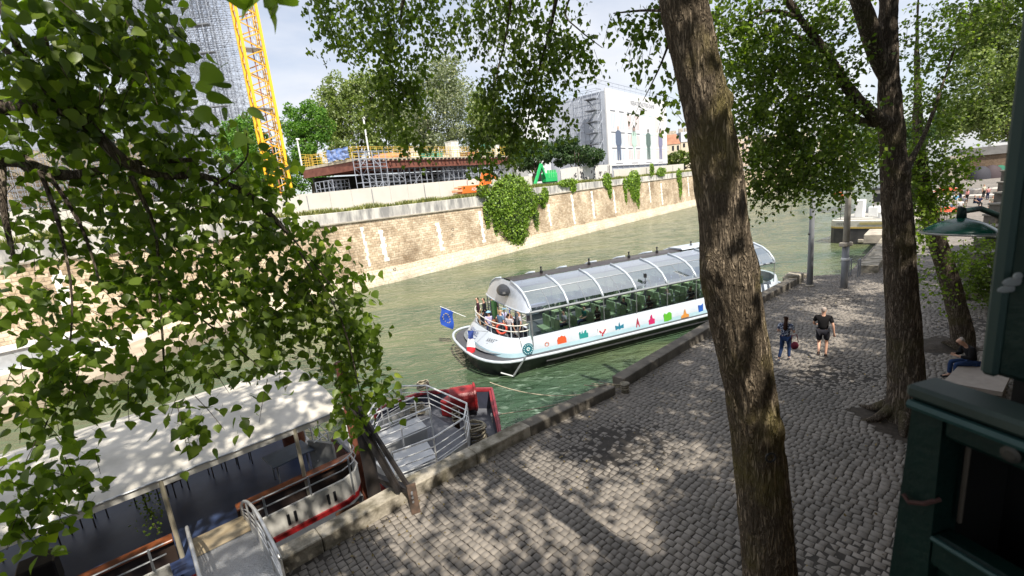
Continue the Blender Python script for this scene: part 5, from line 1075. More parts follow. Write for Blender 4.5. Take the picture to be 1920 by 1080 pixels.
c = Q(-1.2, 5.9, 1.3); m = MB(); m.lathe(c, [(.26, 0), (.33, .25), (.33, .6), (.27, .8), (.25, .8), (.25, .7)], 18); tag(m.build('barrel', MT['woodred'], smooth=True), 'brown wooden barrel behind the slate blue table on the barge', 'barrel')
c = Q(-6.9, 4.3, 1.3); m = MB(); m.box(c+Vector((0, 0, .35)), (.6, .6, .7), TR, bev=.03); tag(m.build('speaker_cabinet', MT['blackpile']), 'black box standing on the blue barge deck under the canopy', 'cabinet')
# potted vine hanging under the roof
c = Q(-4.9, 3.7, 1.9); pt = thing('potted_vine', 'thin trailing vine hanging by a canopy post of the barge', 'plant', c)
rg = np.random.default_rng(3); P = np.array([Q(-4.9+rg.normal(0, .12), 3.7+rg.normal(0, .12), rg.uniform(1.75, 3.1)) for _ in range(170)]); V_, F_ = leaves(P, .07, .4, False, rg=rg); npobj('leaves', V_, F_, LM['near'], pt)
m = MB(); m.tube([Q(-4.9, 3.7, 3.2), Q(-4.92, 3.75, 2.4), Q(-4.85, 3.68, 1.7)], .008, 4); m.build('stem', TW, pt)
# white loungers and grey stair module at the bow
m = MB(); m.box(Q(-.95, 3.9, 1.75), (.08, .9, .9), TR+.5); tag(m.build('folded_board', grylt), 'grey folded board standing between canopy post and barge front rail', 'board')
# front deck railing of the barge
fr = thing('deck_railing', 'low white railing across the front end of the canopy barge', 'railing', Q(-.6, 5.6, 1.3))
for z in (1.6, 1.9, 2.2): m = MB(); m.tube([Q(-1.1, 4.0, z), Q(-.6, 4.3, z), Q(-.6, 7.9, z)], .02, 5); m.build('rail', MT['white'], fr)
for mm in (4.3, 5.2, 6.1, 7.0, 7.9): m = MB(); m.tube([Q(-.6, mm, .9), Q(-.6, mm, 2.2)], .022, 5); m.build('post', MT['white'], fr)
# ---------------- work pontoon with red bow
pont = thing('work_boat', 'grey decked work boat with white railings and red pointed bow moored at the kerb', 'boat', Q(1.8, 3, 0))
gd_ = M('grey_deck', (.085, .09, .11), .55, col2=(.16, .165, .18), scale=.8); wsil = M('silver_panel', (.42, .43, .44), .4, metal=.2, col2=(.60, .61, .62), scale=.7)
HP = [(-.1, .75), (.7, .6), (2.0, .18), (2.75, .12), (3.35, .95), (4.75, 3.0), (4.1, 3.9), (3.2, 5.3), (2.2, 5.9), (-.1, 5.9)]
def bowz(t): return 1.42+.52*max(0, min(1, (t-1.6)/2.6))
m = MB(); m.prism([Q(t, mm, -.6) for t, mm in HP], (0, 0, 1.75)); m.build('hull', M('boat_red_dark', (.16, .02, .02), .5, var=.3), pont)
m = MB(); m.prism([Q(1.2+(t-1.2)*.98, 3+(mm-3)*.97, 1.15) for t, mm in HP], (0, 0, .10)); m.build('deck', gd_, pont)
br = [(1.7, .20), (2.0, .18), (2.75, .12), (3.35, .95), (4.1, 2.05), (4.75, 3.0), (4.1, 3.9), (3.2, 5.3), (2.2, 5.9), (1.5, 5.9)]
V = []
for i, (t, mm) in enumerate(br):
    c = Vector((3.2, 3.0)); d = (c-Vector((t, mm))).normalized()*.13; V += [Q(t, mm, 1.0), Q(t, mm, bowz(t)), Q(t+d.x, mm+d.y, bowz(t)), Q(t+d.x, mm+d.y, 1.0)]
m = MB(); n = len(br); m.add(V, [(i*4+j, (i+1)*4+j, (i+1)*4+(j+1) % 4, i*4+(j+1) % 4) for i in range(n-1) for j in range(4)]+[(0, 1, 2, 3), tuple(range(4*n-4, 4*n))]); m.build('bow_bulwark', M('bow_red', (.22, .016, .022), .45, var=.25), pont)
m = MB(); V = []
for i, (t, mm) in enumerate(br):
    c = Vector((3.2, 3.0)); d = (c-Vector((t, mm))).normalized()*.15; V += [Q(t+d.x, mm+d.y, 1.1), Q(t+d.x, mm+d.y, bowz(t)-.04)]
m.add(V, [(2*i, 2*i+2, 2*i+3, 2*i+1) for i in range(n-1)]); m.build('inner_lining', M('lining_navy', (.04, .045, .07), .5, var=.2), pont)
m = MB(); m.tube([Q(t, mm, bowz(t)+.02) for t, mm in br], .05, 6); m.build('bow_cap', M('red_cap', (.24, .035, .05), .5), pont)
# railed deck (octagonal pen)
PEN = [(.43, 3.55), (1.2, 4.4), (2.1, 4.65), (2.7, 3.9), (2.75, 1.65), (2.15, .95), (.98, .72), (-.1, .95)]
ped = M('pen_side', (.50, .50, .48), .5, var=.12)
m = MB(); m.prism([Q(t, mm, 1.2) for t, mm in PEN+[(-.1, 3.2)]], (0, 0, .32)); m.build('raised_deck', gd_, pont)
for (a, b) in [(0, 1), (1, 2), (2, 3), (4, 5), (5, 6), (6, 7)]:
    A_, B_ = PEN[a], PEN[b]; m = MB(); m.prism([Q(*A_, 1.5), Q(*B_, 1.5), Q(*B_, 1.86), Q(*A_, 1.86)], ME*.03); m.build('kick_panel', ped, pont)
def railrun(pts, z0, hs, nm, r=.022):
    for h in hs: m = MB(); m.tube([Q(t, mm, z0+h) for t, mm in pts], r*(1.25 if h == hs[-1] else .7), 6); m.build(nm, MT['white'], pont)
    for t, mm in pts: m = MB(); m.tube([Q(t, mm, z0-.35), Q(t, mm, z0+hs[-1])], r*1.1, 6); m.build('rail_post', MT['white'], pont)
railrun(PEN, 1.5, (.45, .65, .85, 1.1), 'railing')
railrun([(-.3, 3.4), (1.0, 3.42), (1.95, 3.44)], 1.5, (.5, .8, 1.1), 'inner_railing'); railrun([(-.2, 2.5), (.9, 2.42), (1.85, 2.34)], 1.5, (.5, .8, 1.1), 'inner_railing')
m = MB(); m.prism([Q(-.1, 2.6, 1.53), Q(1.75, 2.5, 1.53), Q(1.9, 3.3, 1.53), Q(-.1, 3.35, 1.53)], (0, 0, .45)); m.build('silver_locker', wsil, pont)
m = MB(); m.prism([Q(-.1, 1.2, 1.53), Q(1.2, 1.1, 1.53), Q(1.5, 2.2, 1.53), Q(-.1, 2.3, 1.53)], (0, 0, .25)); m.build('silver_hatch', wsil, pont)
m = MB(); m.box(Q(-.05, 1.0, .95), (.5, .5, .9), TR, bev=.06); m.build('side_locker', bwht, pont)
# winch
wb = Q(3.75, 3.35, 1.25); wx = Vector((.90, .12, 0)).normalized()
wn = thing('winch', 'big red drum winch on the bow of the work boat', 'winch', wb); Mw = Matrix((Vector((0, 0, 1)), Vector((-wx.y, wx.x, 0)), wx)).transposed()
m = MB(); m.lathe(wb+Vector((0, 0, .62))-wx*.45, [(.42, 0), (.44, .03), (.44, .80), (.50, .82), (.50, .88), (.44, .90), (.40, .86), (.10, .84)], 26, Mw); m.build('drum', MT['red'], wn, False)
m = MB(); m.box(wb+Vector((-.45, .15, .30)), (.55, .65, .6), TR+.3, bev=.04); m.build('gear_housing', MT['red'], wn)
m = MB(); [m.beam(wb+Vector((0, 0, .62))+wx*.44+Mw @ Vector((0, 0, 0)), wb+Vector((0, 0, .62))+wx*.44+Mw @ Vector((.42*math.cos(a), .42*math.sin(a), 0)), .05, .03) for a in np.arange(0, 6.28, .785)]; m.build('spokes', M('dark_red', (.12, .012, .015), .6), wn)
# coil of rope
def coil(c, r, n, label, group='rope coils on the work boat', mat=None, h=.05):
    m = MB(); P = []
    for i in range(n*20):
        a = i*math.pi/10; rr_ = r*(1-.22*((i//20) % 3)/2)+.02*math.sin(i*.7); P.append(c+Vector((rr_*math.cos(a), rr_*math.sin(a), .04+h*(i/20)+.02*math.sin(i*1.3))))
    m.tube(P, .030, 5); return tag(m.build('rope_coil', mat or MT['rope'], smooth=True), label, 'rope', group)
coil(Q(3.0, 1.75, 1.25), .34, 8, 'thick pale rope coil on the bow deck in front of the railings', h=.06)
coil(Q(3.15, 5.0, 2.0), .22, 5, 'small rope coil lying on the outer edge beside the red winch')
coil(Q(2.45, 4.3, 1.55), .26, 6, 'tangled rope heap behind the railing next to the winch')
bl = thing('bollard', 'rusty red post bollard with rope between winch and rope coil', 'bollard', Q(2.95, 2.7, 1.2))
m = MB(); m.lathe(Q(2.95, 2.7, 1.2), [(.09, 0), (.09, .75), (.12, .78), (.12, .84), (.05, .86)], 12); m.build('post', MT['rust'], bl, True)
m = MB(); m.tube([Q(2.95, 2.7, 1.55)+Vector((.12*math.cos(i*.6), .12*math.sin(i*.6), .012*i)) for i in range(34)], .028, 5); m.build('rope_turns', MT['rope'], bl)
for (t, mm, lab, mt) in [(4.0, 1.95, 'small round white bollard at the tip of the red bow', MT['offwhite']), (2.55, .62, 'short red bollard between kerb and rope coil', MT['red'])]:
    c = Q(t, mm, 1.2); b_ = thing('bollard', lab, 'bollard', c, 'deck bollards of the work boat')
    m = MB(); m.lathe(c, [(.11, 0), (.10, .35), (.16, .38), (.16, .44), (.1, .47)], 14); m.build('post', mt, b_, True); m = MB(); m.tube([c+Vector((.13*math.cos(i*.6), .13*math.sin(i*.6), .12+.01*i)) for i in range(20)], .02, 5); m.build('rope_turns', MT['rope'], b_)
for (t, mm, col, lab) in [(1.75, .45, (.02, .10, .16), 'blue drum squeezed between work boat and kerb'), (1.05, .42, (.30, .03, .03), 'red bucket holding ropes between work boat and kerb')]:
    c = Q(t, mm, 1.2); o = thing('drum', lab, 'drum', c); m = MB(); m.lathe(c, [(.24, 0), (.27, .05), (.25, .2), (.27, .35), (.28, .5), (.25, .5), (.23, .15)], 18); m.build('shell', M('drum_paint_%d' % int(t*10), col, .5), o, True)
    m = MB(); m.tube([c+Vector((.2*math.cos(i*.5), .2*math.sin(i*.5), .42+.006*i)) for i in range(30)], .022, 5); m.build('rope', MT['rope'], o)
# ---------------- piles and struts at the kerb
pl = thing('mooring_pile', 'thick dark steel pile with black A-frame strut bolted to the kerb', 'pile', Q(-.85, .52, 0))
m = MB(); q = limb([Q(-.85, .52, -.5), Q(-.86, .53, 2.2), Q(-.86, .54, 4.4)], [.155, .155, .15], 16, 8, nz=.01); m.add(q.V, q.F); m.build('pile', MT['blackpile'], pl, True)
f1 = Q(-.40, -.52, 2.33); f2 = Q(-.62, -.30, 2.36); tpl = Q(-.98, .42, 4.5)
for f_, off in ((f1, 0), (f2, -.12)): m = MB(); m.beam(f_, tpl+TE*off*1.2, .07, .09); m.build('strut', MT['blackpile'], pl)
m = MB(); m.beam(Q(-.75, .6, 2.42), f1+Vector((0, 0, .06)), .14, .12); m.build('cross_arm', bpy.data.materials['bracket_rust'] if 'bracket_rust' in bpy.data.materials else MT['blackpile'], pl)
m = MB(); m.beam(f1+Vector((0, 0, .22)), f1+Vector((.08, -.22, -.36)), .20, .10); m.build('kerb_bracket', M('bracket_rust', (.04, .028, .02), .9, col2=(.10, .06, .04), scale=8), pl)
for k in range(3): m = MB(); m.tube([f1+Vector((.03, -.12, .1-.1*k)), f1+Vector((.05, -.20, .1-.1*k))], .025, 6); m.build('bolt', MT['steel'], pl)
m = MB(); m.beam(Q(-.55, -.3, 2.38), tpl.lerp(f2, .35), .05, .05); m.build('brace', MT['blackpile'], pl)
p2_ = thing('mooring_pile', 'slimmer rusty brown pile rising behind the wooden rail of the barge', 'pile', Q(-.3, 3.0, 0))
m = MB(); q = limb([Q(-.28, 2.95, -.5), Q(-.28, 2.95, 2.5), Q(-.3, 2.97, 4.6)], [.14, .14, .135], 14, 8, nz=.008); m.add(q.V, q.F); m.build('pile', M('rust_red', (.15, .045, .025), .8, col2=(.26, .09, .05), scale=3), p2_, True)
m = MB(); m.lathe(Q(-.3, 2.97, 4.6), [(.15, 0), (.15, .04), (.05, .08)], 12); m.build('cap', MT['rust'], p2_)
# ---------------- gangway
gw = thing('gangway', 'aluminium gangway with arched handrails leading from the kerb onto the canopy barge', 'gangway', Q(-3.8, .4, 2.2))
alu = M('aluminium', (.50, .50, .49), .35, metal=.6, var=.15, scale=3)
def gz(v): return 2.42+.12*math.sin(math.pi*v)-.95*max(0, v-.55)*0-.5*v
pl_ = [(-1.6, 0), (-.2, .25), (.9, .5), (2.3, 1)]
def gwl(u, v):
    mm = -1.7+4.1*v; return Q(-4.33+1.02*u, mm, 2.50-.10*v-.75*max(0, v-.35)**1.2)
tread = M('tread_plate', (.34, .35, .36), .42, metal=.6, var=.2, scale=40, bump=1.0, bscale=30)
m = MB(); m.grid(gwl, 3, 16); m.build('walkway', tread, gw)
m = MB(); m.grid(lambda u, v: gwl(u, .72+.28*v)+Vector((0, 0, .012)), 2, 6); m.build('wooden_landing', M('ply_landing', (.26, .20, .12), .7, col2=(.36, .30, .2), scale=3), gw)
for u in (0, 1):
    n_g = 14; top_ = [gwl(u, v)+Vector((0, 0, .95*math.sin(math.pi*min(1, .28+v*.72))**.55*(1 if v < .97 else .75))) for v in np.linspace(0, 1, n_g)]
    m = MB(); m.tube(top_, .032, 8); m.build('hand_rail', alu, gw, True)
    for f_ in (.35, .52, .68):
        m = MB(); m.tube([gwl(u, v)*(1-f_)+t_*f_ for v, t_ in zip(np.linspace(0, 1, n_g), top_)], .014, 5); m.build('mid_rail', alu, gw)
    for i in range(0, n_g, 3): m = MB(); m.tube([gwl(u, i/(n_g-1)), top_[i]], .02, 6); m.build('post', alu, gw)
    m = MB(); V = []
    for v, t_ in zip(np.linspace(0, 1, n_g), top_): g0 = gwl(u, v); V += [g0+Vector((0, 0, -.06)), g0*(.72)+t_*.28]
    m.add(V, [(2*i, 2*i+2, 2*i+3, 2*i+1) for i in range(n_g-1)]); m.build('side_plate', alu, gw)
# ---------------- quay bollard with lines
bb = at(1172, 735, 2.0); b_ = thing('quay_bollard', 'small iron bollard with mooring ropes at the step in the kerb', 'bollard', bb)
m = MB(); m.lathe(bb, [(.13, 0), (.11, .05), (.10, .22), (.16, .26), (.16, .31), (.08, .34)], 14); m.build('post', MT['kerb'], b_, True)
m = MB(); m.tube([bb+Vector((.13*math.cos(i*.7), .13*math.sin(i*.7), .08+.008*i)) for i in range(18)], .018, 5); m.build('rope_turns', MT['rope'], b_)
def line(a, b, sag, label, r=.018):
    a = Vector(a); b = Vector(b); P = [a.lerp(b, t)+Vector((0, 0, -sag*4*t*(1-t))) for t in np.linspace(0, 1, 24)]; m = MB(); m.tube(P, r, 5); return tag(m.build('mooring_rope', MT['rope']), label, 'rope', 'mooring ropes of the work boat')
line(Q(4.7, 3.0, 2.22), bb+Vector((0, .12, .2)), .45, 'upper pale mooring rope from the red bow tip to the bollard')
line(Q(4.0, 1.95, 1.6), bb+Vector((-.1, .1, .16)), .12, 'lower pale mooring rope skimming over the water to the bollard')
line(Q(2.7, .1, 2.2), bb+Vector((-.12, 0, .12)), -.02, 'thin mooring rope lying along the kerb to the bollard', .012)
for k in range(3): line(bb+Vector((-.1, .1, .18+.02*k)), at(1095+14*k, 722-3*k, 2.42), .02, 'loose rope end draped over the kerb beside the bollard', .016)
# small launch by the lower bank behind the leaves
c = at(95, 690, .2); la = thing('launch', 'white and blue launch lying behind the leaves near the lower bank', 'boat', c)
m = MB(); m.prism([c+UW*a+NW*b+Vector((0, 0, -.4)) for a, b in [(-5, -1.3), (4, -1.3), (5.8, 0), (4, 1.3), (-5, 1.3)]], (0, 0, 1.2)); m.build('hull', MT['white'], la)
m = MB(); m.prism([c+UW*a+NW*b+Vector((0, 0, .8)) for a, b in [(-3.4, -.9), (1.6, -.9), (2.2, 0), (1.6, .9), (-3.4, .9)]], (0, 0, 1.1)); m.build('cabin', M('launch_grey', (.34, .36, .38), .5), la)
m = MB(); m.prism([c+UW*a+NW*b+Vector((0, 0, 1.9)) for a, b in [(-3.7, -1.05), (1.9, -1.05), (2.4, 0), (1.9, 1.05), (-3.7, 1.05)]], (0, 0, .08)); m.build('cabin_roof', MT['white'], la)
# ================================================================ building site on the far bank
tub = MT['tubegrey']
def lattice(m, o, U, Vv, nu, nv, nz, cu, cv, cz, r=.035, brace=.3, seed=1, skip=0.0, jit=0.0):
    rg = random.Random(seed); o = Vector(o); U = Vector(U); Vv = Vector(Vv)
    def p(i, j, k): return o+U*(cu*i)+Vv*(cv*j)+Vector((0, 0, cz*k))
    for i in range(nu+1):
        for j in range(nv+1):
            m.tube([p(i, j, 0), p(i, j, nz)], r, 3, False)
            for k in range(1, nz+1):
                if rg.random() < skip: continue
                if i < nu: m.tube([p(i, j, k), p(i+1, j, k)], r*.8, 3, False)
                if j < nv: m.tube([p(i, j, k), p(i, j+1, k)], r*.8, 3, False)
                if i < nu and rg.random() < .5: m.tube([p(i, j, k-.5), p(i+1, j, k-.5)], r*.6, 3, False)
                if rg.random() < brace and i < nu: m.tube([p(i, j, k-1), p(i+1, j, k)] if rg.random() < .5 else [p(i+1, j, k-1), p(i, j, k)], r*.7, 3, False)
    return m
# ---- steel platform
zd = dep(660, 297, 60).z
PC = at(660, 297, zd); PR = at(953, 292, zd); PL = at(567, 315, zd); back = PL-PC
dU = (PR-PC).normalized(); lenU = (PR-PC).length; dB = back.normalized(); lenB = back.length
plat = thing('site_platform', 'long brown steel working platform on scaffold towers with railings along its deck', 'platform', Vector(((PC.x+PR.x)/2, (PC.y+PR.y)/2, GZ)))
m = MB(); m.prism([PC+Vector((0, 0, -.35)), PR+Vector((0, 0, -.35)), PR+back*1.6+Vector((0, 0, -.35)), PL+Vector((0, 0, -.35))], (0, 0, .35)); m.build('deck_slab', M('deck_boards', (.42, .37, .28), .85, var=.2, scale=2), plat)
bm = M('oxide_beam', (.115, .035, .022), .65, col2=(.20, .075, .05), scale=1.5)
for off in (.15, 4.5, 9.0):
    m = MB(); a = PC+dB*off+Vector((0, 0, -.85)); b = PR+dB*off+Vector((0, 0, -.85)); m.beam(a+dU*.3, b, .12, 1.0); m.beam(a+Vector((0, 0, .45))+dU*.3, b+Vector((0, 0, .45)), .5, .08); m.beam(a+Vector((0, 0, -.5))+dU*.3, b+Vector((0, 0, -.5)), .5, .08); m.build('main_beam', bm, plat)
m = MB(); a = PC+dU*.3+Vector((0, 0, -.95)); m.beam(a, PL+Vector((0, 0, -.95)), .14, 1.1); m.build('side_beam', bm, plat)
for i in range(12):
    a = PC+dU*(.6+i*lenU/12)+Vector((0, 0, -.8)); m = MB(); m.beam(a-dB*.1, a+dB*9, .25, .5); m.build('cross_beam', bm, plat)
for i in range(40):
    a = PC+dU*(.4+i*lenU/40)+Vector((0, 0, -.28)); m = MB(); m.beam(a-dB*.45, a+dB*.2, .14, .2); m.build('bracket_end', MT['dark'], plat)
ylw = M('site_yellow', (.62, .42, .06), .6, var=.2, scale=3)
def fence_on(A_, B_, nm, mat, hh=1.5):
    d = (B_-A_); n = max(2, int(d.length/.9)); m = MB()
    for i in range(n+1): p = A_+d*(i/n); m.tube([p, p+Vector((0, 0, hh))], .035, 3, False)
    for h in (.25, .6, .95, 1.3, hh): m.tube([A_+Vector((0, 0, h)), B_+Vector((0, 0, h))], .03, 3, False)
    m.build(nm, mat, plat)
fence_on(PC+dU*.2, PR, 'guard_rail', ylw); fence_on(PC, PL, 'guard_rail', ylw); fence_on(PL+Vector((0, 0, .1)), PR+back*1.6, 'guard_rail', ylw, 1.8)
fence_on(PC+dB*2+dU*8, PR+dB*2, 'guard_rail', M('site_beige', (.5, .42, .3), .7), 1.4)
for (u, b_, w, h, d, c, nm) in [(.30, 3.5, 9, 1.1, 2, (.45, .19, .09), 'brick_pile'), (.42, 3, 2.2, 1.5, 1.5, (.7, .68, .6), 'white_crate'), (.50, 2.5, 4.2, .9, 1.5, (.07, .25, .18), 'green_skip'), (.66, 2.5, 1.6, 2.6, 1.6, (.68, .66, .6), 'white_cabin'), (.80, 3, 2.6, .9, 2, (.25, .09, .05), 'rust_skip'), (.93, 3, 2.0, 2.2, 1.4, (.09, .27, .19), 'green_cabin'), (.58, 3, 3.0, .7, 1.5, (.6, .57, .5), 'timber_stack'), (.985, 2, .8, 2.0, .8, (.7, .7, .66), 'white_locker')]:
    p = PC+dU*lenU*u+dB*b_; m = MB(); 
    if 'pile' in nm: m.grid(lambda a, b: p+dU*(a-.5)*w+dB*(b-.5)*d+Vector((0, 0, h*math.sin(math.pi*a)**.6*math.sin(math.pi*b)**.6*(1+.15*noise.noise(Vector((a*9, b*5, 0)))))), 16, 8)
    else: m.box(p+Vector((0, 0, h/2)), (w, d, h), math.atan2(dU.y, dU.x), bev=.06); m.box(p+Vector((0, 0, h+.03)), (w*1.04, d*1.06, .08), math.atan2(dU.y, dU.x))
    nm2 = nm; o = m.build(nm2, M(nm+'_paint', c, .8, var=.25, scale=2)); lab = {'brick_pile': 'low heap of orange bricks on the steel platform', 'white_crate': 'small white crate beside the brick heap on the platform', 'green_skip': 'low green skip in the middle of the platform deck', 'white_cabin': 'tall white block standing on the platform deck', 'rust_skip': 'reddish brown skip near the right end of the platform', 'green_cabin': 'green cabin at the right end of the platform', 'timber_stack': 'flat stack of pale timber on the platform', 'white_locker': 'narrow white locker on the far right corner of the platform'}[nm]; tag(o, lab, nm.split('_')[1])
# blue sheeting
m = MB(); p = PC+dU*.0+Vector((0, 0, .1)); q0 = p-dU*.3+dB*.2; 
m.grid(lambda u, v: PC+dB*(.3+4.6*u)-dU*.15+Vector((0, 0, .1+1.45*v+.2*noise.noise(Vector((u*6, v*4, 0)))))+dU*(.3*noise.noise(Vector((u*7, v*5, 3)))), 24, 10)
tag(m.build('blue_sheet', M('blue_sheet', (.10, .20, .52), .6, col2=(.35, .42, .62), scale=2.2), smooth=True), 'crumpled blue plastic sheet hung on the left corner railing of the platform', 'sheet')
# lamp posts of the site
for i, (p, h) in enumerate([(PL+Vector((0, 0, -.2)), 4.2), (PC+dU*2.6, 5.2)]):
    o = thing('site_lamp_post', ['thin white lamp post at the far left corner of the platform', 'thin white lamp post behind the blue sheet on the platform'][i], 'lamp post', p, 'white lamp posts on the platform')
    m = MB(); m.tube([p, p+Vector((0, 0, h))], .11, 6); m.build('post', MT['white'], o); m = MB(); m.box(p+Vector((.1, 0, h)), (.5, .3, .22), .4, bev=.04); m.build('floodlight', MT['white'], o)
# scaffold towers under the platform
hz = zd-.9-GZ
def tower(u, off, nu, nv, lab, cz=1.0, seed=1, r=.05, zt=None, cu=1.0):
    o = PC+dU*u+dB*off; o.z = GZ; t = thing('scaffold_tower', lab, 'scaffold', o, 'scaffold towers under the steel platform'); m = lattice(MB(), o, dU, dB, nu, nv, int((zt or hz)/cz), cu, 1.2, cz, r, .35, seed); m.build('tubes', tub, t)
    m = MB()
    for k in (1, 2): m.box(o+dU*nu*cu/2+dB*nv*.6+Vector((0, 0, k*(zt or hz)/3)), (nu*cu, .7, .06), math.atan2(dU.y, dU.x))
    m.build('planks', MT['steel'], t); return t
tower(-.2, -1.6, 4, 1, 'tall open stair scaffold in front of the platform corner, rising above its deck', seed=2, zt=hz+2.6)
tower(5.2, .4, 3, 3, 'scaffold tower just right of the stair scaffold under the platform', seed=3)
tower(9.3, .6, 4, 3, 'scaffold tower with crossed braces left of the dark opening', seed=4)
tower(lenU*.52, .6, 5, 3, 'slim grey scaffold tower right of the dark opening', seed=5)
tower(lenU*.68, .6, 6, 3, 'scaffold tower fourth from the left under the platform', seed=6)
tower(lenU*.84, .6, 6, 3, 'scaffold tower under the right end of the platform', seed=7)
o = PL+dU*1.0; o = PC+dB*5.2+dU*.3; o.z = GZ; t = thing('scaffold_tower', 'low scaffold tower under the far left edge of the platform', 'scaffold', o, 'scaffold towers under the steel platform'); lattice(MB(), o, dB, dU, 4, 2, int(hz-1), 1.0, 1.2, 1.0, .05, .3, 9).build('tubes', tub, t)
m = MB(); o = PC-dU*.2+dB*3; o.z = GZ; m.grid(lambda u, v: o+dB*(6*u)+Vector((0, 0, 2.4*v+.2))+dU*(.12*noise.noise(Vector((u*9, v*9, 0)))), 20, 6); tag(m.build('grey_tarpaulin', M('tarp_grey', (.30, .30, .33), .6, var=.3, scale=2)), 'grey tarpaulin wrapped around the foot of the left scaffold tower', 'tarpaulin')
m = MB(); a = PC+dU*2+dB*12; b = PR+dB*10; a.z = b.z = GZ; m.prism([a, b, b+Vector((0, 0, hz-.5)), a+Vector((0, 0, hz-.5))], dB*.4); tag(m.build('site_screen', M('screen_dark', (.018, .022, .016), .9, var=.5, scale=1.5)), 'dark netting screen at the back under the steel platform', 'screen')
# ---- hoardings
def hoard(name, lab, pts, off, zb, mat, panel=2.6, cap=True, group=None, cat='hoarding'):
    P = [wl(x, y, off) for x, y in pts]; S = [sc(p) for p in P]; T = list(zip(S, [p.z for p in P])); s0, s1 = min(S), max(S); n = max(1, int((s1-s0)/panel)); t = thing(name, lab, cat, wp((s0+s1)/2, zb, off), group)
    for i in range(n):
        a = s0+(s1-s0)*i/n+.02; b = s0+(s1-s0)*(i+1)/n-.02; m = MB(); m.prism([wp(a, zb, off), wp(b, zb, off), wp(b, interp(T, b), off), wp(a, interp(T, a), off)], NW*-.06); m.build('panel', mat, t)
        if cap and i % 3 == 0: m = MB(); m.beam(wp(a, zb, off+.08), wp(a, interp(T, a)-.2, off+.08), .06, .06); m.build('post', MT['steel'], t)
    return t, T
hw_ = M('hoarding_white', (.60, .57, .52), .6, var=.05, scale=.5)
hoard('site_hoarding', 'long plain white hoarding standing behind the weeds of the river wall', [(-80, 405), (60, 392), (300, 378), (560, 365), (700, 351), (868, 337), (1000, 330)], -2.6, GZ, hw_)
t, T = hoard('graffiti_hoarding', 'white hoarding covered in black graffiti left of the wrapped building', [(1050, 318), (1075, 313), (1147, 308)], -2.2, GZ, M('hoarding_graffiti', (.62, .60, .58), .6, var=.08), 1.8)
s0, s1 = T[0][0], T[-1][0]; rg_ = random.Random(12); m = MB()
for i in range(26):
    s = s0+(s1-s0)*(.22+.76*(i+.5)/26); z = GZ+1.2+rg_.uniform(0, 1)*(interp(T, s)-GZ-1.9); w = rg_.uniform(.2, .5); kind = i % 4
    P = []
    for k in range(9):
        a = k/8*(5.2 if kind < 2 else 2.2)+i; P.append(wp(s+w*math.cos(a)*(1 if kind else .5), z+w*1.5*math.sin(a)*(1 if kind != 2 else .6), -2.16))
    m.tube(P, .05+.03*(i % 3), 4)
m.build('black_graffiti', M('spray_black', (.02, .02, .03), .7), t)
hoard('site_hoarding', 'low white hoarding under the wrapped building, right of the graffiti', [(1150, 318), (1200, 314), (1282, 307)], -1.4, GZ, hw_)
# ---- wrapped building with advertising banner
zb_ = 28.0; F0 = at(1132, 165, zb_); F1 = at(1246, 191, zb_); Fd = (F1-F0).normalized(); Fn = Vector((Fd.y, -Fd.x, 0)); lf = (F1-F0).length; S1 = at(1058, 190, zb_); Sd = (S1-F0); Sd.z = 0
wb_ = thing('wrapped_building', 'building wrapped in a white advertising banner with four standing figures and window frames', 'building', Vector((F0.x, F0.y, GZ)))
def fp(u, z, off=.0): return Vector((F0.x, F0.y, 0))+Fd*(u*lf)+Fn*off+Vector((0, 0, z))
m = MB(); m.prism([Vector((F0.x, F0.y, GZ-.5)), Vector((F1.x, F1.y, GZ-.5)), Vector((F1.x, F1.y, GZ-.5))-Fn*22, Vector((F0.x, F0.y, GZ-.5))-Fn*22], (0, 0, zb_-GZ)); m.build('wall', M('sheet_grey', (.42, .45, .52), .7, var=.12, scale=.4), wb_)
zbot = onp(1150, 311, (F0.x, F0.y), (Fn.x, Fn.y)).z
m = MB(); m.prism([fp(0, zbot, .35), fp(1, zbot, .35), fp(1, zb_, .35), fp(0, zb_, .35)], Fn*-.3); m.build('banner', M('banner_white', (.66, .66, .68), .6, var=.02), wb_)
ban = {'navy': (.10, .13, .20), 'skin': (.5, .36, .3), 'pink': (.62, .42, .42), 'mint': (.45, .62, .54), 'green': (.10, .15, .14), 'lilac': (.20, .20, .32), 'blue': (.45, .55, .70), 'teal': (.50, .64, .64), 'peach': (.70, .60, .54), 'ink': (.16, .17, .20), 'black': (.05, .05, .06)}
bmt = {k: M('banner_ink_'+k, v, .7, var=.05) for k, v in ban.items()}
def fl(name, poly, mt, off=.37): m = MB(); m.prism([fp(u, z, off) for u, z in poly], Fn*.02); return m.build(name, bmt[mt], wb_)
H_ = zb_-zbot; 
def zz(v): return zbot+H_*v
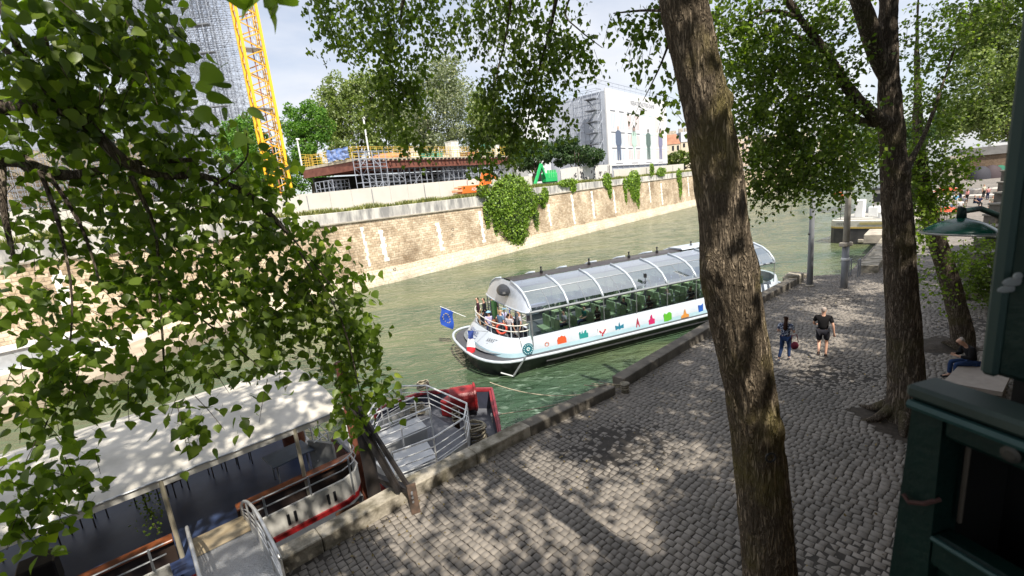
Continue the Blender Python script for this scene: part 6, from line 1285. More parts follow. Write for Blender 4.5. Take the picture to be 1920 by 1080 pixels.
for ci, (uc, c1, fig) in enumerate([(.145, 'blue', 'navy'), (.385, 'pink', 'mint'), (.63, 'teal', 'green'), (.86, 'peach', 'lilac')]):
    for sx in (-.062, .062):
        for (v0, v1) in ((.50, .70), (.27, .42), (.08, .21)):
            for dx in (-.022, .0, .022): fl('window_stroke', [(uc+sx+dx-.004, zz(v0)), (uc+sx+dx+.004, zz(v0)), (uc+sx+dx+.004, zz(v1)), (uc+sx+dx-.004, zz(v1))], c1)
            fl('lintel', [(uc+sx-.035, zz(v1+.018)), (uc+sx+.035, zz(v1+.018)), (uc+sx+.035, zz(v1+.032)), (uc+sx-.035, zz(v1+.032))], 'ink' if ci < 2 else c1)
    b0, hh_, w = .075, .47, .036
    def q(P): return [(uc+x*w, zz(b0+y*hh_)) for x, y in P]
    fl('figure_legs', q([(-.75, 0), (-.2, 0), (-.05, .42), (.1, 0), (.7, 0), (.75, .5), (-.75, .5)]) if fig != 'mint' else q([(-.1, 0), (.15, 0), (.3, .3), (.5, .6), (-.6, .6), (-.3, .3)]), fig if fig != 'mint' else 'mint', .395)
    fl('figure_coat', q([(-.8, .42), (.8, .42), (1.15, .5), (1.05, .80), (.4, .85), (-.4, .85), (-1.05, .80), (-1.15, .5)]), fig, .42)
    fl('figure_head', [(uc+.30*w*math.cos(a), zz(b0+hh_*(.92+.06*math.sin(a)))) for a in np.arange(0, 6.28, .6)], 'skin' if fig != 'green' else 'black', .42)
    if fig in ('mint', 'lilac'): fl('figure_hair', q([(-.55, .72), (-.3, .74), (-.28, .95), (0, .99), (.28, .95), (.3, .74), (.5, .72), (.5, .98), (0, 1.06), (-.5, .98)]), 'black', .445)
    fl('figure_caption', [(uc-.05, zz(.025)), (uc+.05, zz(.025)), (uc+.05, zz(.032)), (uc-.05, zz(.032))], 'ink')
text_on('banner_title', 'REBATIR NOTRE-DAME', H_*.085, fp(.56, zz(.87), .38), Fd, (0, 0, 1), bmt['ink'], wb_); text_on('banner_subtitle', 'CHANTIER DU PARVIS', H_*.032, fp(.56, zz(.80), .38), Fd, (0, 0, 1), bmt['ink'], wb_)
# stair scaffold on the left side and roof rails
sdir = -Fn; so_ = Vector((F0.x, F0.y, GZ))-Fd*2.2
m = lattice(MB(), so_+sdir*.6, Fd, sdir, 1, 3, int((zb_-GZ)/2), 2.0, 2.2, 2.0, .05, .6, 21); m.build('side_scaffold', tub, wb_)
for k in range(1, 9):
    m = MB(); m.box(so_+sdir*1.8+Vector((0, 0, k*2.25)), (2.2, 2.4, .15), math.atan2(Fd.y, Fd.x)); m.build('landing', M('landing_grey', (.16, .17, .2), .8) if k == 1 else bpy.data.materials['landing_grey'], wb_)
    m = MB(); m.beam(so_+sdir*(.7 if k % 2 else 2.9)+Vector((0, 0, k*2.25)), so_+sdir*(2.9 if k % 2 else .7)+Vector((0, 0, k*2.25-2.2)), .8, .08); m.build('stair_flight', MT['steel'], wb_)
m = MB()
for u in np.linspace(-.15, 1, 14): m.tube([fp(u, zb_-.1, 0), fp(u, zb_+1.4, 0)], .04, 3, False)
m.tube([fp(-.15, zb_+.7, 0), fp(1, zb_+.7, 0)], .04, 3, False); m.tube([fp(-.15, zb_+1.4, 0), fp(1, zb_+1.4, 0)], .05, 3, False)
m.tube([fp(-.02, zb_+1.2, 0), fp(-.02, zb_+.6, 0)-Fn*20], .05, 3, False); m.build('roof_rail', tub, wb_)
wx_ = at(1064, 196, zb_-1.0); m = MB(); e = Vector((F0.x, F0.y, GZ))-Fn*14-Fd*1.0; m.prism([e, e-Fn*9, e-Fn*9-Fd*9, e-Fd*9], (0, 0, zb_-GZ-2.2)); m.build('rear_wing', M('sheet_white', (.66, .68, .70), .7, var=.08, scale=.3), wb_)
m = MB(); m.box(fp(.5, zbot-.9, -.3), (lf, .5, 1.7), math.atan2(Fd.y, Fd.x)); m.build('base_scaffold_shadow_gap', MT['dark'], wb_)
for u in np.linspace(.03, .97, 12): m = MB(); m.tube([fp(u, GZ, .4), fp(u, zbot+.1, .4)], .07, 5); m.build('base_post', MT['steel'], wb_)
# ---- far houses
def house(lab, px0, px1, pyt, pyb, D, floors, wall, roofc, seed=0, mans=.22):
    A_ = dep(px0, pyb, D); B_ = dep(px1, pyb, D); A_.z = B_.z = GZ-1; d = (B_-A_); w = d.length; d.normalize(); n = Vector((d.y, -d.x, 0)); zt = dep((px0+px1)/2, pyt, D).z; h = zt-A_.z; hw2 = h*(1-mans)
    t = thing('town_house', lab, 'building', (A_+B_)/2, 'old town buildings on the skyline'); m = MB(); m.prism([A_, B_, B_-n*12, A_-n*12], (0, 0, hw2)); m.build('wall', wall, t)
    m = MB(); T_ = [A_+n*.3, B_+n*.3, B_-n*12.3, A_-n*12.3]; U_ = [A_-n*2.5+d*1.0, B_-n*2.5-d*1.0, B_-n*9.5-d*1, A_-n*9.5+d*1]; V = [p+Vector((0, 0, hw2)) for p in T_]+[p+Vector((0, 0, h)) for p in U_]; m.add(V, [(0, 1, 5, 4), (1, 2, 6, 5), (2, 3, 7, 6), (3, 0, 4, 7), (4, 5, 6, 7), (3, 2, 1, 0)]); r = m.build('roof', roofc, t)
    for k in range(3): m = MB(); m.box(A_.lerp(B_, .2+.3*k)-n*5+Vector((0, 0, h+.8)), (2.2, 1.0, 2.4), math.atan2(d.y, d.x)); m.build('chimney', MT['lime'], r)
    nc = max(3, int(w/2.6)); cnt = 0
    for f_ in range(floors):
        for c in range(nc):
            if cnt >= 90: break
            p = A_+d*(w*(c+.5)/nc)+n*.03+Vector((0, 0, hw2*(f_+.55)/floors)); m = MB(); m.box(p, (1.1, .08, hw2/floors*.55), math.atan2(d.y, d.x)); m.build('window', MT['dark'] if (c+f_) % 3 else M('shutter', (.45, .44, .4), .7) if 'shutter' not in bpy.data.materials else bpy.data.materials['shutter'], t); cnt += 1
    return t
cream = M('house_cream', (.52, .46, .36), .85, var=.1, scale=.2); zinc = M('zinc_roof', (.22, .24, .28), .5, var=.15, scale=.3); terr = M('terracotta_roof', (.32, .15, .09), .8, var=.2, scale=.5)
house('cream house with reddish roof right of the wrapped building', 1248, 1276, 252, 286, 230, 4, cream, terr); house('cream house with grey zinc roof next to the leaning trunk', 1277, 1312, 246, 286, 236, 5, cream, zinc); house('pale pinkish building seen between leaning trunk and foliage', 1366, 1420, 236, 300, 240, 5, M('house_pink', (.50, .40, .32), .85, var=.1), zinc)
house('tall pale building behind the foliage of the forked tree', 1425, 1600, 228, 290, 250, 5, cream, zinc)
# ---- orange and green machines
def mc(px, py, off): return wl(px, py, off)
og = M('machine_orange', (.72, .17, .03), .5, var=.08); gr = M('machine_green', (.02, .42, .12), .45, var=.1)
p0 = mc(868, 362, -1.3); s = sc(p0); mach = thing('site_truck', 'low orange machine with white lettering left of the big ivy bush', 'machine', wp(s+2, GZ+.5, -1.6))
zt = mc(885, 350, -1.3).z
m = MB(); m.box(wp(s+2.4, zt-.35, -1.7), (5.0, 1.0, 1.1), math.atan2(UW.y, UW.x), bev=.08); m.build('body', og, mach)
m = MB(); m.box(wp(s-.6, zt-.45, -1.7), (1.4, .9, .35), math.atan2(UW.y, UW.x), bev=.05); m.box(wp(s-.4, zt+.0, -1.7), (1.0, .8, .2), math.atan2(UW.y, UW.x), bev=.05); m.build('tail_plate', M('machine_pale_orange', (.75, .35, .2), .5), mach)
m = MB(); m.prism([wp(s+4.4, zt+.2, -1.4), wp(s+6.2, zt+.2, -1.4), wp(s+6.3, zt+1.5, -1.4), wp(s+5.4, zt+2.3, -1.4), wp(s+4.9, zt+1.3, -1.4)], NW*-.9); m.build('cab', og, mach)
m = MB(); m.beam(wp(s+5.4, zt+2.1, -1.5), wp(s+7.6, zt+.8, -1.5), .3, .35); m.build('boom', og, mach); m = MB(); m.box(wp(s+5.1, zt+.95, -1.37), (.55, .05, .6), math.atan2(UW.y, UW.x)); m.build('window', MT['dark'], mach)
text_on('lettering', 'ADIKED', .62, wp(s+2.7, zt-.38, -1.15), UW, (0, 0, 1), MT['white'], mach)
p0 = mc(1003, 350, -1.2); s = sc(p0); zg_ = p0.z; mach = thing('tracked_lift', 'bright green folded boom machine right of the big ivy bush', 'machine', wp(s+3, GZ+.5, -1.6))
m = MB(); m.beam(wp(s+.4, zg_+.3, -1.5), wp(s+2.6, zg_+3.6, -1.5), .35, .4); m.beam(wp(s+2.6, zg_+3.6, -1.5), wp(s+3.6, zg_+1.4, -1.5), .3, .35); m.build('boom', gr, mach)
m = MB(); m.box(wp(s+5.2, zg_+1.3, -1.8), (3.4, 1.2, 1.6), math.atan2(UW.y, UW.x), bev=.15); m.build('engine_body', gr, mach)
for k in range(4): m = MB(); m.box(wp(s+4.2+.7*k, zg_+1.9, -1.3), (.2, .3, 1.3), math.atan2(UW.y, UW.x)); m.build('rib', M('machine_green_light', (.1, .55, .2), .5) if k == 0 else bpy.data.materials['machine_green_light'], mach)
m = MB(); m.box(wp(s+4.2, zg_+.25, -1.8), (5.6, 1.3, .45), math.atan2(UW.y, UW.x), bev=.1); m.build('track', MT['dark'], mach); m = MB(); m.box(wp(s+1.9, zg_+1.5, -2.0), (1.6, .8, 1.4), math.atan2(UW.y, UW.x), bev=.1); m.build('cab', MT['blackpile'], mach)
# ---- yellow tower crane
cb = dep(514, 300, 76); cb.z = GZ; cr_ = thing('tower_crane', 'tall yellow lattice tower crane rising out of the picture', 'crane', cb)
cu_ = Vector((.80, .60, 0)); cv_ = Vector((-.60, .80, 0)); hs = 1.45; ZC = 64
for sx in (-1, 1):
    for sy in (-1, 1): m = MB(); a = cb+cu_*sx*hs+cv_*sy*hs; m.box(a+Vector((0, 0, ZC/2)), (.40, .40, ZC), math.atan2(.6, .8)); m.build('chord', MT['yellow'], cr_)
m = MB(); mesh_b = 2.55; k = 0
while k*mesh_b < ZC-3:
    z0 = k*mesh_b; cs = [(-1, -1), (1, -1), (1, 1), (-1, 1)]
    for i in range(4):
        a = cs[i]; b = cs[(i+1) % 4]; pa = cb+cu_*a[0]*hs+cv_*a[1]*hs; pb = cb+cu_*b[0]*hs+cv_*b[1]*hs
        m.beam(pa+Vector((0, 0, z0)), pb+Vector((0, 0, z0+mesh_b/2)), .15, .15); m.beam(pb+Vector((0, 0, z0+mesh_b/2)), pa+Vector((0, 0, z0+mesh_b)), .15, .15)
    k += 1
m.build('lattice_bracing', M('crane_yellow_dark', (.75, .38, .02), .5, var=.15), cr_)
m = MB(); 
for x in (-.3, .3): m.tube([cb+cu_*(.7+x)+cv_*-.6, cb+cu_*(.7+x)+cv_*-.6+Vector((0, 0, ZC))], .05, 4, False)
for i in range(120): m.tube([cb+cu_*.4+cv_*-.6+Vector((0, 0, i*.5)), cb+cu_*1.0+cv_*-.6+Vector((0, 0, i*.5))], .025, 3, False)
m.build('ladder', MT['white'], cr_); m = MB(); m.tube([cb+cu_*.1+cv_*.2, cb+cu_*.1+cv_*.2+Vector((0, 0, ZC))], .10, 5, False); m.build('cable_duct', M('duct_rust', (.35, .16, .10), .7), cr_)
for z in (9, 18, 27, 36, 45, 54): m = MB(); m.box(cb+Vector((0, 0, z)), (2.4, 2.4, .12), math.atan2(.6, .8)); m.build('landing', MT['steel'], cr_)
# ---- cathedral under scaffolding
D_ = 108; c0 = dep(270, 380, D_); c0.z = GZ; c1 = dep(478, 370, D_); c1.z = GZ; du_ = (c1-c0).normalized(); dv_ = Vector((-du_.y, du_.x, 0)); wS = (c1-c0).length
sc_ = thing('scaffolding', 'huge dense grey tube scaffold wrapped around the cathedral beside the yellow crane', 'scaffold', (c0+c1)/2)
for k in range(4):
    lattice(MB(), c0+dv_*k*2.6+du_*.3*k, du_, dv_, int(wS/1.9), 1, 34, 1.9, 1.3, 1.9, .062, .75, 30+k).build('tube_bay', MT['tubegrey'], sc_)
for k in range(5, 34, 3):
    for i in range(4):
        m = MB()
        if (i*7+k) % 3: m.box(c0+du_*(3+i*wS/4.2)+dv_*.6+Vector((0, 0, k*1.9+.05)), (wS/6, 1.3, .22), math.atan2(du_.y, du_.x)); m.build('platform', M('platform_grey', (.16, .17, .19), .8) if 'platform_grey' not in bpy.data.materials else bpy.data.materials['platform_grey'], sc_)
d0 = dep(-60, 430, 100); d0.z = GZ; lattice(MB(), d0, du_, dv_, 16, 2, 18, 2.2, 1.6, 2.0, .055, .4, 44).build('low_tube_bay', MT['tubegrey'], sc_)
ch = thing('cathedral', 'pale gothic stone cathedral half hidden behind scaffolding and leaves', 'building', d0+dv_*14)
stn = masonry('cathedral_stone', (.50, .44, .34), (.44, .38, .30), (.36, .32, .26), .9, .45, (.75, .72, .66), math.atan2(du_.y, du_.x))
def cp_(u, v, z): return d0+du_*u+dv_*v+Vector((0, 0, z))
m = MB(); m.prism([cp_(-10, 12, -1), cp_(34, 12, -1), cp_(34, 34, -1), cp_(-10, 34, -1)], (0, 0, 23)); m.build('nave_wall', stn, ch)
m = MB(); V = [cp_(-10, 17, 22), cp_(34, 17, 22), cp_(34, 29, 22), cp_(-10, 29, 22), cp_(-10, 23, 33), cp_(34, 23, 33)]; m.add(V, [(0, 1, 5, 4), (2, 3, 4, 5), (1, 2, 5), (3, 0, 4), (3, 2, 1, 0)]); m.build('roof', zinc, ch)
for i in range(8):
    u = -8+i*5.6; m = MB(); m.prism([cp_(u, 7, -1), cp_(u+1.2, 7, -1), cp_(u+1.2, 12.1, -1), cp_(u, 12.1, -1)], (0, 0, 17)); m.add([cp_(u-.2, 6.8, 16), cp_(u+1.4, 6.8, 16), cp_(u+1.4, 9, 16), cp_(u-.2, 9, 16), cp_(u+.6, 7.9, 21)], [(0, 1, 4), (1, 2, 4), (2, 3, 4), (3, 0, 4)]); m.build('buttress', stn, ch)
    w = MB(); arch = [(0, 4), (3.2, 4), (3.2, 12), (2.6, 14), (1.6, 15.2), (.6, 14), (0, 12)]; w.prism([cp_(u+1.8+x, 11.9, z) for x, z in arch], dv_*.2); w.build('window', MT['dark'], ch)
# ================================================================ right bank: street wall, box, stairs, lamp
ES = Vector((.785, .62, 0)); NS = Vector((-.62, .785, 0))
def st(e, n, z): return ES*e+NS*n+Vector((0, 0, z))
swm = masonry('street_wall_stone', (.30, .26, .20), (.25, .21, .17), (.14, .12, .1), .7, .35, (.7, .68, .64), math.atan2(ES.y, ES.x))
t = thing('street_wall', 'high stone retaining wall and parapet between the street and the quay, right at the viewer', 'wall', st(20, -.1, 2))
m = MB(); m.prism([st(-40, -.28, 1), st(60, -.28, 1), st(60, -.80, 1), st(-40, -.80, 1)], (0, 0, 5.9)); m.build('retaining_face', swm, t)
m = MB(); m.prism([st(-40, -.25, 6.9), st(60, -.25, 6.9), st(60, -.75, 6.9), st(-40, -.75, 6.9)], (0, 0, .92)); m.build('parapet', swm, t)
m = MB(); m.prism([st(-40, -.75, 6.2), st(60, -.75, 6.2), st(60, -60, 6.2), st(-40, -60, 6.2)], (0, 0, .7)); struct(m.build('street', M('asphalt', (.06, .06, .06), .9, var=.2, scale=3)))
for i in range(6):  # unseen boxes added to set the shadow edge on the cobbles
    c = st(-1.4-2.25*i, -.62, 7.82); o = thing('bookseller_box', 'unseen closed green bookseller box added on the street parapet for its shadow', 'stall box', c, 'unseen boxes added on the parapet to cast shade'); m = MB(); m.box(c+Vector((0, 0, .34)), (2.1, .72, .66), math.atan2(ES.y, ES.x), bev=.03); m.build('box_body', MT['blackpile'], o); m = MB(); m.box(c+Vector((0, 0, .70)), (2.16, .78, .05), math.atan2(ES.y, ES.x), bev=.015); m.build('lid', MT['blackpile'], o)
# bookseller box, dark green
grn = M('dark_green_paint', (.002, .013, .011), .5, col2=(.004, .022, .018), scale=9, bump=.15, spec=.22, contrast=(.3, .7)); wear = M('worn_green', (.008, .045, .045), .5, col2=(.02, .065, .06), scale=14)
A_ = at(1715, 722, 8.22); 
bx = thing('bookseller_box', 'dark green metal stall box with open frame end at the lower right edge', 'stall box', A_+Vector((0, 0, -.9)))
e1 = (at(1945, 800, 8.22)-A_); e1.z = 0; e1.normalize(); e2 = Vector((-e1.y, e1.x, 0)); 
if e2.x < 0: e2 = -e2
def g(a, b, z): return A_+e1*a+e2*b+Vector((0, 0, z))
m = MB(); m.prism([g(.0, .0, -.01), g(-.055, .0, -1.45), g(.060, .0, -1.45), g(.055, .0, -.01)], e2*.07); m.build('corner_upright', grn, bx)
m = MB(); m.box(g(.50, .030, -.012), (1.02, .085, .03), math.atan2(e1.y, e1.x), bev=.010); m.build('top_plate', M('green_top', (.012, .028, .024), .55, col2=(.025, .045, .038), scale=9), bx)
m = MB(); m.box(g(.48, .032, -.062), (.86, .06, .07), math.atan2(e1.y, e1.x), bev=.012); m.build('top_rail', grn, bx)
m = MB(); m.tube([g(.0, -.012, -.038), g(1.0, -.012, -.038)], .010, 6); m.build('edge_bead', wear, bx)
m = MB(); m.box(g(.48, .032, -.36), (.86, .06, .08), math.atan2(e1.y, e1.x), bev=.01); m.build('middle_rail', grn, bx)
m = MB(); m.tube([g(.06, -.004, -.325), g(1.0, -.004, -.325)], .006, 6); m.build('lower_bead', wear, bx)
m = MB(); m.box(g(.48, .30, -.75), (.94, .02, 1.42), math.atan2(e1.y, e1.x)); m.build('back_panel', M('hollow_shade_black', (.003, .003, .003), .9), bx)  # black sheet painted in for the shade inside the hollow box
m = MB(); m.box(g(.48, .045, -.90), (.86, .03, 1.04), math.atan2(e1.y, e1.x)); m.build('lower_panel', grn, bx)
m = MB(); m.tube([g(.075, .05, -.10), g(.068, .06, -.30)], .0045, 6); m.box(g(.48, .18, -.015), (.94, .26, .02), math.atan2(e1.y, e1.x)) if False else None; m.build('inner_rod', M('worn_rod', (.06, .05, .04), .6), bx)
m = MB(); m.tube([g(.005, -.012, -.255), g(.02, -.018, -.262), g(.045, -.012, -.25), g(.06, .01, -.235)], .005, 6); m.build('rusty_hook', M('hook_brown', (.05, .018, .015), .8), bx)
m = MB(); m.box(g(.48, .18, -.11), (.92, .24, .02), math.atan2(e1.y, e1.x)); m.box(g(-.0+.012, .18, -.75), (.02, .24, 1.3), math.atan2(e1.y, e1.x)); m.build('inner_lining', bpy.data.materials['hollow_shade_black'], bx)  # more black sheets standing for shade in the hollow
m = MB(); m.lathe(g(.165, -.004, -.066), [(.015, 0), (.015, .004), (.008, .006)], 18, Matrix((e1, Vector((0, 0, 1)), -e2)).transposed()); m.build('rivet_disc', M('dull_disc', (.02, .02, .018), .5), bx)
# tall green panel behind it
tp_ = at(1797, 712, 8.21); 
s2 = thing('stall_panel', 'tall dark green upright panel with scratched paint along the right edge', 'panel', tp_)
m = MB(); m.box(tp_+e1*.42+e2*.10+Vector((0, 0, .75)), (.84, .05, 1.5), math.atan2(e1.y, e1.x), bev=.015); m.build('panel', grn, s2)
m = MB(); m.box(tp_+e1*.012+e2*.10+Vector((0, 0, .75)), (.03, .07, 1.5), math.atan2(e1.y, e1.x), bev=.01); m.build('edge_strip', M('green_edge', (.01, .035, .03), .6), s2)
for (px, py, w, h, r_) in [(1905, 527, .05, .010, .15), (1893, 541, .045, .008, .1), (1912, 517, .02, .008, .2)]:
    q = onp(px, py, tuple((tp_+e2*.07).to_2d()), (e2.x, e2.y)); m = MB(); m.ball(q-e2*.006, (.03 if False else w*.5, .004, h), 10, 6); m.build('paint_scratch', M('scratch_white', (.30, .32, .32), .8) if 'scratch_white' not in bpy.data.materials else bpy.data.materials['scratch_white'], s2)
# stone stair coming down from the street
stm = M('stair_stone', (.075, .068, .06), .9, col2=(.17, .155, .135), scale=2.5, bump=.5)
steps = [(1878, 318), (1872, 340), (1865, 360), (1856, 381), (1846, 402), (1838, 424), (1828, 446), (1820, 474), (1812, 505)]
stt = thing('stone_stair', 'stone stairway side with stepped blocks descending at the right edge', 'stair', st(15, 1.2, 2))
for i, (px, py) in enumerate(steps):
    D = 27-.6*i; px += 20; p = dep(px, py, D); q = dep(px+150, py, D); q.z = p.z; r = (q-p).normalized(); f_ = Vector((-r.y, r.x, 0)); h = p.z-(-.0)-2.0
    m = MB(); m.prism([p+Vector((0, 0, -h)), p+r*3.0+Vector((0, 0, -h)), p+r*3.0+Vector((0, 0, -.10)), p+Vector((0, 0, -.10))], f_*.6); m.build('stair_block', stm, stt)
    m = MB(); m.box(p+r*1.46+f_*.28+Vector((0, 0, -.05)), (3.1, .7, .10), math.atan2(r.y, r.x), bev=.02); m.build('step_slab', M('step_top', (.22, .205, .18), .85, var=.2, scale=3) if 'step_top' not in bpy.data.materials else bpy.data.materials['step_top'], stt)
# green street lamp on an arm
lc_ = dep(1800, 432, 5.2); lmp = thing('street_lamp', 'dark green dish-shaped lamp on a curved arm sticking out from the wall', 'lamp', lc_)
R_ = .335; tilt = Matrix.Rotation(rad(4), 3, 'Y')
m = MB(); m.lathe(lc_, [(R_, -.03), (R_*.97, .0), (R_*.85, .035), (R_*.62, .085), (R_*.36, .12), (R_*.16, .14), (.03, .15)], 36, tilt); m.build('lamp_shade', M('lamp_green', (.004, .06, .04), .2, var=.15, spec=.7), lmp, True)
m = MB(); m.tube([lc_+tilt @ Vector((R_*math.cos(a), R_*math.sin(a), -.03)) for a in np.linspace(0, 2*math.pi, 37)], .013, 6, False); m.build('rim', M('lamp_rim', (.30, .31, .30), .4, metal=.5), lmp)
m = MB(); m.lathe(lc_+Vector((0, 0, -.05)), [(.22, 0), (.24, .02), (.1, .03)], 20, tilt); m.build('diffuser', M('lamp_glass', (.3, .3, .28), .3), lmp)
m = MB(); a_ = lc_+Vector((0, 0, .14)); m.tube([a_, a_+Vector((0, 0, .10)), dep(1806, 396, 5.2), dep(1838, 391, 5.25), dep(1872, 404, 5.3), dep(1905, 425, 5.35), dep(1960, 445, 5.5)], [.045, .04, .032, .032, .032, .034, .036], 10); m.build('arm', grn, lmp, True)
m = MB(); m.tube([dep(1850, 446, 5.3), dep(1905, 447, 5.4), dep(1960, 448, 5.5)], .012, 6); m.build('stay_rod', grn, lmp)
# bench and the seated man
b0 = at(1812, 712, 2.0); bt = .46; 
bn = thing('stone_bench', 'pale stone slab bench under the seated man by the green panel', 'bench', b0)
bl0 = at(1783, 690, 2.46); bl1 = at(1830, 683, 2.46); bl2 = at(1835, 708, 2.46); bl3 = at(1772, 716, 2.46)
P_ = [at(1800, 683, 2.46), at(1902, 690, 2.46), at(1880, 735, 2.46), at(1768, 716, 2.46)]
m = MB(); m.prism([p+Vector((0, 0, -.12)) for p in P_], (0, 0, .12)); m.build('seat', M('bench_stone', (.30, .26, .225), .7, var=.1, scale=5), bn)
c = sum(P_, Vector())/4; m = MB(); m.prism([c.lerp(p, .75)+Vector((0, 0, -.46)) for p in P_], (0, 0, .34)); m.build('base', MT['kerb'], bn)
mp_ = at(1812, 683, 2.46); mp_.z = 2.0
person('grey haired man in black jacket and blue jeans sitting on the stone bench, looking down', mp_+Vector((.12, -.05, 0)), ang(-.93, .30), 'sit', 1.74, top=(.012, .012, .014), bot=(.02, .045, .12), hair=(.34, .30, .27), sleeves=.9, shoes=(.02, .02, .025))
# ---- poles at the landing
po = thing('mooring_post', 'tall slim grey steel post at the river end of the kerb', 'post', at(1518, 536, 2.0)); b_ = at(1518, 536, 2.0)
m = MB(); m.tube([b_, b_+Vector((0, 0, 3.5)), b_+Vector((0, 0, 9.0))], [.15, .125, .09], 12); m.build('shaft', M('post_grey', (.22, .23, .25), .6, var=.12, scale=2), po, True); m = MB(); m.lathe(b_, [(.24, 0), (.24, .05), (.16, .08)], 14); m.build('foot', MT['kerb'], po); m = MB(); m.ball(b_+Vector((-.14, 0, 2.9)), .06, 8, 6); m.build('bolt', MT['dark'], po)
m = MB(); m.box(b_+Vector((.1, 0, 5.6)), (.30, .3, .3), .5, bev=.05); m.build('blue_light', M('blue_box', (.06, .08, .40), .5), po)
b_ = at(1582, 540, 2.0); po = thing('mooring_post', 'thicker two-tone grey post with a clamp beside the landing rails', 'post', b_)
m = MB(); m.tube([b_, b_+Vector((0, 0, 2.3))], .16, 12); m.build('lower_shaft', bpy.data.materials['post_grey'], po, True); m = MB(); m.tube([b_+Vector((0, 0, 2.3)), b_+Vector((0, 0, 8.0))], [.15, .12], 12); m.build('upper_shaft', M('post_beige', (.34, .32, .28), .7, var=.15, scale=2), po, True)
m = MB(); m.box(b_+Vector((0, 0, 2.35)), (.62, .34, .22), .3, bev=.04); m.build('clamp', MT['lime'], po); m = MB(); m.lathe(b_, [(.17, 1.5), (.19, 1.52), (.19, 1.62), (.17, 1.64)], 12); m.build('band', MT['white'], po)
lr = thing('landing_rail', 'two short grey rail hoops at the top of the landing steps', 'railing', at(1600, 515, 2.0))
for px in (1591, 1608):
    q = at(px, 520, 2.0); m = MB(); m.tube([q, q+Vector((0, 0, 1.0)), q+Vector((.35, .3, 1.02)), q+Vector((.35, .3, 0))], .035, 6); m.build('hoop', bpy.data.materials['post_grey'], lr)
# ---- moored tug further along
tb = at(1552, 456, 0); tc = at(1640, 458, 0); ax = (tc-tb).normalized(); fw_ = Vector((-ax.y, ax.x, 0))
if fw_.y < 0: fw_ = -fw_
tg = thing('river_barge', 'black hulled working barge with cream deck edge seen end-on beyond the landing', 'barge', tb+ax*3.5+fw_*8)
def tq(a, b, z): return Vector((tb.x, tb.y, 0))+ax*a+fw_*b+Vector((0, 0, z))
Wt = 6.4; pl_ = [(0, .8), (.5, .1), (1.6, -.15), (Wt-1.6, -.15), (Wt-.5, .1), (Wt, .8), (Wt, 24), (0, 24)]
m = MB(); m.prism([tq(a, b, -.5) for a, b in pl_], (0, 0, 2.1)); m.build('hull', M('tug_black', (.028, .026, .03), .6, col2=(.075, .07, .07), scale=1.2), tg)
m = MB(); m.prism([tq(a, b-.05, 1.6) for a, b in pl_], (0, 0, .16)); m.build('yellow_band', M('tug_yellow', (.50, .36, .10), .5), tg)
m = MB(); m.prism([tq(a+.0, b-.02, 1.76) for a, b in pl_], (0, 0, .62)); m.build('cream_bulwark', M('tug_cream', (.55, .53, .47), .5, var=.1), tg)
m = MB(); m.prism([tq(2.8, -.22, 2.0), tq(4.9, -.22, 2.0), tq(4.9, -.22, 2.24), tq(2.8, -.22, 2.24)], fw_*.08); m.build('name_plate', M('plate_olive', (.42, .36, .16), .6), tg)
text_on('lettering', 'MISTRAL', .34, tq(1.45, -.22, 2.05), ax, (0, 0, 1), MT['dark'], tg)
m = MB(); m.prism([tq(.2, 1, 2.38), tq(Wt-.2, 1, 2.38), tq(Wt-.2, 24, 2.38), tq(.2, 24, 2.38)], (0, 0, .06)); m.build('deck', M('tug_deck', (.38, .37, .34), .7), tg)
for (a, b, w, d, h, mt) in [(1.9, 3.0, .8, .8, 1.9, 'white'), (3.0, 3.6, .9, .9, 1.1, 'white'), (4.6, 4.4, 1.4, 1, .9, 'offwhite')]: m = MB(); m.box(tq(a, b, 2.4+h/2), (w, d, h), math.atan2(ax.y, ax.x), bev=.08); m.build('deck_box', MT[mt], tg)
m = MB(); m.box(tq(3.9, 10, 3.7), (4.2, 6, 2.6), math.atan2(ax.y, ax.x), bev=.1); m.build('wheelhouse', MT['offwhite'], tg); m = MB(); m.box(tq(3.9, 6.96, 4.1), (3.9, .08, .9), math.atan2(ax.y, ax.x)); m.build('wheelhouse_window', MT['dark'], tg); m = MB(); m.box(tq(3.9, 10, 5.1), (4.8, 6.6, .16), math.atan2(ax.y, ax.x)); m.build('wheelhouse_roof', M('roof_charcoal', (.06, .065, .075), .5), tg)
m = MB(); m.lathe(tq(4.0, 2.0, 2.44), [(.3, 0), (.3, .5), (.36, .55), (.25, .7)], 12); m.build('capstan', MT['white'], tg); m = MB(); m.tube([tq(.7, 1.2, 2.4), tq(.7, 1.2, 4.2)], .03, 5); m.tube([tq(.2, .9, 3.0), tq(1.2, .9, 3.0)], .03, 5); m.build('jack_staff', MT['dark'], tg)
m = MB(); m.box(tq(3.0, -.25, .35), (.5, .2, .35), math.atan2(ax.y, ax.x), bev=.05); m.box(tq(4.2, -.25, .35), (.5, .2, .35), math.atan2(ax.y, ax.x), bev=.05); m.build('fender', MT['lime'], tg)
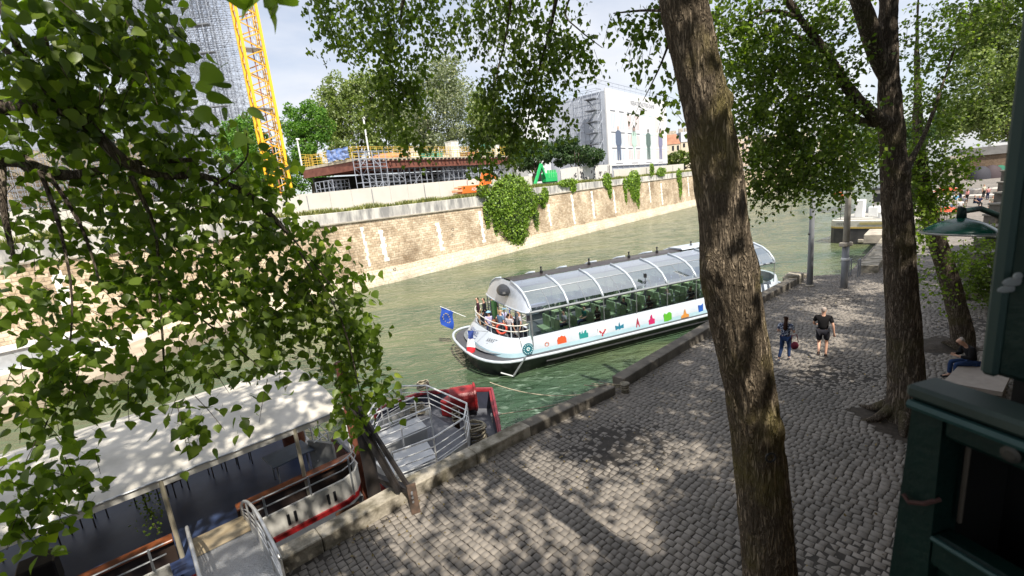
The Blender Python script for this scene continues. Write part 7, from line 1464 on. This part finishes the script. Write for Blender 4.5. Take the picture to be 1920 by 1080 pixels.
# orange lifebuoy stand, sign boards partly hidden
q = at(1572, 380, 2.0); m = MB(); m.tube([dep(1572, 368, 62)+Vector((.5*math.cos(a), 0, .5*math.sin(a))) for a in np.linspace(0, 6.28, 15)], .16, 6, False); tag(m.build('lifebuoy', M('buoy_orange', (.65, .14, .03), .5)), 'orange lifebuoy above the deck house of the black barge', 'lifebuoy')
for (px, py, lab) in [(1702, 343, 'upper red parasol glimpsed between the second trunk and the foliage'), (1705, 357, 'lower red parasol glimpsed between the second trunk and the foliage'), (1776, 352, 'orange red parasol above the quay crowd'), (1777, 390, 'small orange parasol among the quay crowd')]:
    D = 55 if px < 1750 else 38; q = dep(px, py, D); o = thing('parasol', lab, 'parasol', Vector((q.x, q.y, 2)), 'red parasols on the busy quay'); m = MB(); m.lathe(q, [(.9, -.25), (.5, -.02), (.05, .12)], 8); m.build('canopy', M('parasol_red_%d' % px, (.60, .09, .04), .7), o); m = MB(); m.tube([Vector((q.x, q.y, 2)), q], .03, 5); m.build('pole', MT['steel'], o)
# ---- far stone wall with van, ramps
wa = at(1790, 346, 2.0); 
def far_wall_pt(px, z): return onp(px, 300, tuple(FWP.to_2d()), (FWN.x, FWN.y))
FWP = at(1850, 334, 2.0)*1.0; FWN = Vector((-.55, -.83, 0)).normalized(); FWU = Vector((-FWN.y, FWN.x, 0)); 
if FWU.x < 0: FWU = -FWU
zt_ = onp(1850, 275, tuple(FWP.to_2d()), (FWN.x, FWN.y)).z
L_ = onp(1806, 300, tuple(FWP.to_2d()), (FWN.x, FWN.y)); sL = (L_-FWP).dot(FWU)
fwt = thing('quay_ramp_wall', 'brown stone wall with grey coping beyond the busy quay at the right', 'wall', Vector((FWP.x, FWP.y, 2)))
def fq(s, z, o=0): return Vector((FWP.x, FWP.y, 0))+FWU*s+FWN*o+Vector((0, 0, z))
mm_ = masonry('ramp_wall_stone', (.20, .15, .11), (.16, .12, .09), (.12, .1, .08), 1.2, .5, (.7, .68, .64), math.atan2(FWU.y, FWU.x))
m = MB(); m.prism([fq(sL, 2), fq(60, 2), fq(60, 2, -3), fq(sL, 2, -3)], (0, 0, zt_-3.6)); m.build('masonry_face', mm_, fwt)
m = MB(); m.prism([fq(sL-.4, zt_-1.6, .4), fq(60, zt_-1.6, .4), fq(60, zt_-1.6, -3.2), fq(sL-.4, zt_-1.6, -3.2)], (0, 0, 1.6)); m.build('coping', M('coping_grey', (.20, .195, .19), .85, var=.2, scale=.6), fwt)
m = MB(); m.prism([fq(sL-2.2, 2, .5), fq(sL+.3, 2, .5), fq(sL+.3, 2, -3), fq(sL-2.2, 2, -3)], (0, 0, zt_-3.2)); m.build('end_pier', MT['lime'], fwt)
van = thing('white_van', 'white van passing behind the coping of the far brown wall', 'van', fq(4, zt_-1, -5)); c = fq(5.5, zt_+.55, -5)
m = MB(); m.prism([c+FWU*a+Vector((0, 0, z)) for a, z in [(-4.2, -1.6), (4, -1.6), (4, .9), (-2.2, .9), (-3.2, .1), (-4.2, -.1)]], FWN*-2.2); m.build('body', MT['white'], van); m = MB(); m.prism([c+FWU*a+FWN*.03+Vector((0, 0, z)) for a, z in [(-2.1, .7), (-3.0, .1), (-1.2, .1), (-1.2, .7)]], FWN*.03); m.build('window', MT['dark'], van)
for a in (-2.7, 2.6): m = MB(); m.lathe(c+FWU*a+Vector((0, 0, -1.6))+FWN*.1, [(.45, 0), (.45, .2), (.2, .22)], 14, Matrix((FWU, Vector((0, 0, 1)), FWN)).transposed()); m.build('wheel', MT['dark'], van)
for (px, py, lab, col) in [(1837, 331, 'dark tent pitched at the foot of the brown wall, left of the pair', (.03, .03, .04)), (1858, 329, 'dark tent in the middle at the foot of the brown wall', (.05, .035, .04)), (1873, 327, 'green tent at the foot of the brown wall', (.01, .12, .07))]:
    q = at(px, py+5, 2.0); m = MB(); m.ball(q, (2.0, 1.6, 2.6), 14, 8); tag(m.build('tent', M('tent_%d' % px, col, .8), smooth=True), lab, 'tent', 'tents at the foot of the brown wall')
for i, (pa, pb) in enumerate([((1780, 362, 1900, 356), .45), ((1770, 373, 1900, 368), .35)]):
    a = at(pa[0], pa[1], 2.0); b = at(pa[2], pa[3], 2.0); d = (b-a).normalized(); n = Vector((-d.y, d.x, 0)); m = MB(); m.box((a+b)/2+Vector((0, 0, .2)), ((b-a).length*1.3, 3.0-i, pb), math.atan2(d.y, d.x), bev=.05); struct(m.build('quay_step', M('pale_step_%d' % i, (.50, .46, .42), .85, var=.1)))
# ---- crowd on the quay
cols = [('pink', (.45, .20, .2)), ('white', (.6, .6, .6)), ('pale blue', (.25, .35, .55)), ('navy', (.015, .02, .06)), ('grey', (.2, .2, .22)), ('yellow', (.5, .35, .06)), ('black', (.015, .015, .02)), ('sky blue', (.12, .3, .5)), ('brown', (.12, .07, .04)), ('red', (.4, .04, .03)), ('cream', (.5, .45, .35))]
crowd = [(1851, 375, 'stand', 0), (1867, 383, 'stand', 2), (1835, 388, 'sit', 3), (1826, 387, 'sit', 6), (1806, 388, 'sit', 4), (1812, 380, 'stand', 0), (1800, 377, 'stand', 8), (1790, 392, 'stand', 7), (1762, 398, 'stand', 1), (1768, 405, 'stand', 7), (1750, 400, 'stand', 10), (1756, 392, 'stand', 4), (1742, 395, 'stand', 9), (1783, 410, 'stand', 2), (1798, 405, 'stand', 1), (1775, 384, 'stand', 5), (1860, 390, 'sit', 10), (1843, 372, 'stand', 10)]
nth = {}
for i, (px, py, ps, k) in enumerate(crowd):
    nm, c_ = cols[k]; q = at(px, py, 2.0); a = nth.get((nm, ps), 0); nth[(nm, ps)] = a+1
    where = ['left part', 'right part'][px > 1795]; lab = 'distant %s person in %s top, %s of the quay crowd%s' % ({'stand': 'standing', 'sit': 'sitting'}[ps], nm, where, ['', ', nearer one', ', third one'][a])
    person(lab, q, i*1.3, ps if ps == 'stand' else 'upsit', 1.6+.02*(i % 9), top=c_, bot=[(.02, .03, .07), (.3, .27, .22), (.02, .02, .02)][i % 3], hair=[(.02, .015, .01), (.2, .12, .05), (.05, .03, .02)][(i*2) % 3], group='people crowding the quay further along', lod=1)
